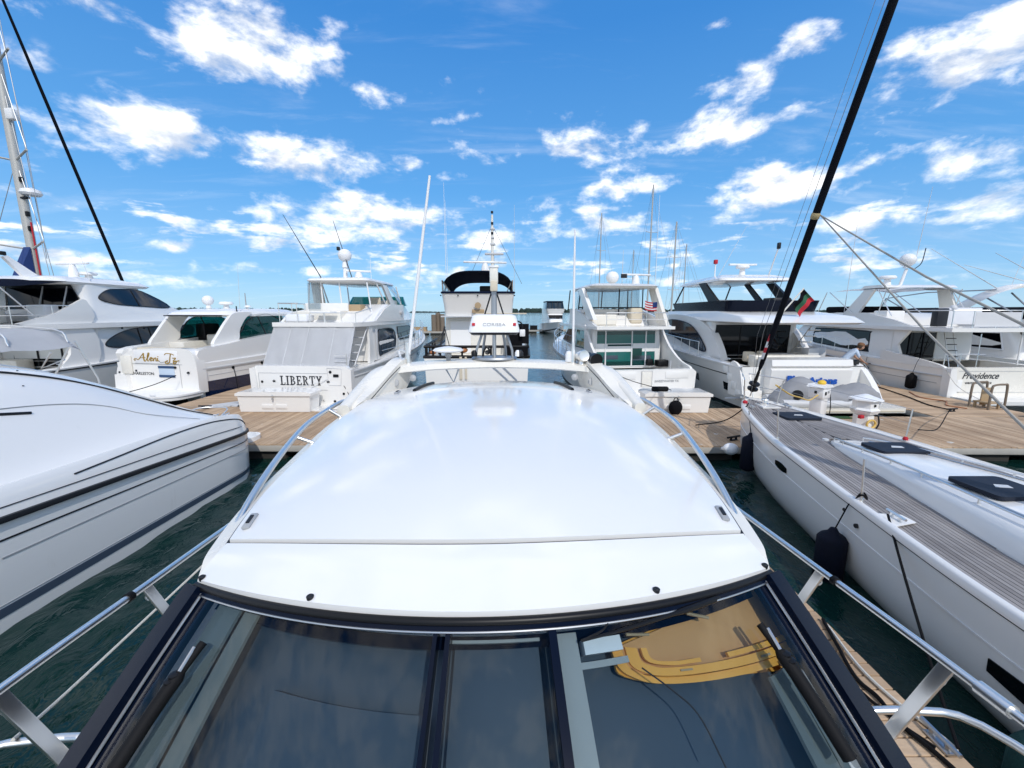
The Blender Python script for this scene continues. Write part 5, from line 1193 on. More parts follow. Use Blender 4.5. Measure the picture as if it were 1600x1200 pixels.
    for sd_ in (-1, 1):
        prism('top_leg', spl([(1.15, 2.36), (1.5, 2.9), (2.0, 3.45), (2.4, 3.74), (3.4, 3.76), (3.0, 3.5), (2.6, 3.0), (2.4, 2.5)], 4, True), 'x', sd_*1.52, sd_*1.68, 'gelcoat', T, .03)
        sw = [(2.75, 2.56), (2.8, 3.0), (3.2, 3.42), (3.9, 3.62), (4.8, 3.60), (7.0, 2.62), (6.6, 2.54)]
        g_ = slab('side_window', [Vector((sd_*1.60, y, z)) for y, z in spl(sw, 4, True)], .014, 'teal_glass', T, 0, 0, (sd_, 0, 0)); q = [Vector((sd_*1.615, y, z)) for y, z in spl(sw, 4, True)]; tube('window_frame', q+[q[0]], .028, 'dark_trim', g_); tube('window_bar', [(sd_*1.615, 3.8, 3.6), (sd_*1.615, 4.3, 2.58)], .025, 'dark_trim', g_)
        prism('top_side', [(2.9, 3.62), (4.0, 3.72), (5.4, 3.70), (7.1, 3.62), (7.1, 3.52), (5.2, 3.6), (3.6, 3.58)], 'x', sd_*1.54, sd_*1.64, 'gelcoat', T, .02)
        prism('side_deck', spl([(.3, 2.30), (2.0, 2.46), (4.5, 2.60), (7.2, 2.45), (7.4, 2.1), (.3, 2.1)], 3), 'x', sd_*1.50, sd_*1.72, 'gelcoat', T, .04)
    fw = [(-1.58, 6.3, 2.55), (-1.4, 5.7, 3.58), (1.4, 5.7, 3.58), (1.58, 6.3, 2.55)]; g_ = slab('windscreen', fw, .012, 'teal_glass', T); tubes('windscreen_frame', [[fw[0], fw[1]], [fw[2], fw[3]], [(.5, 6.3, 2.55), (.45, 5.7, 3.58)], [(-.5, 6.3, 2.55), (-.45, 5.7, 3.58)], [fw[0], fw[3]]], .03, 'white_paint', g_)
    box('cockpit_locker', (-1.35, 3.9, 2.75), (.55, .9, .95), 'black', T, .08)
    dome(T, (-.75, 3.5, 4.32), .25, post=.16); puck(T, (.15, 3.6, 4.12), .30, .15, .18); lathe('gps_mushroom', [(0, 0), (.03, 0), (.03, .1), (.16, .12), (.12, .19), (0, .21)], 'white_paint', T, (1.05, 3.9, 3.9), 16)
    tube('mast_light', [(.7, 4.2, 3.93), (.7, 4.2, 4.7)], [.03, .02], 'grey_plastic', T); whip(T, (1.5, 2.9, 3.7), (-.03, .1, 1), 2.2, .010, 'grp_grey'); tube('antenna_mount', [(1.52, 2.7, 3.6), (1.52, 2.7, 4.05)], .025, 'dark_trim', T)
    for sd_ in (-1, 1):
        b_ = H.sheer(sd_, .55, .97, 8, .02, -.06); t_ = [p+Vector((0, 0, .6)) for p in b_]; rail(T, t_, .016, base=b_)
    for y in (1.6, 3.2, 4.6): lathe('hull_vent', [(0, 0), (.07, 0), (.07, .02), (0, .03)], 'black', T, H.pt(y/11, .2, 1, .0), 12, (0, pi/2, 0))
    for x in (-1.75, -1.5, -.9): lathe('deck_light', [(0, 0), (.04, 0), (.04, .02), (0, .03)], 'dark_trim', T, (x, -.13, 1.5+.1*x), 10, (pi/2, 0, 0))
    return T
script_cruiser()

def big_sport_yacht():
    T = thing('sport_yacht', 'tall white sport yacht with leaf shaped dark windows at the far left', 'boat', (-21.3, 15.6, 0), R(-2), GRP)
    H = Hull(19, 5.3, 1.45, 2.5, tw=.94, zc0=.0, zc1=1.5, rake=2, bp=2.2, hc=.93)
    H.shell('hull', 'hull_grey', T); H.deck('foredeck', 'gelcoat', T, .19, .99, .0, .10); H.gunwale('gunwale', 'gelcoat', T, .0, .2, .35, .9); prism('cockpit_sole', [(-2.2, .1), (2.2, .1), (2.3, 4), (-2.3, 4)], 'z', .82, .9, 'cream', T)
    H.band('rub_rail', .04, .075, 'dark_trim', T, out=.03); H.band('boot_stripe', .86, 1.0, 'black', T, out=.012)
    prism('transom', [(-2.45, .3), (-2.45, 1.40), (2.45, 1.40), (2.45, .3)], 'y', -.1, .2, 'gelcoat', T, .06, 3); prism('swim_platform', rrect(-2.4, 2.4, -1.3, -.05, .4), 'z', .34, .48, 'gelcoat', T, .04, 3)
    lv = [(1.30, 3.5, 13.5, 2.30, 1.7, .4), (2.2, 3.5, 12.5, 2.30, 1.7, .4), (3.1, 3.6, 11.2, 2.22, 1.6, .4)]
    cabin('saloon', lv, 'gelcoat', T)
    leaf = [(4.15, 2.28), (4.6, 2.62), (5.6, 2.92), (7.2, 3.02), (10.0, 2.98), (9.6, 2.3), (7.5, 2.12), (5.6, 2.06), (4.6, 2.12)]
    for sd_ in (-1, 1):
        o = win('side_window', lv, sd_, leaf, 'blue_glass', T, 4, 'black', .02); tubes('window_bar', [[side_pt(lv, sd_, y, 2.1)+Vector((sd_*.02, 0, 0)), side_pt(lv, sd_, y-.1, 2.98)+Vector((sd_*.02, 0, 0))] for y in (6.2, 6.9, 7.8)], .03, 'black', o)
    awin('cockpit_door', lv, [(-1.5, 1.35), (2.0, 1.35), (1.95, 2.95), (-1.4, 2.95)], 'dark_glass', T, 0, 'black'); tubes('door_bar', [[(x, 3.47, 1.35), (x, 3.5, 2.95)] for x in (-.3, .85)], .04, 'black', T)
    for sd_ in (-1, 1): prism('cockpit_wing', spl([(3.6, 1.45), (3.6, 3.05), (1.6, 3.1), (2.4, 2.6), (2.5, 2.0), (2.1, 1.45)], 3, True), 'x', sd_*2.22, sd_*2.36, 'gelcoat', T, .04, 3)
    box('cockpit_locker', (-1.2, 3.1, 1.3), (1.4, .7, .8), 'cream', T, .06)
    dk = [(-2.3, .6), (2.3, .6), (2.45, 1.6), (2.42, 8), (1.8, 12.2), (-1.8, 12.2), (-2.42, 8), (-2.45, 1.6)]
    prism('bridge_deck', dk, 'z', 3.08, 3.30, 'gelcoat', T, .07, 3)
    u = [(3.28, 3.4, 10.6, 2.36, 1.75, .5), (3.7, 3.3, 10.0, 2.32, 1.7, .5), (4.05, 3.5, 9.2, 2.22, 1.6, .5), (4.75, 3.6, 7.4, 2.12, 1.55, .5), (5.0, 3.5, 7.2, 2.1, 1.55, .5)]
    cabin('bridge_house', u, 'gelcoat', T)
    lf = [(4.35, 4.42), (4.9, 4.78), (5.6, 4.88), (7.15, 4.85), (8.75, 4.06), (6.9, 4.06), (5.6, 4.12), (4.9, 4.22)]
    for sd_ in (-1, 1):
        o = win('side_window', u, sd_, lf, 'blue_glass', T, 4, 'black', .02); tube('window_bar', [side_pt(u, sd_, 6.4, 4.86)+Vector((sd_*.02, 0, 0)), side_pt(u, sd_, 6.6, 4.08)+Vector((sd_*.02, 0, 0))], .035, 'black', o)
    awin('aft_glazing', u, [(-1.15, 3.32), (2.0, 3.32), (2.14, 3.9), (2.0, 4.4), (1.75, 4.95), (-1.2, 4.98)], 'dark_glass', T, 0, 'black'); awin('aft_glazing', u, [(-2.2, 3.5), (-1.25, 3.5), (-1.3, 4.9), (-2.05, 4.9)], 'cream', T); tubes('glazing_bar', [[(x, 3.25, 3.4), (x+.3, 3.5, 4.9)] for x in (.2, 1.3)], .03, 'grp_grey', T)
    for sd_ in (-1, 1): prism('bridge_wing', spl([(3.6, 3.3), (3.5, 4.3), (3.0, 4.15), (2.2, 3.75), (1.2, 3.45), (.9, 3.3)], 3, True), 'x', sd_*2.24, sd_*2.36, 'gelcoat', T, .04)
    rf = [(4.98, 2.6, 7.7, 2.15, 1.6, .6), (5.08, 2.4, 7.9, 2.2, 1.68, .65), (5.26, 2.6, 7.6, 2.0, 1.5, .65), (5.36, 3.4, 6.8, 1.5, 1.2, .6)]
    cabin('roof', rf, 'gelcoat', T, k=6)
    aw = [(-2.1, 2.7), (2.1, 2.7), (2.3, 3.6), (2.3, 3.6), (2.0, 1.6), (1.2, .5), (-1.2, .1), (-2.2, .4)]
    v, f = [], []
    for i in range(9):
        for j in range(13): a, b = j/12, i/8; x = -2.2+4.4*a; v.append((x*(1-.10*(1-b)), .1+2.9*b+.5*abs(2*a-1)**2*(1-b), 4.72+.36*b+.16*(1-abs(2*a-1)**2)-.04*sin(b*pi)))
    for i in range(8):
        for j in range(12): a = i*13+j; f.append((a, a+1, a+14, a+13))
    bm = bmvf(v, f); bmesh.ops.solidify(bm, geom=bm.faces[:], thickness=.05); fin(bm, 'awning', 'navy_canvas', T)
    tubes('awning_pole', [[(2.0, .7, 4.75), (2.1, 1.9, 3.3)], [(-2.0, .5, 4.75), (-2.1, 1.6, 3.3)]], .025, 'grp_grey', T)
    r_ = tube('bridge_rail', [(-2.2, .75, 4.0), (2.2, .75, 4.0), (2.35, 2.2, 4.05), (2.3, 3.3, 4.05)], .02, 'chrome', T); tube('bridge_rail', [(-2.2, .75, 3.65), (2.2, .75, 3.65), (2.35, 2.2, 3.68), (2.3, 3.3, 3.68)], .014, 'chrome', T); tubes('rail_post', [[(x, .75, 4.0), (x, .75, 3.3)] for x in (-2.2, -.7, .8, 2.2)]+[[(2.34, 2.1, 4.05), (2.34, 2.1, 3.3)]], .016, 'chrome', r_)
    box('bridge_seat', (-.9, 1.9, 3.62), (2.0, .8, .62), 'cream', T, .08, None, 3); box('bridge_locker', (1.0, 2.9, 3.7), (.8, .6, .8), 'white_paint', T, .05)
    ar = prism('radar_frame', [(3.2, 5.3), (2.6, 6.05), (2.75, 6.12), (3.6, 5.5), (3.9, 5.3)], 'x', -.08, .08, 'white_paint', T, .02); array(T, (.7, 4.7, 6.0), 1.9, -.15, h=.62); puck(T, (1.0, 5.1, 5.5), .33, .14, .12); box('mast_lamp', (0, 2.65, 6.2), (.12, .2, .16), 'black', T, .03)
    whip(T, (2.0, 4.2, 5.05), (-.35, .1, 1), 1.5, .014, 'grp_grey'); whip(T, (-1.9, 3.2, 5.1), (-.1, .1, 1), 4.5, .014, 'grp_grey')
    for y in (5, 7, 9): lathe('deck_lamp', [(0, 0), (.05, 0), (.05, .03), (0, .04)], 'dark_trim', T, (2.33, y, 3.02), 10, (0, pi/2, 0))
    cleat(T, (2.35, 2, 1.6), pi/2)
    return T
big_sport_yacht()

def trawler():
    T = thing('trawler_yacht', 'cream trawler yacht with navy bimini and black stern rails behind the radar arch', 'boat', (-1.40, 16.6, 0), 0, GRP)
    H = Hull(14, 4.4, 2.0, 2.9, tw=.94, zc0=.0, zc1=1.2, rake=1.4, bp=2.3, hc=.95)
    H.shell('hull', 'hull_grey', T); H.deck('deck', 'cream', T, .0, .99, .12, .04)
    tube('cap_rail', H.sheer(1, 0, .98, 24, .04)[::-1]+H.sheer(-1, 0, .98, 24, .04), .06, 'black', T, 8)
    b0 = [Vector((x, .05, 2.02)) for x in np.linspace(-2.0, 2.0, 15)]; tp = [p+Vector((0, 0, .42)) for p in b0]
    r_ = tube('stern_rail', [(-2.08, 3.0, 2.55), (-2.05, .02, 2.44)]+tp+[(2.05, .02, 2.44), (2.08, 3.0, 2.55)], .055, 'black', T, 8)
    for p in [q for i, q in enumerate(b0) if i < 4 or i in (5, 9, 11, 12, 13, 14)]: tube('baluster', [p, p+Vector((0, 0, .40))], .040, 'black', r_, 8)
    for y in (.6, 1.2, 1.8, 2.4): tube('baluster', [(-2.07, y, 2.05), (-2.07, y, 2.52)], .04, 'black', r_, 8)
    slab('rail_cloth', [(1.15, .0, 2.05), (2.0, .0, 2.05), (2.0, .0, 2.42), (1.15, .0, 2.42)], .03, 'black_canvas', T)
    lv = [(1.95, 1.6, 11, 1.52, 1.2, .12), (3.55, 1.7, 10, 1.46, 1.15, .12)]
    cabin('deckhouse', lv, 'cream', T); awin('cabin_door', lv, [(-1.25, 2.05), (-.35, 2.05), (-.35, 3.4), (-1.25, 3.4)], 'white_paint', T, 0, 'cream', .02); awin('louvre_panel', lv, [(-.25, 2.8), (.25, 2.8), (.25, 3.3), (-.25, 3.3)], 'white_paint', T, 0, 'grp_grey', .01)
    box('bridge_edge', (0, 1.5, 3.60), (3.1, .8, .06), 'grp_grey', T, .01); box('boarding_plank', (.95, 1.0, 3.72), (2.1, .07, .05), 'beige', T, .01)
    fb = [(3.60, 1.25, 7.0, 1.42, 1.1, .2), (4.0, 1.15, 7.2, 1.44, 1.1, .2), (4.55, .95, 7.4, 1.50, 1.15, .2)]; loft('flybridge_coaming', [ring(*l) for l in fb], 'gelcoat', T, True, (True, False))
    tube('coaming_trim', [p for p in ring(4.57, .95, 7.4, 1.50, 1.15, .2)]+[ring(4.57, .95, 7.4, 1.50, 1.15, .2)[0]], .045, 'navy_canvas', T, 8)
    lathe('gold_emblem', [(0, 0), (.13, 0), (.13, .03), (0, .04)], 'tan', T, (.0, 1.02, 4.05), 16, (pi/2, 0, 0)); box('name_board', (0, 1.13, 3.82), (.50, .03, .15), 'tan', T, .01); box('name_board', (0, 1.18, 3.66), (.42, .03, .10), 'beige', T, .01)
    for x in (-1.5, -.8, .0, .8, 1.5): lathe('snap_button', [(0, 0), (.03, 0), (.03, .02), (0, .03)], 'dark_trim', T, (x, .97, 4.45), 8, (pi/2, 0, 0))
    v, f = [], []
    for i in range(9):
        for j in range(17): a, b = j/16, i/8; e = 2*a-1; v.append((e*(1.44-.05*abs(b-.5)), .8+2.9*b, 4.98+.50*max(0, 1-abs(e)**3.6)**.8+.05*sin(b*pi)-(.10 if i == 0 else 0)-.36*b))
    for i in range(8):
        for j in range(16): a = i*17+j; f.append((a, a+1, a+18, a+17))
    bm = bmvf(v, f); bmesh.ops.solidify(bm, geom=bm.faces[:], thickness=.03); fin(bm, 'bimini_canvas', 'navy_canvas', T, 60)
    tubes('bimini_frame', [[(s_*1.42, y1, 5.05), (s_*1.42, y0, 4.55)] for s_ in (-1, 1) for y0, y1 in ((1.1, .85), (1.4, 2.2), (3.6, 3.6), (2.2, 3.0))]+[[(s_*1.42, .85, 5.05), (s_*1.15, 1.6, 4.55)] for s_ in (-1, 1)], .024, 'chrome', T)
    slab('clear_curtain', [(-1.45, 1.0, 4.6), (-1.43, .85, 5.02), (-1.43, 2.6, 5.05), (-1.42, 2.6, 4.6)], .006, 'clear_vinyl', T)
    box('bridge_instrument', (.25, 2.2, 4.72), (.5, .3, .35), 'black', T, .05)
    m_ = tube('mast', [(.45, 4.6, 3.6), (.45, 4.6, 7.5), (.45, 4.6, 8.35)], [.085, .07, .05], 'cream', T, 10); tubes('mast_stay', [[(.45, 4.6, 7.9), (-.9, 5.5, 5.2)], [(.45, 4.6, 7.9), (1.9, 5.5, 5.2)], [(.45, 4.6, 8.1), (.45, 9, 4.5)]], .010, 'wire', m_)
    for z, w_ in ((7.3, .16), (7.0, .25), (6.55, .9), (7.7, .2)): box('mast_fitting', (.45+.1*w_, 4.6, z), (w_, .2, .10), 'grp_grey', m_, .02)
    for z in (8.4, 7.9, 7.45): lathe('mast_lamp', [(0, 0), (.06, 0), (.06, .1), (0, .12)], 'dark_trim', m_, (.45, 4.55, z), 10)
    array(T, (.10, 4.5, 6.15), 2.1, .18, h=.4); box('radar_shelf', (.35, 4.6, 5.75), (.7, .5, .08), 'cream', T, .02)
    whip(T, (-1.5, 2.5, 4.6), (0, .0, 1), 4.6, .012, 'white_paint'); whip(T, (-1.42, 2.5, 4.6), (-.01, .0, 1), 3.9, .010, 'white_paint'); whip(T, (1.5, 2.5, 4.6), (0, .0, 1), 3.7, .012, 'grp_grey')
    # gear on the after deck
    cr = tube('davit', [(-1.55, .4, 2.1), (-1.35, .8, 3.2)], .035, 'dark_trim', T); tubes('davit_stay', [[(-1.9, .3, 2.3), (-1.37, .75, 3.05)], [(-1.1, .5, 2.3), (-1.35, .78, 3.15)]], .018, 'dark_trim', cr)
    for k, (x, z, s_) in enumerate(((-1.75, 2.2, .2), (-1.1, 2.28, .22), (-.55, 2.3, .3), (-.1, 2.2, .2), (.45, 2.22, .2))): sphere('deck_fitting', (x, .15, z), s_*.55, ('copper', 'copper', 'copper', 'tan', 'dark_trim')[k], T, (1.2, .8, .75), 12, 8)
    box('grill_cover', (1.55, 1.0, 2.7), (.55, .6, 1.1), 'black_canvas', T, .15, None, 3); tube('ladder_hoop', spl([(1.3, .6, 3.0), (1.35, .6, 3.35), (1.6, .6, 3.42), (1.8, .6, 3.3), (1.82, .6, 2.9)], 5), .03, 'black', T); box('life_ring_box', (1.82, .6, 2.95), (.22, .2, .28), 'white_paint', T, .03)
    prism('tarp_slope', [(.9, 2.5), (2.6, 2.45), (2.6, 2.9), (1.2, 3.3)], 'x', 1.4, 2.1, 'black_canvas', T, .08, 3)
    boxes('fender_board', [((-.62, -.03, 1.6), (.10, .05, .9)), ((-.42, -.03, 1.6), (.08, .05, .9))], 'beige', T)
    return T
trawler()

def teal_glass_yacht():
    T = thing('motor_yacht', 'white flybridge sedan with green tinted saloon doors and a small striped flag', 'boat', (5.55, 16.95, 0), R(8.5), GRP)
    H = Hull(13.5, 4.3, 1.42, 2.15, tw=.93, zc0=.0, zc1=1.2, rake=1.6, bp=2.2, hc=.93)
    H.shell('hull', 'hull_white', T); H.deck('foredeck', 'gelcoat', T, .22, .99, .0, .08); H.gunwale('gunwale', 'gelcoat', T, .0, .24, .30, .75); prism('cockpit_sole', [(-1.8, .1), (1.8, .1), (1.9, 3.2), (-1.9, 3.2)], 'z', .68, .76, 'gelcoat', T)
    H.band('rub_rail', .05, .10, 'grp_grey', T, out=.035); H.band('boot_stripe', .9, 1.0, 'dark_trim', T, out=.01); H.band('hull_groove', .3, .32, 'grey_plastic', T, out=.008, t0=.05, t1=.9)
    prism('transom', [(-1.95, .45), (-2.0, 1.38), (-1.85, 1.50), (1.85, 1.50), (2.0, 1.38), (1.95, .45)], 'y', -.12, .12, 'gelcoat', T, .05, 3)
    for x in (-1.1, 1.15): box('transom_hatch', (x, -.13, 1.28), (1.0, .03, .30), 'gelcoat', T, .01)
    box('transom_door', (-.15, -.135, 1.12), (.42, .03, .62), 'cream', T, .01); tubes('door_groove', [[(-.38, -.135, .8), (-.38, -.135, 1.45), (.08, -.135, 1.45), (.08, -.135, .8)]], .006, 'grey_plastic', T)
    stern_letters(T, 'SWEETWATER TX', 'grey_plastic', .72, -.138, .98, .13, sx=1.0)
    prism('swim_platform', rrect(-2.05, 2.05, -1.15, -.08, .35), 'z', .38, .52, 'gelcoat', T, .04, 3); box('platform_edge', (0, -1.15, .44), (3.5, .03, .04), 'grp_grey', T, .01); boxes('platform_bracket', [((x, -.5, .22), (.12, .8, .3)) for x in (-1.2, 0, 1.2)], 'black', T)
    for x in (-1.86, 1.86): prism('coaming_sweep', spl([(-.1, 1.4), (.05, 1.58), (.8, 1.75), (1.8, 2.3), (2.6, 3.06), (2.75, 3.06), (2.75, 1.4)], 3), 'x', x-.10 if x > 0 else x, x if x > 0 else x+.10, 'gelcoat', T, .03)
    lv = [(1.25, 2.3, 9.2, 1.70, 1.3, .15), (2.2, 2.3, 8.6, 1.70, 1.3, .15), (3.06, 2.35, 7.6, 1.62, 1.25, .15)]
    cabin('saloon', lv, 'gelcoat', T)
    o = awin('saloon_door', lv, [(-1.45, 1.34), (1.40, 1.34), (1.38, 2.96), (-1.42, 2.96)], 'teal_glass', T, 0, 'white_paint', .03); tubes('door_bar', [[(x, 2.27, 1.34), (x, 2.31, 2.96)] for x in (-1.0, .25, .92)], .032, 'white_paint', o)
    awin('door_backing', lv, [(-1.43, 1.36), (1.38, 1.36), (1.36, 2.94), (-1.40, 2.94)], 'black', T, 0, None, off=.0, th=.003)
    for i, (x, z, w_, h_) in enumerate(((-.75, 1.75, .7, .18), (.5, 1.9, .5, .5), (.75, 1.62, .9, .4), (-.3, 2.3, 1.2, .08), (-.2, 1.50, 2.2, .06))): box('saloon_furniture', (x, 2.292, z), (w_, .006, h_), ('dash_navy', 'fender_green', 'dash_navy', 'fender_green', 'fender_green')[i], T, .001)
    for sd_ in (-1, 1): win('side_window', lv, sd_, [(3.0, 2.05), (3.1, 2.9), (5.2, 2.9), (5.2, 2.02)], 'teal_glass', T, 0, 'grp_grey'); win('side_window', lv, sd_, [(5.6, 2.05), (5.6, 2.9), (7.3, 2.85), (8.3, 2.2)], 'blue_glass', T, 0, 'grp_grey')
    box('cockpit_bin', (1.55, 1.9, 1.50), (.55, .4, .3), 'black', T, .05); box('cockpit_bin', (1.05, 2.1, 1.52), (.3, .2, .3), 'black', T, .04); tube('cockpit_rod', [(1.42, .9, 1.3), (1.42, .9, 1.75)], .02, 'grp_grey', T)
    fd = [(-1.78, 1.35), (1.78, 1.35), (1.85, 2.4), (1.75, 7.6), (1.2, 8.6), (-1.2, 8.6), (-1.75, 7.6), (-1.85, 2.4)]
    prism('flybridge_deck', fd, 'z', 3.04, 3.17, 'gelcoat', T, .04, 3)
    loft('flybridge_coaming', [ring(3.15, 3.4, 8.2, 1.72, 1.25, .3), ring(3.55, 3.8, 7.9, 1.70, 1.22, .3), ring(3.92, 4.4, 7.5, 1.66, 1.15, .35)], 'gelcoat', T, True, (False, False))
    for sd_ in (-1, 1): prism('flybridge_wing', [(1.5, 3.15), (2.3, 3.35), (3.2, 3.62), (4.6, 3.92), (5.6, 3.92), (5.6, 3.15)], 'x', sd_*1.62, sd_*1.75, 'gelcoat', T, .03)
    box('helm_bulkhead', (.0, 4.2, 3.55), (2.7, .1, .75), 'cream', T, .03); box('bridge_seat', (-.7, 3.6, 3.42), (1.2, .6, .5), 'cream', T, .06, None, 3); box('helm_chair', (.95, 3.7, 3.6), (.6, .55, .75), 'beige', T, .1, None, 3); box('bridge_locker', (-1.45, 3.6, 3.5), (.25, .5, .6), 'tan', T, .04)
    r_ = tube('flybridge_rail', [(-1.3, 1.5, 3.75), (1.5, 1.5, 3.75), (1.68, 2.6, 3.8)], .018, 'chrome', T); tubes('rail_post', [[(x, 1.5, 3.75), (x, 1.5, 3.17)] for x in (-1.3, -.45, .5, 1.5)], .015, 'chrome', r_); tube('mid_rail', [(-1.3, 1.5, 3.47), (1.5, 1.5, 3.47)], .012, 'chrome', r_)
    for sd_ in (-1, 1): prism('arch_leg', [(2.0, 3.45), (2.9, 3.45), (4.3, 4.85), (3.8, 4.9)] if sd_ < 0 else [(1.7, 3.17), (2.6, 3.3), (3.6, 4.85), (3.0, 4.9)], 'x', sd_*1.55, sd_*1.72, ('cream' if sd_ > 0 else 'gelcoat'), T, .03)
    tp = [(4.86, 2.6, 7.0, 1.60, 1.2, .4), (4.95, 2.5, 7.1, 1.66, 1.26, .45), (5.04, 2.7, 6.9, 1.56, 1.18, .45), (5.10, 3.3, 6.4, 1.15, .9, .4)]; cabin('hard_top', tp, 'cream', T, k=6)
    tubes('enclosure_frame', [[(s_*1.66, y, 3.9), (s_*1.60, y-.1, 4.9)] for s_ in (-1, 1) for y in (4.4, 6.2)]+[[(-.5, 7.4, 3.9), (-.4, 7.0, 4.9)], [(.6, 7.4, 3.9), (.5, 7.0, 4.9)], [(-1.66, 4.4, 4.0), (1.66, 4.4, 4.0)], [(.25, 4.0, 3.5), (.25, 4.0, 4.9)]], .03, 'dark_trim', T)
    loft('enclosure_panel', [ring(3.95, 4.4, 7.5, 1.66, 1.15, .35), ring(4.88, 4.3, 7.1, 1.6, 1.1, .35)], 'clear_vinyl', T, True, (False, False))
    dome(T, (-.05, 4.2, 5.42), .31, post=.1); array(T, (1.25, 4.4, 5.60), 1.6, .1, h=.45); box('light_bar', (.45, 4.0, 5.5), (.3, .1, .2), 'dark_trim', T, .03); whip(T, (.7, 4.8, 5.1), (0, 0, 1), 1.7, .018, 'grp_grey'); whip(T, (1.68, 3.2, 4.9), (.02, .05, 1), 4.2, .012)
    fl = tube('flag_staff', [(1.05, 1.5, 3.5), (.86, 1.25, 4.1), (.80, 1.15, 4.35)], .014, 'chrome', T)
    def flagrow(i, m):
        v = []
        for k in range(9): x = k/8; y_ = .03*sin(k*1.3); v += [(.82-.62*x*.2, 1.18-.4*x*.3+y_, 4.02)]
        return v
    for i in range(7):
        v, f = [], []
        for k in range(9):
            x = k/8; dz = -.20*x-.05*sin(3*x); yy = 1.16+.05*sin(k*1.2)
            for e in (0, 1): v.append((.78-.55*x+.0, yy, 4.20-.052*(i+e)+dz+.30*x*.9))
        f = [(2*k, 2*k+1, 2*k+3, 2*k+2) for k in range(8)]
        fin(bmvf(v, f), 'flag_stripe', 'cloth_red' if i % 2 == 0 else 'cloth_white', fl)
    v = []
    for k in range(4):
        x = k/8; dz = -.20*x-.05*sin(3*x); yy = 1.145+.05*sin(k*1.2)
        for e in (0, 1): v.append((.78-.55*x, yy, 4.205-.21*e+dz+.27*x))
    fin(bmvf(v, [(2*k, 2*k+1, 2*k+3, 2*k+2) for k in range(3)]), 'flag_canton', 'sail_blue', fl)
    for sd_ in (-1, 1):
        b_ = H.sheer(sd_, .34, .97, 10, .02, -.06); t_ = [p+Vector((0, 0, .68)) for p in b_]; rail(T, t_, .017, base=b_, mid=True)
    an = prism('anchor', [(12.9, 2.0), (13.6, 2.1), (13.75, 2.25), (13.6, 2.3), (12.9, 2.2)], 'x', -.06, .06, 'chrome', T, .02)
    cleat(T, (1.75, .6, 1.5), pi/2); cleat(T, (-1.75, .6, 1.5), pi/2)
    return T
teal_glass_yacht()

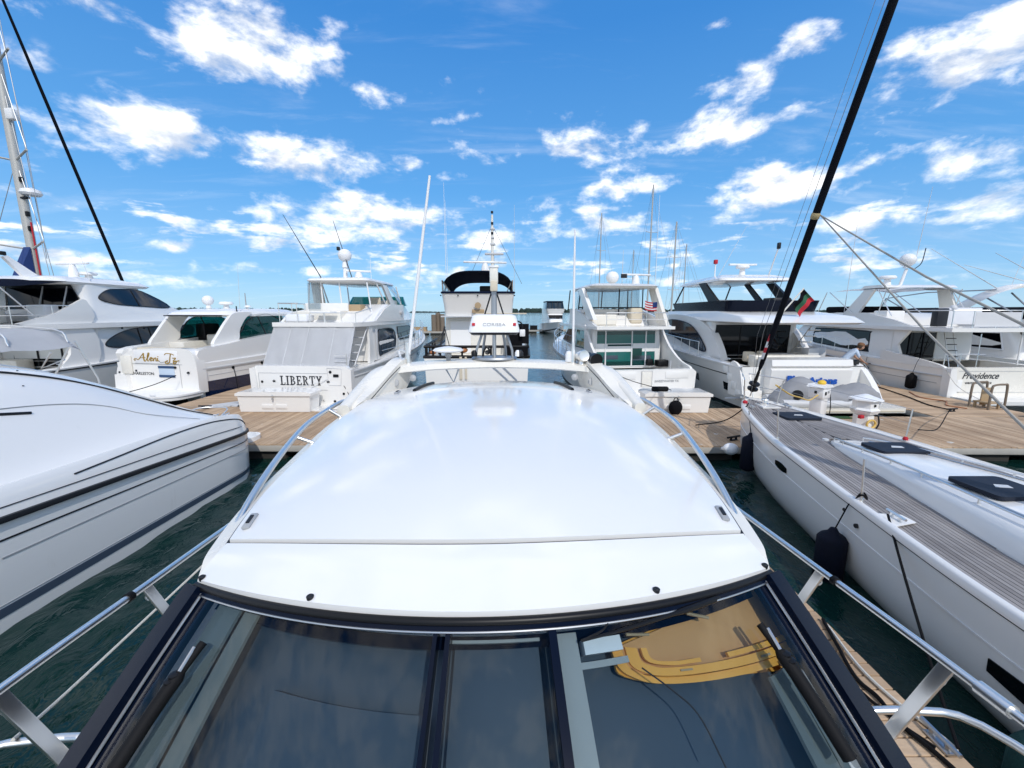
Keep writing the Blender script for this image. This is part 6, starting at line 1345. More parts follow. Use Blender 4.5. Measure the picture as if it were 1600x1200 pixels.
def black_bridge_yacht():
    T = thing('motor_yacht', 'white yacht with black flybridge band, arched dark side window and blue stern letters', 'boat', (10.95, 15.75, 0), R(1.0), GRP)
    H = Hull(17, 4.9, 1.75, 2.5, tw=.95, zc0=.0, zc1=1.3, rake=1.9, bp=2.3, hc=.86, fl=1.0)
    H.shell('hull', 'hull_grey', T); H.deck('foredeck', 'gelcoat', T, .20, .99, .0, .10); H.gunwale('gunwale', 'gelcoat', T, .0, .21, .30, .9); prism('cockpit_sole', [(-2.1, .1), (2.1, .1), (2.2, 3.6), (-2.2, 3.6)], 'z', .95, 1.02, 'beige', T)
    H.band('style_line', .24, .26, 'dark_trim', T, out=.012, t0=.02, t1=.8); H.band('boot_stripe', .92, 1.0, 'black', T, out=.012); H.band('rub_rail', .0, .03, 'white_paint', T, out=.04)
    for t in (.06, .24, .38):
        slab('hull_port', [H.pt(t+a, q, -1, 0) for a, q in ((0, .46), (.036, .44), (.036, .62), (0, .64))] if t != .38 else [H.pt(t+a, q, -1, 0) for a, q in ((0, .28), (.10, .22), (.08, .36), (0, .42))], .014, 'black_gloss', T, 0, .004, (-1, 0, 0)); 
    # stern: sculpted block with roll top, stairs to port
    prism('stern_garage', [(-.1, .75), (-.30, .8), (-.42, 1.68), (-.30, 1.76), (-.42, 1.84), (-.36, 2.06), (.5, 2.08), (.5, .75)], 'x', -1.45, 1.55, 'gelcoat', T, .04, 3)
    boxes('stern_step', [((-1.95, .9-.42*i*0-.36*(3-i)*.0-.34*(3-i)+.2, .72+.27*i), (.85, .36, .30)) for i in range(4)], 'gelcoat', T, .03); boxes('step_tread', [((-1.95, .9-.34*(3-i)+.2, .875+.27*i), (.66, .26, .012)) for i in range(4)], 'beige', T)
    box('starboard_gate', (1.95, .25, 1.55), (.7, .05, .9), 'black_gloss', T, .01); prism('starboard_quarter', spl([(-.9, .6), (-.5, 1.2), (.2, 1.8), (1.2, 1.9), (1.2, .6)], 3), 'x', 2.2, 2.42, 'gelcoat', T, .04); prism('port_quarter', spl([(-.25, .6), (-.1, 1.2), (.2, 1.78), (.8, 1.82), (.8, .6)], 3), 'x', -2.36, -2.28, 'gelcoat', T, .03)
    stern_letters(T, 'Pl', 'blue_text', -.72, -.425, 1.22, .36, bold=.02, sx=1.1); stern_letters(T, 'Arions', 'blue_text', .48, -.425, 1.18, .34, bold=.018, sx=1.15)
    prism('swim_platform', rrect(-2.4, 2.4, -1.95, -.1, .25), 'z', .44, .60, 'cream', T, .03, 3); box('platform_edge', (0, -1.95, .50), (4.4, .03, .06), 'beige', T, .01); boxes('platform_bracket', [((0, -.8, .15), (3.6, 1.9, .3))], 'black', T)
    # cockpit furniture
    box('cockpit_sofa', (-.2, .85, 1.85), (2.6, .5, .55), 'cream', T, .06, None, 3); box('cockpit_table', (-.1, 1.75, 2.05), (1.7, .7, .06), 'grp_grey', T, .02); boxes('cockpit_stool', [((-1.3, 1.4, 2.0), (.35, .35, .4)), ((-.8, 1.35, 2.05), (.3, .3, .35))], 'beige', T, .05); boxes('cockpit_chair', [((1.15, 1.3, 2.05), (.45, .4, .6)), ((1.6, 1.5, 2.1), (.4, .4, .55))], 'grp_grey', T, .04)
    lv = [(1.7, 3.3, 12.6, 1.98, 1.5, .3), (2.3, 3.3, 11.8, 1.98, 1.5, .3), (3.35, 3.2, 9.0, 1.92, 1.45, .3)]
    cabin('saloon', lv, 'gelcoat', T)
    o = awin('saloon_door', lv, [(-1.85, 1.75), (1.5, 1.75), (1.5, 3.2), (-1.8, 3.2)], 'dark_glass', T, 0, 'black', .03); tubes('door_bar', [[(x, 3.26, 1.75), (x, 3.2, 3.2)] for x in (-.7, .45)], .03, 'black', o)
    boxes('side_stair', [((1.72, 2.9-.22*i, 2.0+.26*i), (.42, .2, .05)) for i in range(5)], 'cream', T, .01); tubes('stair_rail', [[(1.5, 3.0, 2.0), (1.5, 1.9, 3.2)]], .02, 'chrome', T)
    ey = [(3.6, 2.02), (4.2, 2.6), (5.2, 3.1), (6.4, 3.32), (8.0, 3.36), (9.6, 3.1), (10.9, 2.72), (9.4, 2.55), (7.6, 2.50), (6.2, 2.28), (4.8, 2.08)]
    for sd_ in (-1, 1):
        pts = [Vector((sd_*(2.02-.03*max(0, y-8)), y, z)) for y, z in spl(ey, 5, True)]
        prism('side_fairing', spl([(2.2, 1.75), (2.6, 2.3), (3.4, 3.0), (4.6, 3.42), (6.4, 3.62), (8.4, 3.62), (10.4, 3.2), (12, 2.6), (11.5, 1.75)], 4), 'x', sd_*1.70, sd_*2.0, 'gelcoat', T, .06, 3)
        g_ = slab('side_window', pts, .014, 'blue_glass', T, 0, .0, (sd_, 0, 0)); q = [p+Vector((sd_*.015, 0, 0)) for p in pts]; tube('window_frame', q+[q[0]], .022, 'navy_frame', g_)
    dk = [(-2.05, -.1), (2.15, -.1), (2.3, .5), (2.2, 6.0), (1.7, 10.6), (-1.7, 10.6), (-2.2, 6.0), (-2.25, .5)]
    cabin('flybridge_deck', [(3.33, .0, 10.3, 2.15, 1.5, .5), (3.40, -.15, 10.6, 2.28, 1.6, .5), (3.62, .3, 10.5, 2.22, 1.6, .5), (3.82, 2.4, 10.0, 2.10, 1.5, .5)], 'gelcoat', T, k=6)
    loft('flybridge_band', [ring(3.70, 2.2, 9.2, 1.92, 1.35, .35), ring(4.26, 2.0, 9.6, 1.98, 1.4, .35), ring(4.26, 2.1, 9.5, 1.90, 1.33, .3), ring(3.75, 2.25, 9.1, 1.84, 1.3, .3)], 'navy_frame', T, True, (False, False))
    box('wet_bar', (-.6, 5.0, 4.0), (1.4, .7, .7), 'grp_grey', T, .04)
    tp = [(5.12, 3.5, 8.4, 1.3, 1.1, .3), (5.16, 3.3, 8.7, 1.72, 1.35, .35), (5.26, 3.35, 8.65, 1.71, 1.33, .35), (5.46, 4.1, 8.0, 1.25, 1.0, .3)]; cabin('hard_top', tp, 'gelcoat', T)
    for sd_ in (-1, 1):
        prism('top_leg', [(3.4, 4.2), (4.3, 4.2), (5.5, 5.15), (4.9, 5.15)], 'x', sd_*1.60, sd_*1.72, 'dark_trim', T, .02); tube('top_strut', [(sd_*1.42, 9.0, 4.2), (sd_*1.3, 8.2, 5.15)], .04, 'dark_trim', T)
    prism('top_leg', [(4.4, 4.2), (4.9, 4.2), (6.2, 5.15), (5.8, 5.15)], 'x', .9, 1.0, 'dark_trim', T, .02)
    box('fly_locker', (.9, 3.4, 4.1), (.8, .8, .6), 'dark_trim', T, .05)
    puck(T, (.0, 4.8, 5.80), .30, .15, .38); box('radar_bar', (0, 4.8, 5.98), (1.3, .14, .08), 'white_paint', T, .02); tube('lamp_post', [(-1.1, 5.2, 5.4), (-1.1, 5.2, 6.1)], .03, 'white_paint', T); box('lamp_head', (-1.1, 5.2, 6.15), (.16, .16, .2), 'cloth_red', T, .03); tube('camera_post', [(.9, 4.2, 5.4), (1.25, 4.2, 6.7)], .03, 'grp_grey', T); box('camera_head', (1.25, 4.2, 6.75), (.12, .16, .28), 'dark_trim', T, .03)
    whip(T, (-1.0, 5.0, 5.5), (.55, .1, 1), 2.6, .012, 'grp_grey')
    fs = tube('ensign_staff', [(-.80, .35, 3.75), (-.15, .25, 4.65)], .028, 'cream', T)
    for i, m in enumerate(('black_canvas', 'cloth_green', 'cloth_red')):
        v = []
        for k in range(9):
            t = k/8; 
            for e in (0, 1): w_ = (i+e)/3; v.append((-.15-.62*t*.55+.62*w_*.72-.12*t*w_, .23+.06*sin(k*1.1), 4.62-.62*t-.42*w_+.14*sin(t*3)*w_))
        fin(bmvf(v, [(2*k, 2*k+1, 2*k+3, 2*k+2) for k in range(8)]), 'ensign_stripe', m, fs)
    for sd_ in (-1, 1):
        b_ = H.sheer(sd_, .24, .96, 12, .02, -.08); t_ = [p+Vector((0, 0, .62)) for p in b_]; rail(T, t_, .017, base=b_)
    text('side_badge', 'S7', 'grp_grey', T, (-2.235, 4.6, 3.47), .16, (pi/2, 0, -pi/2), .002)
    cleat(T, (-2.2, 1.2, 1.9), pi/2)
    return T
black_bridge_yacht()

def providence():
    T = thing('motor_yacht', 'cream white aft cockpit yacht lettered Providence beside the broad right dock', 'boat', (19.85, 16.9, 0), 0, GRP)
    H = Hull(16.5, 4.6, 1.52, 2.5, tw=.97, zc0=.0, zc1=1.4, rake=1.8, bp=2.3, hc=.93)
    H.shell('hull', 'hull_white', T); H.deck('foredeck', 'gelcoat', T, .16, .99, .0, .08); H.gunwale('gunwale', 'gelcoat', T, .0, .18, .32, .8); prism('cockpit_sole', [(-2.0, .1), (2.0, .1), (2.1, 3.4), (-2.1, 3.4)], 'z', .75, .82, 'cream', T)
    H.band('rub_rail', .20, .235, 'grp_grey', T, out=.04); H.band('hull_groove', .42, .435, 'grey_plastic', T, out=.01, t0=.03, t1=.9); H.band('boot_stripe', .92, 1.0, 'navy_gel', T, out=.01)
    prism('transom', [(-2.28, .42), (-2.30, 1.50), (-2.1, 1.58), (2.1, 1.58), (2.30, 1.50), (2.28, .42)], 'y', -.10, .14, 'cream', T, .05, 3); tubes('transom_groove', [[(-1.9, -.105, 1.44), (.9, -.105, 1.44)], [(-2.0, -.105, .58), (1.0, -.105, .58)]], .008, 'grey_plastic', T)
    prism('quarter_post', [(-2.35, .3), (-2.34, 1.54), (-2.12, 1.56), (-1.95, .42)], 'y', -.22, .1, 'gelcoat', T, .05, 3); box('corner_locker', (-1.85, -.13, .85), (.22, .06, .5), 'gelcoat', T, .03)
    boxes('stern_stair', [((1.1+.3*i, -.2-.0*i, 1.32-.27*i), (.36, .3, .26)) for i in range(4)], 'gelcoat', T, .03); tube('stair_edge', [(.92, -.12, 1.66), (1.25, -.16, 1.50), (2.2, -.3, .62)], .06, 'gelcoat', T)
    stern_letters(T, 'Providence', 'black_text', -1.02, -.108, 1.14, .36, shear=.35, bold=.003, sx=.90); stern_letters(T, 'WINTER HAVEN TEX', 'black_text', -1.05, -.108, .92, .115, sx=1.0)
    prism('swim_platform', rrect(-2.2, 2.2, -1.3, -.05, .3), 'z', .30, .44, 'gelcoat', T, .04, 3)
    lv = [(1.5, 3.0, 12.0, 1.90, 1.4, .2), (2.3, 3.0, 11.2, 1.90, 1.4, .2), (3.0, 3.0, 10.2, 1.84, 1.35, .2)]
    cabin('saloon', lv, 'gelcoat', T)
    wn = [(4.5, 1.93), (4.55, 2.72), (4.8, 2.82), (8.4, 2.84), (8.85, 2.70), (8.8, 2.13), (8.4, 1.98), (4.8, 1.82)]
    for sd_ in (-1, 1): win('side_window', lv, sd_, spl(wn, 3, True), 'black_gloss', T, 0, 'dark_trim', .03)
    o = awin('saloon_door', lv, [(-1.75, 1.1), (.05, 1.1), (.05, 2.86), (-1.70, 2.86)], 'dark_glass', T, 0, 'cream', .03); tubes('door_bar', [[(x, 2.96, 1.1), (x, 2.96, 2.86)] for x in (-1.2, -.55)], .03, 'dark_trim', o)
    prism('wing_panel', [(3.0, 1.55), (3.0, 3.0), (2.2, 3.0), (2.75, 2.3), (2.4, 1.55)], 'x', -1.95, -1.83, 'gelcoat', T, .03)
    tubes('ladder_rail', [[(-.05, 2.0, 1.0), (-.15, 2.5, 3.0)], [(.35, 2.0, 1.0), (.25, 2.5, 3.0)]], .022, 'chrome', T); boxes('ladder_step', [((.12, 2.05+.07*i, 1.25+.27*i), (.40, .12, .03)) for i in range(6)], 'dark_trim', T)
    tubes('cockpit_rail', [[(-1.85, .6, 2.05), (-.2, .6, 2.05)], [(-1.85, .6, 1.55), (-1.85, .6, 2.05)], [(-1.2, .6, 1.55), (-1.2, .6, 2.1)], [(-.5, .6, 1.2), (-.5, .6, 2.9)]], .02, 'chrome', T); lathe('life_buoy', [(.0, -.05), (.08, -.05), (.10, 0), (.08, .05), (0, .05)], 'yellow', T, (-1.6, 2.9, 2.75), 14, (pi/2, 0, 0), (1.5, .9, 1))
    sweep = spl([(.1, 1.5), (.3, 1.62), (1.2, 1.78), (2.6, 1.95), (3.2, 2.0), (3.2, 1.5)], 3); prism('coaming_sweep', sweep, 'x', -2.26, -2.12, 'gelcoat', T, .04)
    dk = [(-2.0, .35), (2.0, .35), (2.12, 1.2), (2.05, 7.5), (1.5, 10.6), (-1.5, 10.6), (-2.05, 7.5), (-2.12, 1.2)]; prism('flybridge_deck', dk, 'z', 2.98, 3.14, 'gelcoat', T, .06, 3)
    tubes('deck_support', [[(x, .6, 1.6), (x, .6, 3.0)] for x in (1.2,)], .03, 'white_paint', T)
    loft('flybridge_coaming', [ring(3.12, 3.6, 10.2, 1.95, 1.35, .4), ring(3.5, 4.2, 9.8, 1.92, 1.32, .4), ring(3.75, 5.0, 9.4, 1.86, 1.25, .4)], 'gelcoat', T, True, (False, False)); prism('flybridge_wing', [(2.0, 3.12), (3.2, 3.45), (4.8, 3.75), (6, 3.75), (6, 3.12)], 'x', -1.96, -1.84, 'gelcoat', T, .03)
    box('bridge_cover', (-.3, 7.0, 3.9), (2.6, 2.2, .35), 'black_canvas', T, .12, None, 3); box('bridge_seat', (-1.1, 4.4, 3.5), (.9, .8, .7), 'gelcoat', T, .06); box('bridge_bulkhead', (.5, 2.6, 3.6), (1.6, .5, .75), 'light_canvas', T, .05); box('bridge_stairwell', (-.55, 2.4, 3.55), (.5, .3, .8), 'dark_trim', T, .03)
    r_ = tube('flybridge_rail', [(-2.0, 2.4, 3.85), (-1.9, .5, 3.85), (1.9, .5, 3.85), (2.0, 2.0, 3.85)], .02, 'chrome', T); tubes('rail_post', [[(x, .5, 3.85), (x, .5, 3.14)] for x in (-1.9, -1.05, -.1, .9, 1.9)], .017, 'chrome', r_); slab('rail_cloth', [(-1.0, .49, 3.2), (.85, .49, 3.2), (.85, .49, 3.78), (-1.0, .49, 3.78)], .012, 'light_canvas', r_)
    sphere('horn_dome', (.0, 2.4, 3.95), .14, 'grp_grey', T)
    v, f = [], []
    for i in range(7):
        for j in range(13): a, b = j/12, i/6; e = 2*a-1; v.append((e*1.85, 3.8+4.0*b, 4.88+.16*(1-abs(e)**2.5)-.06*abs(sin(b*pi*2))*.6+.04*b-.10*(i in (0, 6))))
    for i in range(6):
        for j in range(12): a = i*13+j; f.append((a, a+1, a+14, a+13))
    bm = bmvf(v, f); bmesh.ops.solidify(bm, geom=bm.faces[:], thickness=.05); fin(bm, 'bimini_canvas', 'white_canvas', T, 60)
    for sd_ in (-1, 1): prism('arch_leg', [(5.6, 3.5), (6.6, 3.5), (5.2, 4.9), (4.6, 4.9)] if sd_ < 0 else [(3.6, 3.2), (4.5, 3.2), (5.0, 4.9), (4.4, 4.9)], 'x', sd_*1.68, sd_*1.82, 'cream' if sd_ > 0 else 'gelcoat', T, .03)
    prism('arch_top', [(4.2, 4.96), (5.6, 4.96), (5.4, 5.1), (4.4, 5.1)], 'x', -1.7, 1.9, 'gelcoat', T, .03)
    tubes('bimini_frame', [[(s_*1.82, y1, 4.88), (s_*1.84, y0, 3.6)] for s_ in (-1, 1) for y0, y1 in ((5.6, 7.6), (8.4, 7.8), (4.2, 3.9), (3.4, 4.4))], .022, 'chrome', T)
    puck(T, (-.9, 5.0, 5.42), .36, .16, .35); tube('dome_post', [(-.4, 4.8, 5.1), (-.2, 4.8, 5.9)], .07, 'white_paint', T); dome(T, (-.2, 4.8, 6.3), .34, post=.1); tube('horn_antenna', spl([(.2, 4.8, 5.9), (.5, 4.8, 6.2), (.6, 4.8, 6.9)], 4), .02, 'dark_trim', T)
    whip(T, (.0, 4.6, 6.3), (.08, 0, 1), 3.4, .016, 'grp_grey'); whip(T, (-1.95, 6.2, 3.4), (.02, 0, 1), 5.6, .016, 'grp_grey')
    for sd_ in (-1, 1):
        b_ = H.sheer(sd_, .35, .97, 10, .02, -.06); t_ = [p+Vector((0, 0, .68)) for p in b_]; rail(T, t_, .017, base=b_)
    tube('boat_hook', [(-2.33, 6.8, 1.42), (-2.35, 3.6, 1.30)], .02, 'dark_trim', T)
    o = (19.85, 16.9)
    fender('black square fender against the Providence hull, further along', (17.50, 20.8, 1.15), (17.50, 20.8, .50), .17, 'fender_black', [(17.55, 20.8, 1.6)], group='black fenders beside Providence')
    fender('black square fender at the Providence stern quarter', (17.42, 18.2, 1.12), (17.42, 18.2, .48), .19, 'fender_black', [(17.45, 18.1, 1.65), (17.75, 17.9, 2.6)], group='black fenders beside Providence')
    return T
providence()

def far_right_yacht():
    T = thing('sport_yacht', 'white yacht with broad white radar arch and black cover at the right edge', 'boat', (25.6, 17.6, 0), R(3), GRP)
    H = Hull(16.5, 4.8, 1.6, 2.5, tw=.96, zc0=.0, zc1=1.4, rake=1.8); H.shell('hull', 'hull_white', T, 18, 6); H.deck('deck', 'gelcoat', T, .0, .99, .0, .08); H.band('rub_rail', .1, .14, 'grp_grey', T, out=.04)
    lv = [(1.6, 2.0, 12, 2.0, 1.5, .3), (2.3, 2.2, 11.2, 2.0, 1.5, .3), (3.02, 2.6, 10, 1.92, 1.4, .3)]; cabin('saloon', lv, 'gelcoat', T)
    for sd_ in (-1, 1): win('side_window', lv, sd_, [(2.7, 2.0), (2.95, 2.8), (5.1, 2.78), (5.6, 2.05)], 'black_gloss', T, 0, 'white_paint', .04); win('side_window', lv, sd_, [(6.2, 2.1), (6.0, 2.8), (8.2, 2.78), (8.0, 2.1)], 'black_gloss', T, 0, 'white_paint', .04)
    awin('saloon_door', lv, [(-1.6, 1.7), (1.6, 1.7), (1.55, 2.85), (-1.55, 2.85)], 'dark_glass', T)
    prism('flybridge_deck', [(-2.1, 1.0), (2.1, 1.0), (2.1, 8), (1.4, 10.6), (-1.4, 10.6), (-2.1, 8)], 'z', 3.0, 3.16, 'gelcoat', T, .05, 3)
    loft('flybridge_coaming', [ring(3.14, 1.4, 10.0, 2.02, 1.35, .4), ring(3.45, 1.3, 9.8, 2.05, 1.35, .4)], 'gelcoat', T, True, (True, False)); loft('bridge_cover', [ring(3.46, 1.5, 9.6, 1.98, 1.3, .4), ring(3.95, 2.2, 9.0, 1.9, 1.2, .5), ring(4.02, 2.8, 8.4, 1.5, 1.0, .5)], 'black_canvas', T, True, (True, True))
    pr = spl([(-2.08, 5.8, 3.3, .95), (-2.05, 4.7, 4.1, .85), (-1.9, 3.7, 4.72, .7), (-1.3, 3.2, 5.0, .55), (0, 3.1, 5.08, .5), (1.3, 3.2, 5.0, .55), (1.9, 3.7, 4.72, .7), (2.08, 5.8, 3.3, .95)], 5)
    loft('radar_arch', [[Vector((x+a*.09*(1 if abs(x) > 1.6 else 0), y+b*wd/2, z+a*.09)) for a, b in ((1, -.9), (1, .9), (.3, 1), (-1, .9), (-1, -.9), (.3, -1))] for x, y, z, wd in pr], 'gelcoat', T, True, (True, True), 45)
    tubes('bimini_frame', [[(-1.9, 3.5, 4.85), (-1.9, 6.8, 4.86), (-1.95, 9.2, 4.6), (-2.0, 9.5, 3.8)], [(-1.95, 9.2, 4.6), (-2.0, 7.4, 3.7)], [(-1.7, 4.2, 4.6), (-1.9, 2.4, 3.6)], [(-1.2, 3.4, 4.7), (-1.4, 2.2, 3.7)]], .035, 'steel_grey', T)
    box('folded_chair', (-.35, 2.6, 4.35), (.7, .5, .75), 'tan', T, .06, (.2, .1, .3)); box('chair_cover', (.1, 2.5, 4.2), (.5, .5, .6), 'sail_blue', T, .08); box('bridge_box', (1.0, 3.0, 4.6), (.9, .6, .8), 'black', T, .06)
    whip(T, (-1.6, 3.6, 4.85), (-1.35, .5, 1), 3.6, .022, 'grp_grey', 'outrigger'); whip(T, (-.3, 3.2, 5.1), (-1.9, .3, .55), 3.4, .022, 'grp_grey', 'outrigger'); whip(T, (-1.3, 3.4, 4.95), (.5, .2, 1), 3.6, .012, 'grp_grey'); whip(T, (1.9, 3.6, 4.8), (-1.5, .5, 1.0), 3.6, .022, 'grp_grey', 'outrigger')
    lathe('search_light', [(0, 0), (.1, 0), (.1, .15), (0, .18)], 'dark_trim', T, (-.5, 3.1, 5.1), 12); tubes('flybridge_rail', [[(-2.0, 1.2, 3.8), (2.0, 1.2, 3.8)]]+[[(x, 1.2, 3.16), (x, 1.2, 3.8)] for x in (-2.0, -1.1, 0, 1, 2)], .02, 'chrome', T)
    return T
far_right_yacht()

def distant_boat():
    T = thing('cabin_cruiser', 'small white cruiser moored bow first far out past the trawler', 'boat', (7.6, 74.5, 0), R(2))
    H = Hull(12, 4.4, 1.5, 2.1, tw=.95, rake=1.6, flip=9); H.shell('hull', 'hull_white', T, 18, 6); H.deck('deck', 'gelcoat', T); H.band('boot_stripe', .85, 1.0, 'black', T, out=.02)
    lv = [(1.8, -1.2, 7.5, 1.1, 1.7, .5), (2.6, -.4, 7.5, 1.2, 1.7, .4), (3.6, .6, 7.5, 1.4, 1.7, .4)]; cabin('cabin', lv, 'gelcoat', T)
    awin('windscreen', lv, [(-1.15, 2.55), (1.15, 2.55), (1.25, 3.2), (-1.25, 3.2)], 'black_gloss', T)
    cabin('flybridge', [(3.55, .4, 7, 1.5, 1.7, .4), (4.3, .2, 7, 1.65, 1.75, .4)], 'gelcoat', T); loft('enclosure', [ring(4.3, .5, 6.6, 1.55, 1.65, .3), ring(5.5, 1.2, 6.2, 1.4, 1.5, .3)], 'tint_glass', T, True, (False, False)); cabin('bimini', [(5.5, 1.0, 6.4, 1.55, 1.6, .3), (5.65, 1.2, 6.2, 1.4, 1.5, .3)], 'navy_canvas', T)
    tubes('enclosure_frame', [[(x, .5 if abs(x) < 1.5 else .6, 4.3), (x*.9, 1.2, 5.5)] for x in (-1.5, -.5, .5, 1.5)], .06, 'dark_trim', T)
    tubes('bow_rail', [[(s_*1.9, 3, 2.3), (s_*1.4, -1, 2.6), (s_*.3, -2.8, 2.7)] for s_ in (-1, 1)], .03, 'chrome', T)
distant_boat()

# sailing boats beyond, known by their masts
def mast_boat(label, x, y, L, top, rz, spread=.55, sail='navy_canvas', r=.11, group='sailing boats moored in the distance'):
    T = thing('sailboat', label, 'sailboat', (x, y, 0), rz, group)
    H = Hull(L, L*.29, .95, 1.25, tw=.75, rake=1.0, zc1=.4); H.shell('hull', 'hull_white', T, 16, 5); H.deck('deck', 'gelcoat', T); H.band('boot_stripe', .9, 1, 'navy_gel', T, out=.02)
    cabin('coachroof', [(.95, 3, L*.66, L*.09, L*.06, .3), (1.5, 3.4, L*.62, L*.08, L*.05, .3)], 'gelcoat', T)
    my = L*.58; m_ = tube('mast', [(0, my, 1.2), (0, my, top)], [r, r*.75], 'mast_alu', T, 10); tube('boom', [(0, my, 2.3), (0, 1.6, 2.5)], .09, 'alu', T, 8); tube('sail_bundle', [(0, my-.2, 2.6), (0, my-1, 2.75), (0, 1.9, 2.65)], [.13, .2, .12], sail, T, 10)
    st = [[(0, my, top), (0, L*.97, 1.3)], [(0, my, top), (0, .1, 1.1)]]
    hts = (.38, .68) if top > 14 else (.5,)
    for q in hts:
        z = 1.2+(top-1.2)*q; w_ = spread*L*.13; tube('spreader', [(-w_, my-.15, z+.08), (0, my, z), (w_, my-.15, z+.08)], .035, 'mast_alu', m_, 6)
    for s_ in (-1, 1):
        w_ = spread*L*.13; st += [[(0, my, top-.1)]+[(s_*w_, my-.15, 1.2+(top-1.2)*q) for q in hts[::-1]]+[(s_*L*.13, my-.2, 1.2)]]
    tubes('rigging', st, .014, 'wire', T, 5)
    return T
mast_boat('distant sailboat whose pair of masts stand left of the tinted door yacht top', 16.4, 63, 12, 19, .35)
mast_boat('distant sailboat with the tallest mast behind the tinted door yacht', 22.8, 56, 14, 21.5, .35, r=.13)
mast_boat('distant sailboat with the second mast right of the tallest one', 24.9, 53, 13, 15.8, .35, r=.13)
mast_boat('distant sailboat with the thin short mast nearest the black banded yacht', 28.4, 60, 11, 13.8, .35, r=.09)
mast_boat('distant sailboat with a mast just left of the tallest mast', 19.6, 58, 10, 12.6, .35, r=.08)

def left_sailboat():
    T = thing('sailing_yacht', 'sailing yacht at far left with beige mast, blue sail cover and furled dark jib', 'sailboat', (-24.9, 14.5, 0), R(-4))
    H = Hull(15.5, 4.4, 1.2, 1.6, tw=.75, rake=1.2, zc1=.5); H.shell('hull', 'hull_white', T, 16, 5); H.deck('deck', 'gelcoat', T); cabin('coachroof', [(1.2, 3, 10, 1.5, 1.0, .4), (1.9, 3.5, 9.4, 1.3, .9, .4)], 'gelcoat', T)
    mx, my, top = .0, 7.8, 20.5
    m_ = tube('mast', [(0, my, 1.6), (0, my, top)], [.21, .17], 'mast_alu', T, 14)
    for z in (6.9, 11.1, 15.4): tube('spreader', [(-1.45, my-.6, z+.25), (0, my, z), (1.30, my-.5, z+.30)], .05, 'mast_alu', m_, 6)
    st = []
    for s_ in (-1, 1): st += [[(0, my, top), (s_*1.0, my-.4, 15.7), (s_*1.25, my-.45, 11.4), (s_*1.35, my-.5, 7.2), (s_*2.0, my-.5, 1.6)], [(0, my, 15.4), (s_*1.25, my-.45, 11.4)], [(0, my, 11.1), (s_*1.35, my-.5, 7.2)], [(0, my, 15.0), (s_*2.0, my-.8, 1.6)]]
    st += [[(0, my, top), (0, .1, 1.5)], [(.1, my+.3, top-1), (.3, my+.35, 6.5)]]
    tubes('rigging', st, .016, 'wire', T, 5)
    a, b = Vector((-1.2, 14.6, 1.9)), Vector((0, my+.15, top-.2))
    tube('furled_jib', [a.lerp(b, t) for t in (.03, .05, .15, .4, .7, .97)], [.04, .07, .09, .085, .075, .05], 'sail_cover', T, 10)
    box('radar_box', (.42, my-.15, 13.1), (.4, .3, .5), 'white_paint', m_, .06); lathe('steaming_radar', [(0, 0), (.35, 0), (.42, .1), (.36, .26), (.1, .36), (0, .36)], 'white_paint', m_, (.62, my-.1, 9.45), 16); box('radar_bracket', (.25, my-.1, 9.35), (.4, .15, .1), 'dark_trim', m_, .02)
    for z in (7.9, 8.6, 10.2): box('mast_block', (.24, my-.1, z), (.12, .16, .24), 'black', m_, .03)
    tube('halyard_tail', [(.27, my-.05, 2.2), (.27, my-.05, 8.0)], .04, 'rope_grey', T, 8); tube('red_halyard', [(.33, my-.1, 2.2), (.33, my-.1, 8.2)], .035, 'cloth_red', T, 6)
    prism('sail_cover', [(my-.15, 2.2), (my-.2, 7.0), (my-.6, 6.2), (my-1.6, 3.9), (2.2, 3.0), (2.2, 2.5)], 'x', -.2, .18, 'sail_blue', T, .08, 3)
    tube('boom', [(0, my, 2.3), (0, 1.5, 2.6)], .12, 'alu', T)
    return T
left_sailboat()
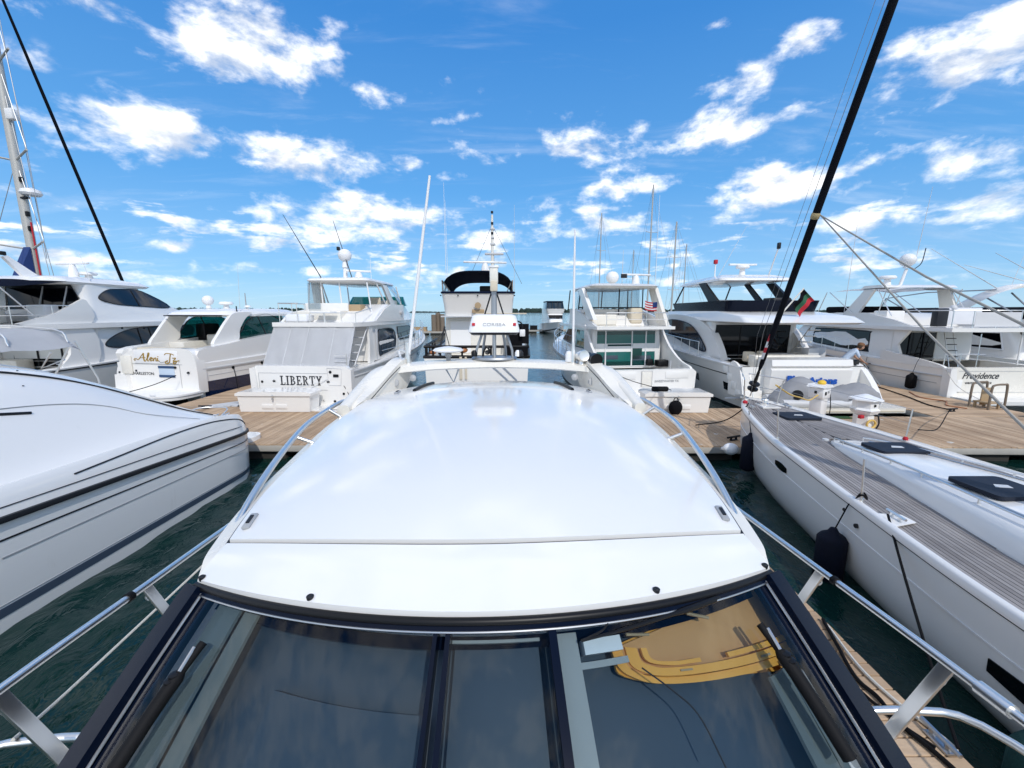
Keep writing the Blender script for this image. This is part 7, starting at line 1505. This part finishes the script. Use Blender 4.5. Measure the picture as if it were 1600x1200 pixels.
# ------------------------------------------------------------ things standing and lying about
def pedestal(label, x, y, h, kind):
    T = thing('power_pedestal', label, 'dock pedestal', (x, y, DZ), .25 if kind else .5, 'white power pedestals on the dock')
    if kind == 0:       # slim square post with sockets and a cap
        box('post_body', (0, 0, h*.45), (.36, .34, h*.9), 'white_paint', T, .02); box('socket_head', (0, 0, h*.80), (.44, .42, h*.30), 'white_paint', T, .03)
        prism('post_cap', [(-.27, h*.95), (.27, h*.95), (.20, h*1.02), (-.20, h*1.02)], 'y', -.25, .25, 'white_paint', T, .02)
        sphere('amber_lamp', (.03, -.02, h*1.06), .11, 'yellow', T, (1.2, 1, .75)); box('socket', (-.10, -.225, h*.80), (.07, .02, .10), 'dark_trim', T, .005); box('socket', (.06, -.225, h*.83), (.06, .02, .07), 'grey_plastic', T, .005); tube('power_lead', [(.23, -.19, h*.75), (.25, -.23, h*.4), (.24, -.22, .02)], .014, 'dark_trim', T, 6, 4)
        for s_ in (-1, 1): box('socket', (.228*s_, 0, h*.82), (.02, .07, .08), 'dark_trim', T, .005)
    else:               # six-sided head on a narrower foot
        lathe('post_body', [(0, 0), (.24, 0), (.24, h*.40), (.20, h*.44), (0, h*.44)], 'white_paint', T, (0, 0, 0), 6); lathe('socket_head', [(0, h*.42), (.30, h*.46), (.36, h*.58), (.30, h*.64), (.30, h*.86), (0, h*.86)], 'white_paint', T, (0, 0, 0), 6)
        lathe('post_cap', [(.30, h*.85), (.41, h*.87), (.40, h*.91), (.14, h*1.0), (.06, h*1.03), (0, h*1.03)], 'white_paint', T, (0, 0, 0), 6)
        for a in (-100, -40, 20): box('socket', (.27*cos(R(a+10)), .27*sin(R(a+10)), h*.73), (.05, .05, .07), ('dark_trim', 'grey_plastic', 'dark_trim')[(a+100)//60], T, .01)
        box('red_valve', (-.30, -.15, h*.40), (.14, .1, .10), 'cloth_red', T, .02); tube('hose_loop', [(-.05+.16*cos(t), -.27, .18+.12*sin(t)) for t in [i*pi/8 for i in range(17)]], .03, 'rope_yellow', T, 8); tube('power_lead', [(.22, -.2, h*.55), (.27, -.25, .2), (.24, -.22, .02)], .022, 'dark_trim', T, 6, 4)
    return T
pedestal('slim white power pedestal with an amber cap behind the sailing yacht foredeck', 9.45, 12.75, 1.14, 0)
pedestal('six sided white power pedestal with a yellow hose at its foot', 10.22, 11.95, .98, 1)

def tender():
    T = thing('inflatable_tender', 'dinghy under a grey cover lying across the stern of the black banded yacht', 'dinghy', (10.85, 14.55, .60), R(2))
    v, f = [], []; nx, ny = 44, 18; rg = random.Random(4)
    prof = spl([(-1.75, .25, .22), (-1.5, .42, .50), (-1.1, .55, .86), (-.75, .60, .96), (-.4, .62, .80), (0, .66, .62), (.5, .70, .50), (1.0, .66, .66), (1.35, .60, .74), (1.7, .50, .58), (1.95, .28, .34)], 5)
    for i, (x, w_, hh) in enumerate(prof):
        for j in range(ny+1):
            a = pi*j/ny; e = abs(cos(a)); c = cos(a)
            y = -c*w_*(1.0+.06*sin(i*.9+j*.7)); z = .05+(hh-.05)*sin(a)**.62 + .022*sin(x*9+j*1.3)*sin(a)+.016*sin(j*2.1-i*.55)
            if hh > .7: z = .05+(hh-.05)*(sin(a)**(.62+.9*(hh-.6)))+.02*sin(x*11+j)
            v.append((x, y, max(.0, z)))
    k = ny+1
    for i in range(len(prof)-1):
        for j in range(ny): a = i*k+j; f.append((a, a+1, a+k+1, a+k))
    f += [tuple(range(k)), tuple((len(prof)-1)*k+j for j in range(k))[::-1]]
    fin(bmvf(v, f), 'boat_cover', 'grey_canvas', T, 70)
    for s_ in (-1, 1): tube('inflatable_tube', spl([(-1.7, s_*.48, .12), (0, s_*.62, .12), (1.4, s_*.5, .13), (1.9, 0, .18)], 5), .14, 'grp_grey', T, 10)
    bw = lathe('outboard_opening', [(0, 0), (.16, 0), (.17, .02), (0, .03)], 'black', T, (-1.22, -.50, .42), 16, (R(70), 0, R(-35)))
    tubes('cover_lashing', [[(-1.0, -.58, .3), (-.3, -.66, .05)], [(.4, -.72, .3), (1.5, -.55, .25)]], .012, 'dark_trim', T)
    box('chock', (0, -.2, .02), (2.6, .3, .06), 'beige', T, .01)
    return T
tender()

def person():
    T = thing('person', 'person in pale blue shirt, khaki shorts and brown cap bending over at the stern rail', 'person', (12.92, 16.40, 1.02), R(-12))
    J = {'pel': (0, 0, .90), 'bel': (.10, 0, 1.04), 'che': (.27, 0, 1.22), 'nec': (.40, 0, 1.34), 'hd': (.50, 0, 1.40)}
    for s_, n in ((1, 'l'), (-1, 'r')):
        J.update({'sh'+n: (.33, s_*.18, 1.27), 'el'+n: (.48+.04*s_, s_*.24, 1.02), 'wr'+n: (.66+.05*s_, s_*.17, .88), 'pa'+n: (.72+.05*s_, s_*.15, .85), 'hi'+n: (-.02, s_*.10, .84), 'kn'+n: (.10*s_+.06, s_*.12, .46), 'an'+n: (.06*s_-.06, s_*.12, .09), 'to'+n: (.06*s_+.12, s_*.13, .035)})
    rad = {'pel': .135, 'bel': .135, 'che': .15, 'nec': .062, 'hd': .06, 'sh': .075, 'el': .045, 'wr': .030, 'pa': .034, 'hi': .105, 'kn': .062, 'an': .040, 'to': .036}
    E_ = [('pel', 'bel'), ('bel', 'che'), ('che', 'nec'), ('nec', 'hd')]
    for n in 'lr': E_ += [('che', 'sh'+n), ('sh'+n, 'el'+n), ('el'+n, 'wr'+n), ('wr'+n, 'pa'+n), ('pel', 'hi'+n), ('hi'+n, 'kn'+n), ('kn'+n, 'an'+n), ('an'+n, 'to'+n)]
    for n, s_ in (('l', 1), ('r', -1)):
        p = J['pa'+n]
        for k in range(4): J['f%d'%k+n] = (p[0]+.07, p[1]+s_*(.03-.02*k), p[2]-.03-.004*k); J['g%d'%k+n] = (p[0]+.085, p[1]+s_*(.03-.02*k), p[2]-.065); E_ += [('pa'+n, 'f%d'%k+n), ('f%d'%k+n, 'g%d'%k+n)]
        J['t'+n] = (p[0]+.02, p[1]-s_*.05, p[2]-.03); E_.append(('wr'+n, 't'+n))
    names = list(J); idx = {n: i for i, n in enumerate(names)}
    me = bpy.data.meshes.new('body'); me.from_pydata([J[n] for n in names], [(idx[a], idx[b]) for a, b in E_], [])
    tmp = bpy.data.objects.new('tmp', me); C.objects.link(tmp); tmp.modifiers.new('s', 'SKIN')
    for n in names:
        key = n if n in rad else n[:2]; r_ = rad.get(key, .010); d = me.skin_vertices[0].data[idx[n]]; d.radius = (r_, r_); d.use_root = n == 'pel'
    sub = tmp.modifiers.new('d', 'SUBSURF'); sub.levels = sub.render_levels = 1
    bpy.context.view_layer.update(); m2 = bpy.data.meshes.new_from_object(tmp.evaluated_get(bpy.context.evaluated_depsgraph_get())); bpy.data.objects.remove(tmp)
    m2.materials.clear(); [m2.materials.append(M[q]) for q in ('skin', 'shirt', 'khaki', 'black')]
    for p in m2.polygons:
        c = p.center; p.use_smooth = True
        if c.z < .10: p.material_index = 3
        elif c.z < .47: p.material_index = 0
        elif c.z < .93 and c.x < .28: p.material_index = 2
        elif c.x < .40 and c.z > .9 or (c.z > 1.12 and abs(c.y) > .1): p.material_index = 1
    link('body', m2, None, T)
    hd = sphere('head', (.545, 0, 1.44), .105, 'skin', T, (1.05, .86, 1.12), 16, 12)
    sphere('nose', (.655, 0, 1.42), .018, 'skin', hd, (1.2, .8, 1), 8, 6); [sphere('ear', (.54, s_*.092, 1.43), .026, 'skin', hd, (.7, .4, 1.1), 8, 6) for s_ in (-1, 1)]; [sphere('eye', (.641, s_*.036, 1.455), .011, 'black', hd, (.6, 1, .8), 8, 6) for s_ in (-1, 1)]; box('mouth', (.645, 0, 1.385), (.01, .04, .008), 'cloth_red', hd, .002)
    sphere('hair', (.515, 0, 1.46), .108, 'hair', hd, (.98, .92, 1.05), 14, 10)
    cp = lathe('cap', [(.118, 0), (.120, .03), (.10, .085), (.05, .115), (0, .12)], 'cap', T, (.535, 0, 1.495), 16, (0, R(14), 0)); prism('cap_peak', [(.60, -.08), (.74, -.055), (.77, 0), (.74, .055), (.60, .08)], 'z', 1.485, 1.497, 'cap', cp)
    o = tube('scrubbing_brush', [(13.58, 16.28, 1.9), (13.95, 16.15, 1.35), (14.2, 16.05, .98)], .016, 'alu', None, 8); tag(o, 'long thin pole held by the person bending at the stern', 'pole')
person()

# dock furniture
def hoop_rack():
    T = thing('dock_steps', 'boarding step with bent brown handrails before the Providence stern', 'boarding step', (16.72, 14.55, DZ), R(8))
    for y, x0 in ((-.28, -.32), (.28, -.32)):
        tube('hand_rail', spl([(x0, y, 0), (x0, y, .72), (x0+.10, y, .86), (x0+.5, y, .88), (x0+.62, y, .80), (x0+.66, y, 0)], 5), .035, 'pile_wood', T, 8)
    box('step_board', (0, 0, .22), (.5, .5, .05), 'tan', T, .01); box('step_back', (.06, .1, .40), (.42, .05, .62), 'tan', T, .02); boxes('step_leg', [((sx*.2, sy*.2, .1), (.06, .06, .2)) for sx in (-1, 1) for sy in (-1, 1)], 'tan', T)
hoop_rack()
T_ = thing('crate', 'black crate with white marks at the right edge of the dock', 'crate', (16.75, 13.0, DZ), .1); box('crate_body', (0, 0, .15), (.42, .34, .30), 'black', T_, .02); boxes('crate_mark', [((-.1+.1*i, -.173, .18), (.05, .006, .09)) for i in range(3)], 'grp_grey', T_)
T_ = thing('crate', 'small yellow brown box beside the black crate', 'crate', (17.25, 13.0, DZ), .1); box('crate_body', (0, 0, .13), (.40, .32, .24), 'tan', T_, .02); box('crate_lid', (0, 0, .26), (.42, .34, .03), 'yellow', T_, .01)
tag(prism('boat_mat', rrect(9.75, 10.85, 13.0, 13.28, .03), 'z', DZ+.003, DZ+.02, 'mat_green', None, .004), 'green mat on the dock in front of the covered dinghy', 'mat')
T_ = thing('duffel_bag', 'black bag leaning on the front of the right dock box', 'bag', (5.40, 13.62, DZ), 0)
sphere('bag_body', (0, 0, .22), .24, 'black_canvas', T_, (.95, .55, 1.05)); tube('bag_handle', spl([(-.08, 0, .45), (-.04, 0, .54), (.04, 0, .54), (.08, 0, .45)], 4), .014, 'black', T_, 6)
T_ = thing('roll_fender', 'short black roll lying on top of the right dock box', 'fender', (4.98, 13.98, 1.235), 0); lathe('roll_body', [(0, -.27), (.06, -.27), (.09, -.23), (.09, .23), (.06, .27), (0, .27)], 'fender_black', T_, (0, 0, 0), 16, (0, pi/2, 0)); tube('roll_strap', [(.27, 0, 0), (.36, .02, -.03), (.42, .1, -.06)], .012, 'rope_black', T_, 6)
T_ = thing('dock_gusset', 'grey boarded corner brace at the left end of the long dock box', 'corner board', (-10.15, 14.75, DZ), 0)
for i in range(5): prism('brace_board', [(-.9+.26*i, -.02-.0*i), (-.70+.26*i, -.02), (.0+.05*i, .75-.1*i), (-.1+.05*i, .86-.1*i)], 'z', .005, .035, 'grp_grey', T_, .005)
for k, (x, y, lb) in enumerate(((-10.75, 14.45, 'black dock cleat at the left corner by the long white box'), (14.95, 14.0, 'black dock cleat near the middle of the broad right dock'), (5.85, 10.75, 'black dock cleat at the front edge beside the sailing yacht bow'), (-13.6, 15.4, 'black dock cleat under the cruiser with gold script'))):
    T_ = thing('dock_cleat', lb, 'cleat', (x, y, DZ), .2*k, 'cleats bolted to the docks'); o = cleat(T_, (0, 0, .0), 0, 'black', 1.9); box('cleat_base', (0, 0, .012), (.22, .09, .024), 'dark_trim', T_, .006)

def line(label, pts, r, m, cat='mooring line', group='mooring lines and hoses', nm='mooring_line'):
    o = tube(nm, spl(pts, 6), r, m, None, 6); tag(o, label, cat, group)
line('black hose lying along the narrow finger dock', [(3.41, 4.13, .475), (3.28, 3.75, .48), (3.17, 3.38, .475), (3.20, 3.18, .475), (3.17, 2.95, .48), (3.24, 2.7, .475), (3.3, 2.3, .475)], .019, 'rope_black', 'hose', nm='water_hose')
line('black power cable beside the hose on the narrow finger dock', [(3.33, 4.25, .47), (3.20, 3.8, .47), (3.10, 3.35, .47), (3.16, 3.0, .47), (3.28, 2.75, .47)], .014, 'rope_black', 'cable', nm='power_cable')
line('white rope lying along the narrow finger dock', [(3.40, 4.05, .47), (3.30, 3.5, .475), (3.33, 3.15, .47), (3.40, 2.9, .47), (3.43, 2.75, .47), (3.39, 2.72, .475)], .014, 'rope_white')
T_ = thing('dock_cleat', 'pale cleat on the edge of the narrow finger dock by the rope end', 'cleat', (3.36, 2.80, DZ), pi/2); cleat(T_, (0, 0, 0), 0, 'alu', 1.3); box('cleat_base', (0, 0, .01), (.2, .08, .02), 'alu', T_, .005)
line('black line from the gold script cruiser stern to its platform', [(-13.35, 16.6, 1.30), (-13.8, 16.0, 1.02), (-14.5, 15.5, .80), (-15.2, 15.2, .70)], .016, 'rope_black')
line('black line from the tinted door yacht to the right dock box', [(3.85, 16.5, 1.46), (4.4, 15.2, 1.30), (4.95, 14.0, 1.25)], .013, 'rope_black')
line('thin line from the LIBERTY transom down to the dock', [(-6.3, 15.0, 1.55), (-5.9, 14.8, 1.05), (-5.55, 14.5, .48)], .011, 'rope_black')
line('slack line over the LIBERTY transom to its platform', [(-8.6, 14.85, .95), (-7.8, 14.75, 1.12), (-6.9, 14.85, 1.30), (-6.4, 14.95, 1.5)], .010, 'grp_grey')
line('long dark line lying across the broad right dock', [(16.6, 19.2, .475), (15.7, 16.5, .48), (15.1, 15.0, .475), (14.95, 14.05, .50)], .022, 'rope_black')
line('orange power cord lying on the broad right dock', [(16.75, 17.5, .47), (16.1, 16.3, .475), (16.35, 15.6, .47), (15.7, 14.9, .47), (15.9, 14.4, .47)], .020, 'copper', 'cord', nm='extension_cord')
line('thin dark line from the broad dock towards the sailing yacht side', [(14.95, 14.0, .52), (12.6, 11.9, .9), (10.3, 9.9, 1.0), (8.55, 8.6, 1.35)], .012, 'rope_black')
line('tan rope draped from the sailing yacht pulpit to the slim pedestal', [(6.75, 10.65, 1.95), (7.3, 10.9, 1.66), (8.0, 11.5, 1.45), (8.7, 12.1, 1.25), (9.3, 12.6, 1.3)], .020, 'rope_yellow')
line('pale line rising from the dock to the Providence stern quarter', [(17.3, 15.0, .48), (17.4, 16.2, .9), (17.5, 16.9, 1.5)], .012, 'rope_white')
line('black line hanging down the navy sided cruiser to the finger dock', [(-12.35, 18.5, 1.75), (-12.15, 18.35, 1.1), (-12.0, 18.2, .48)], .014, 'rope_black')
line('grey line from the left cruiser stern to the dock cleat', [(-9.0, 10.3, 1.3), (-9.6, 11.6, .95), (-10.7, 14.4, .50)], .013, 'rope_tan')
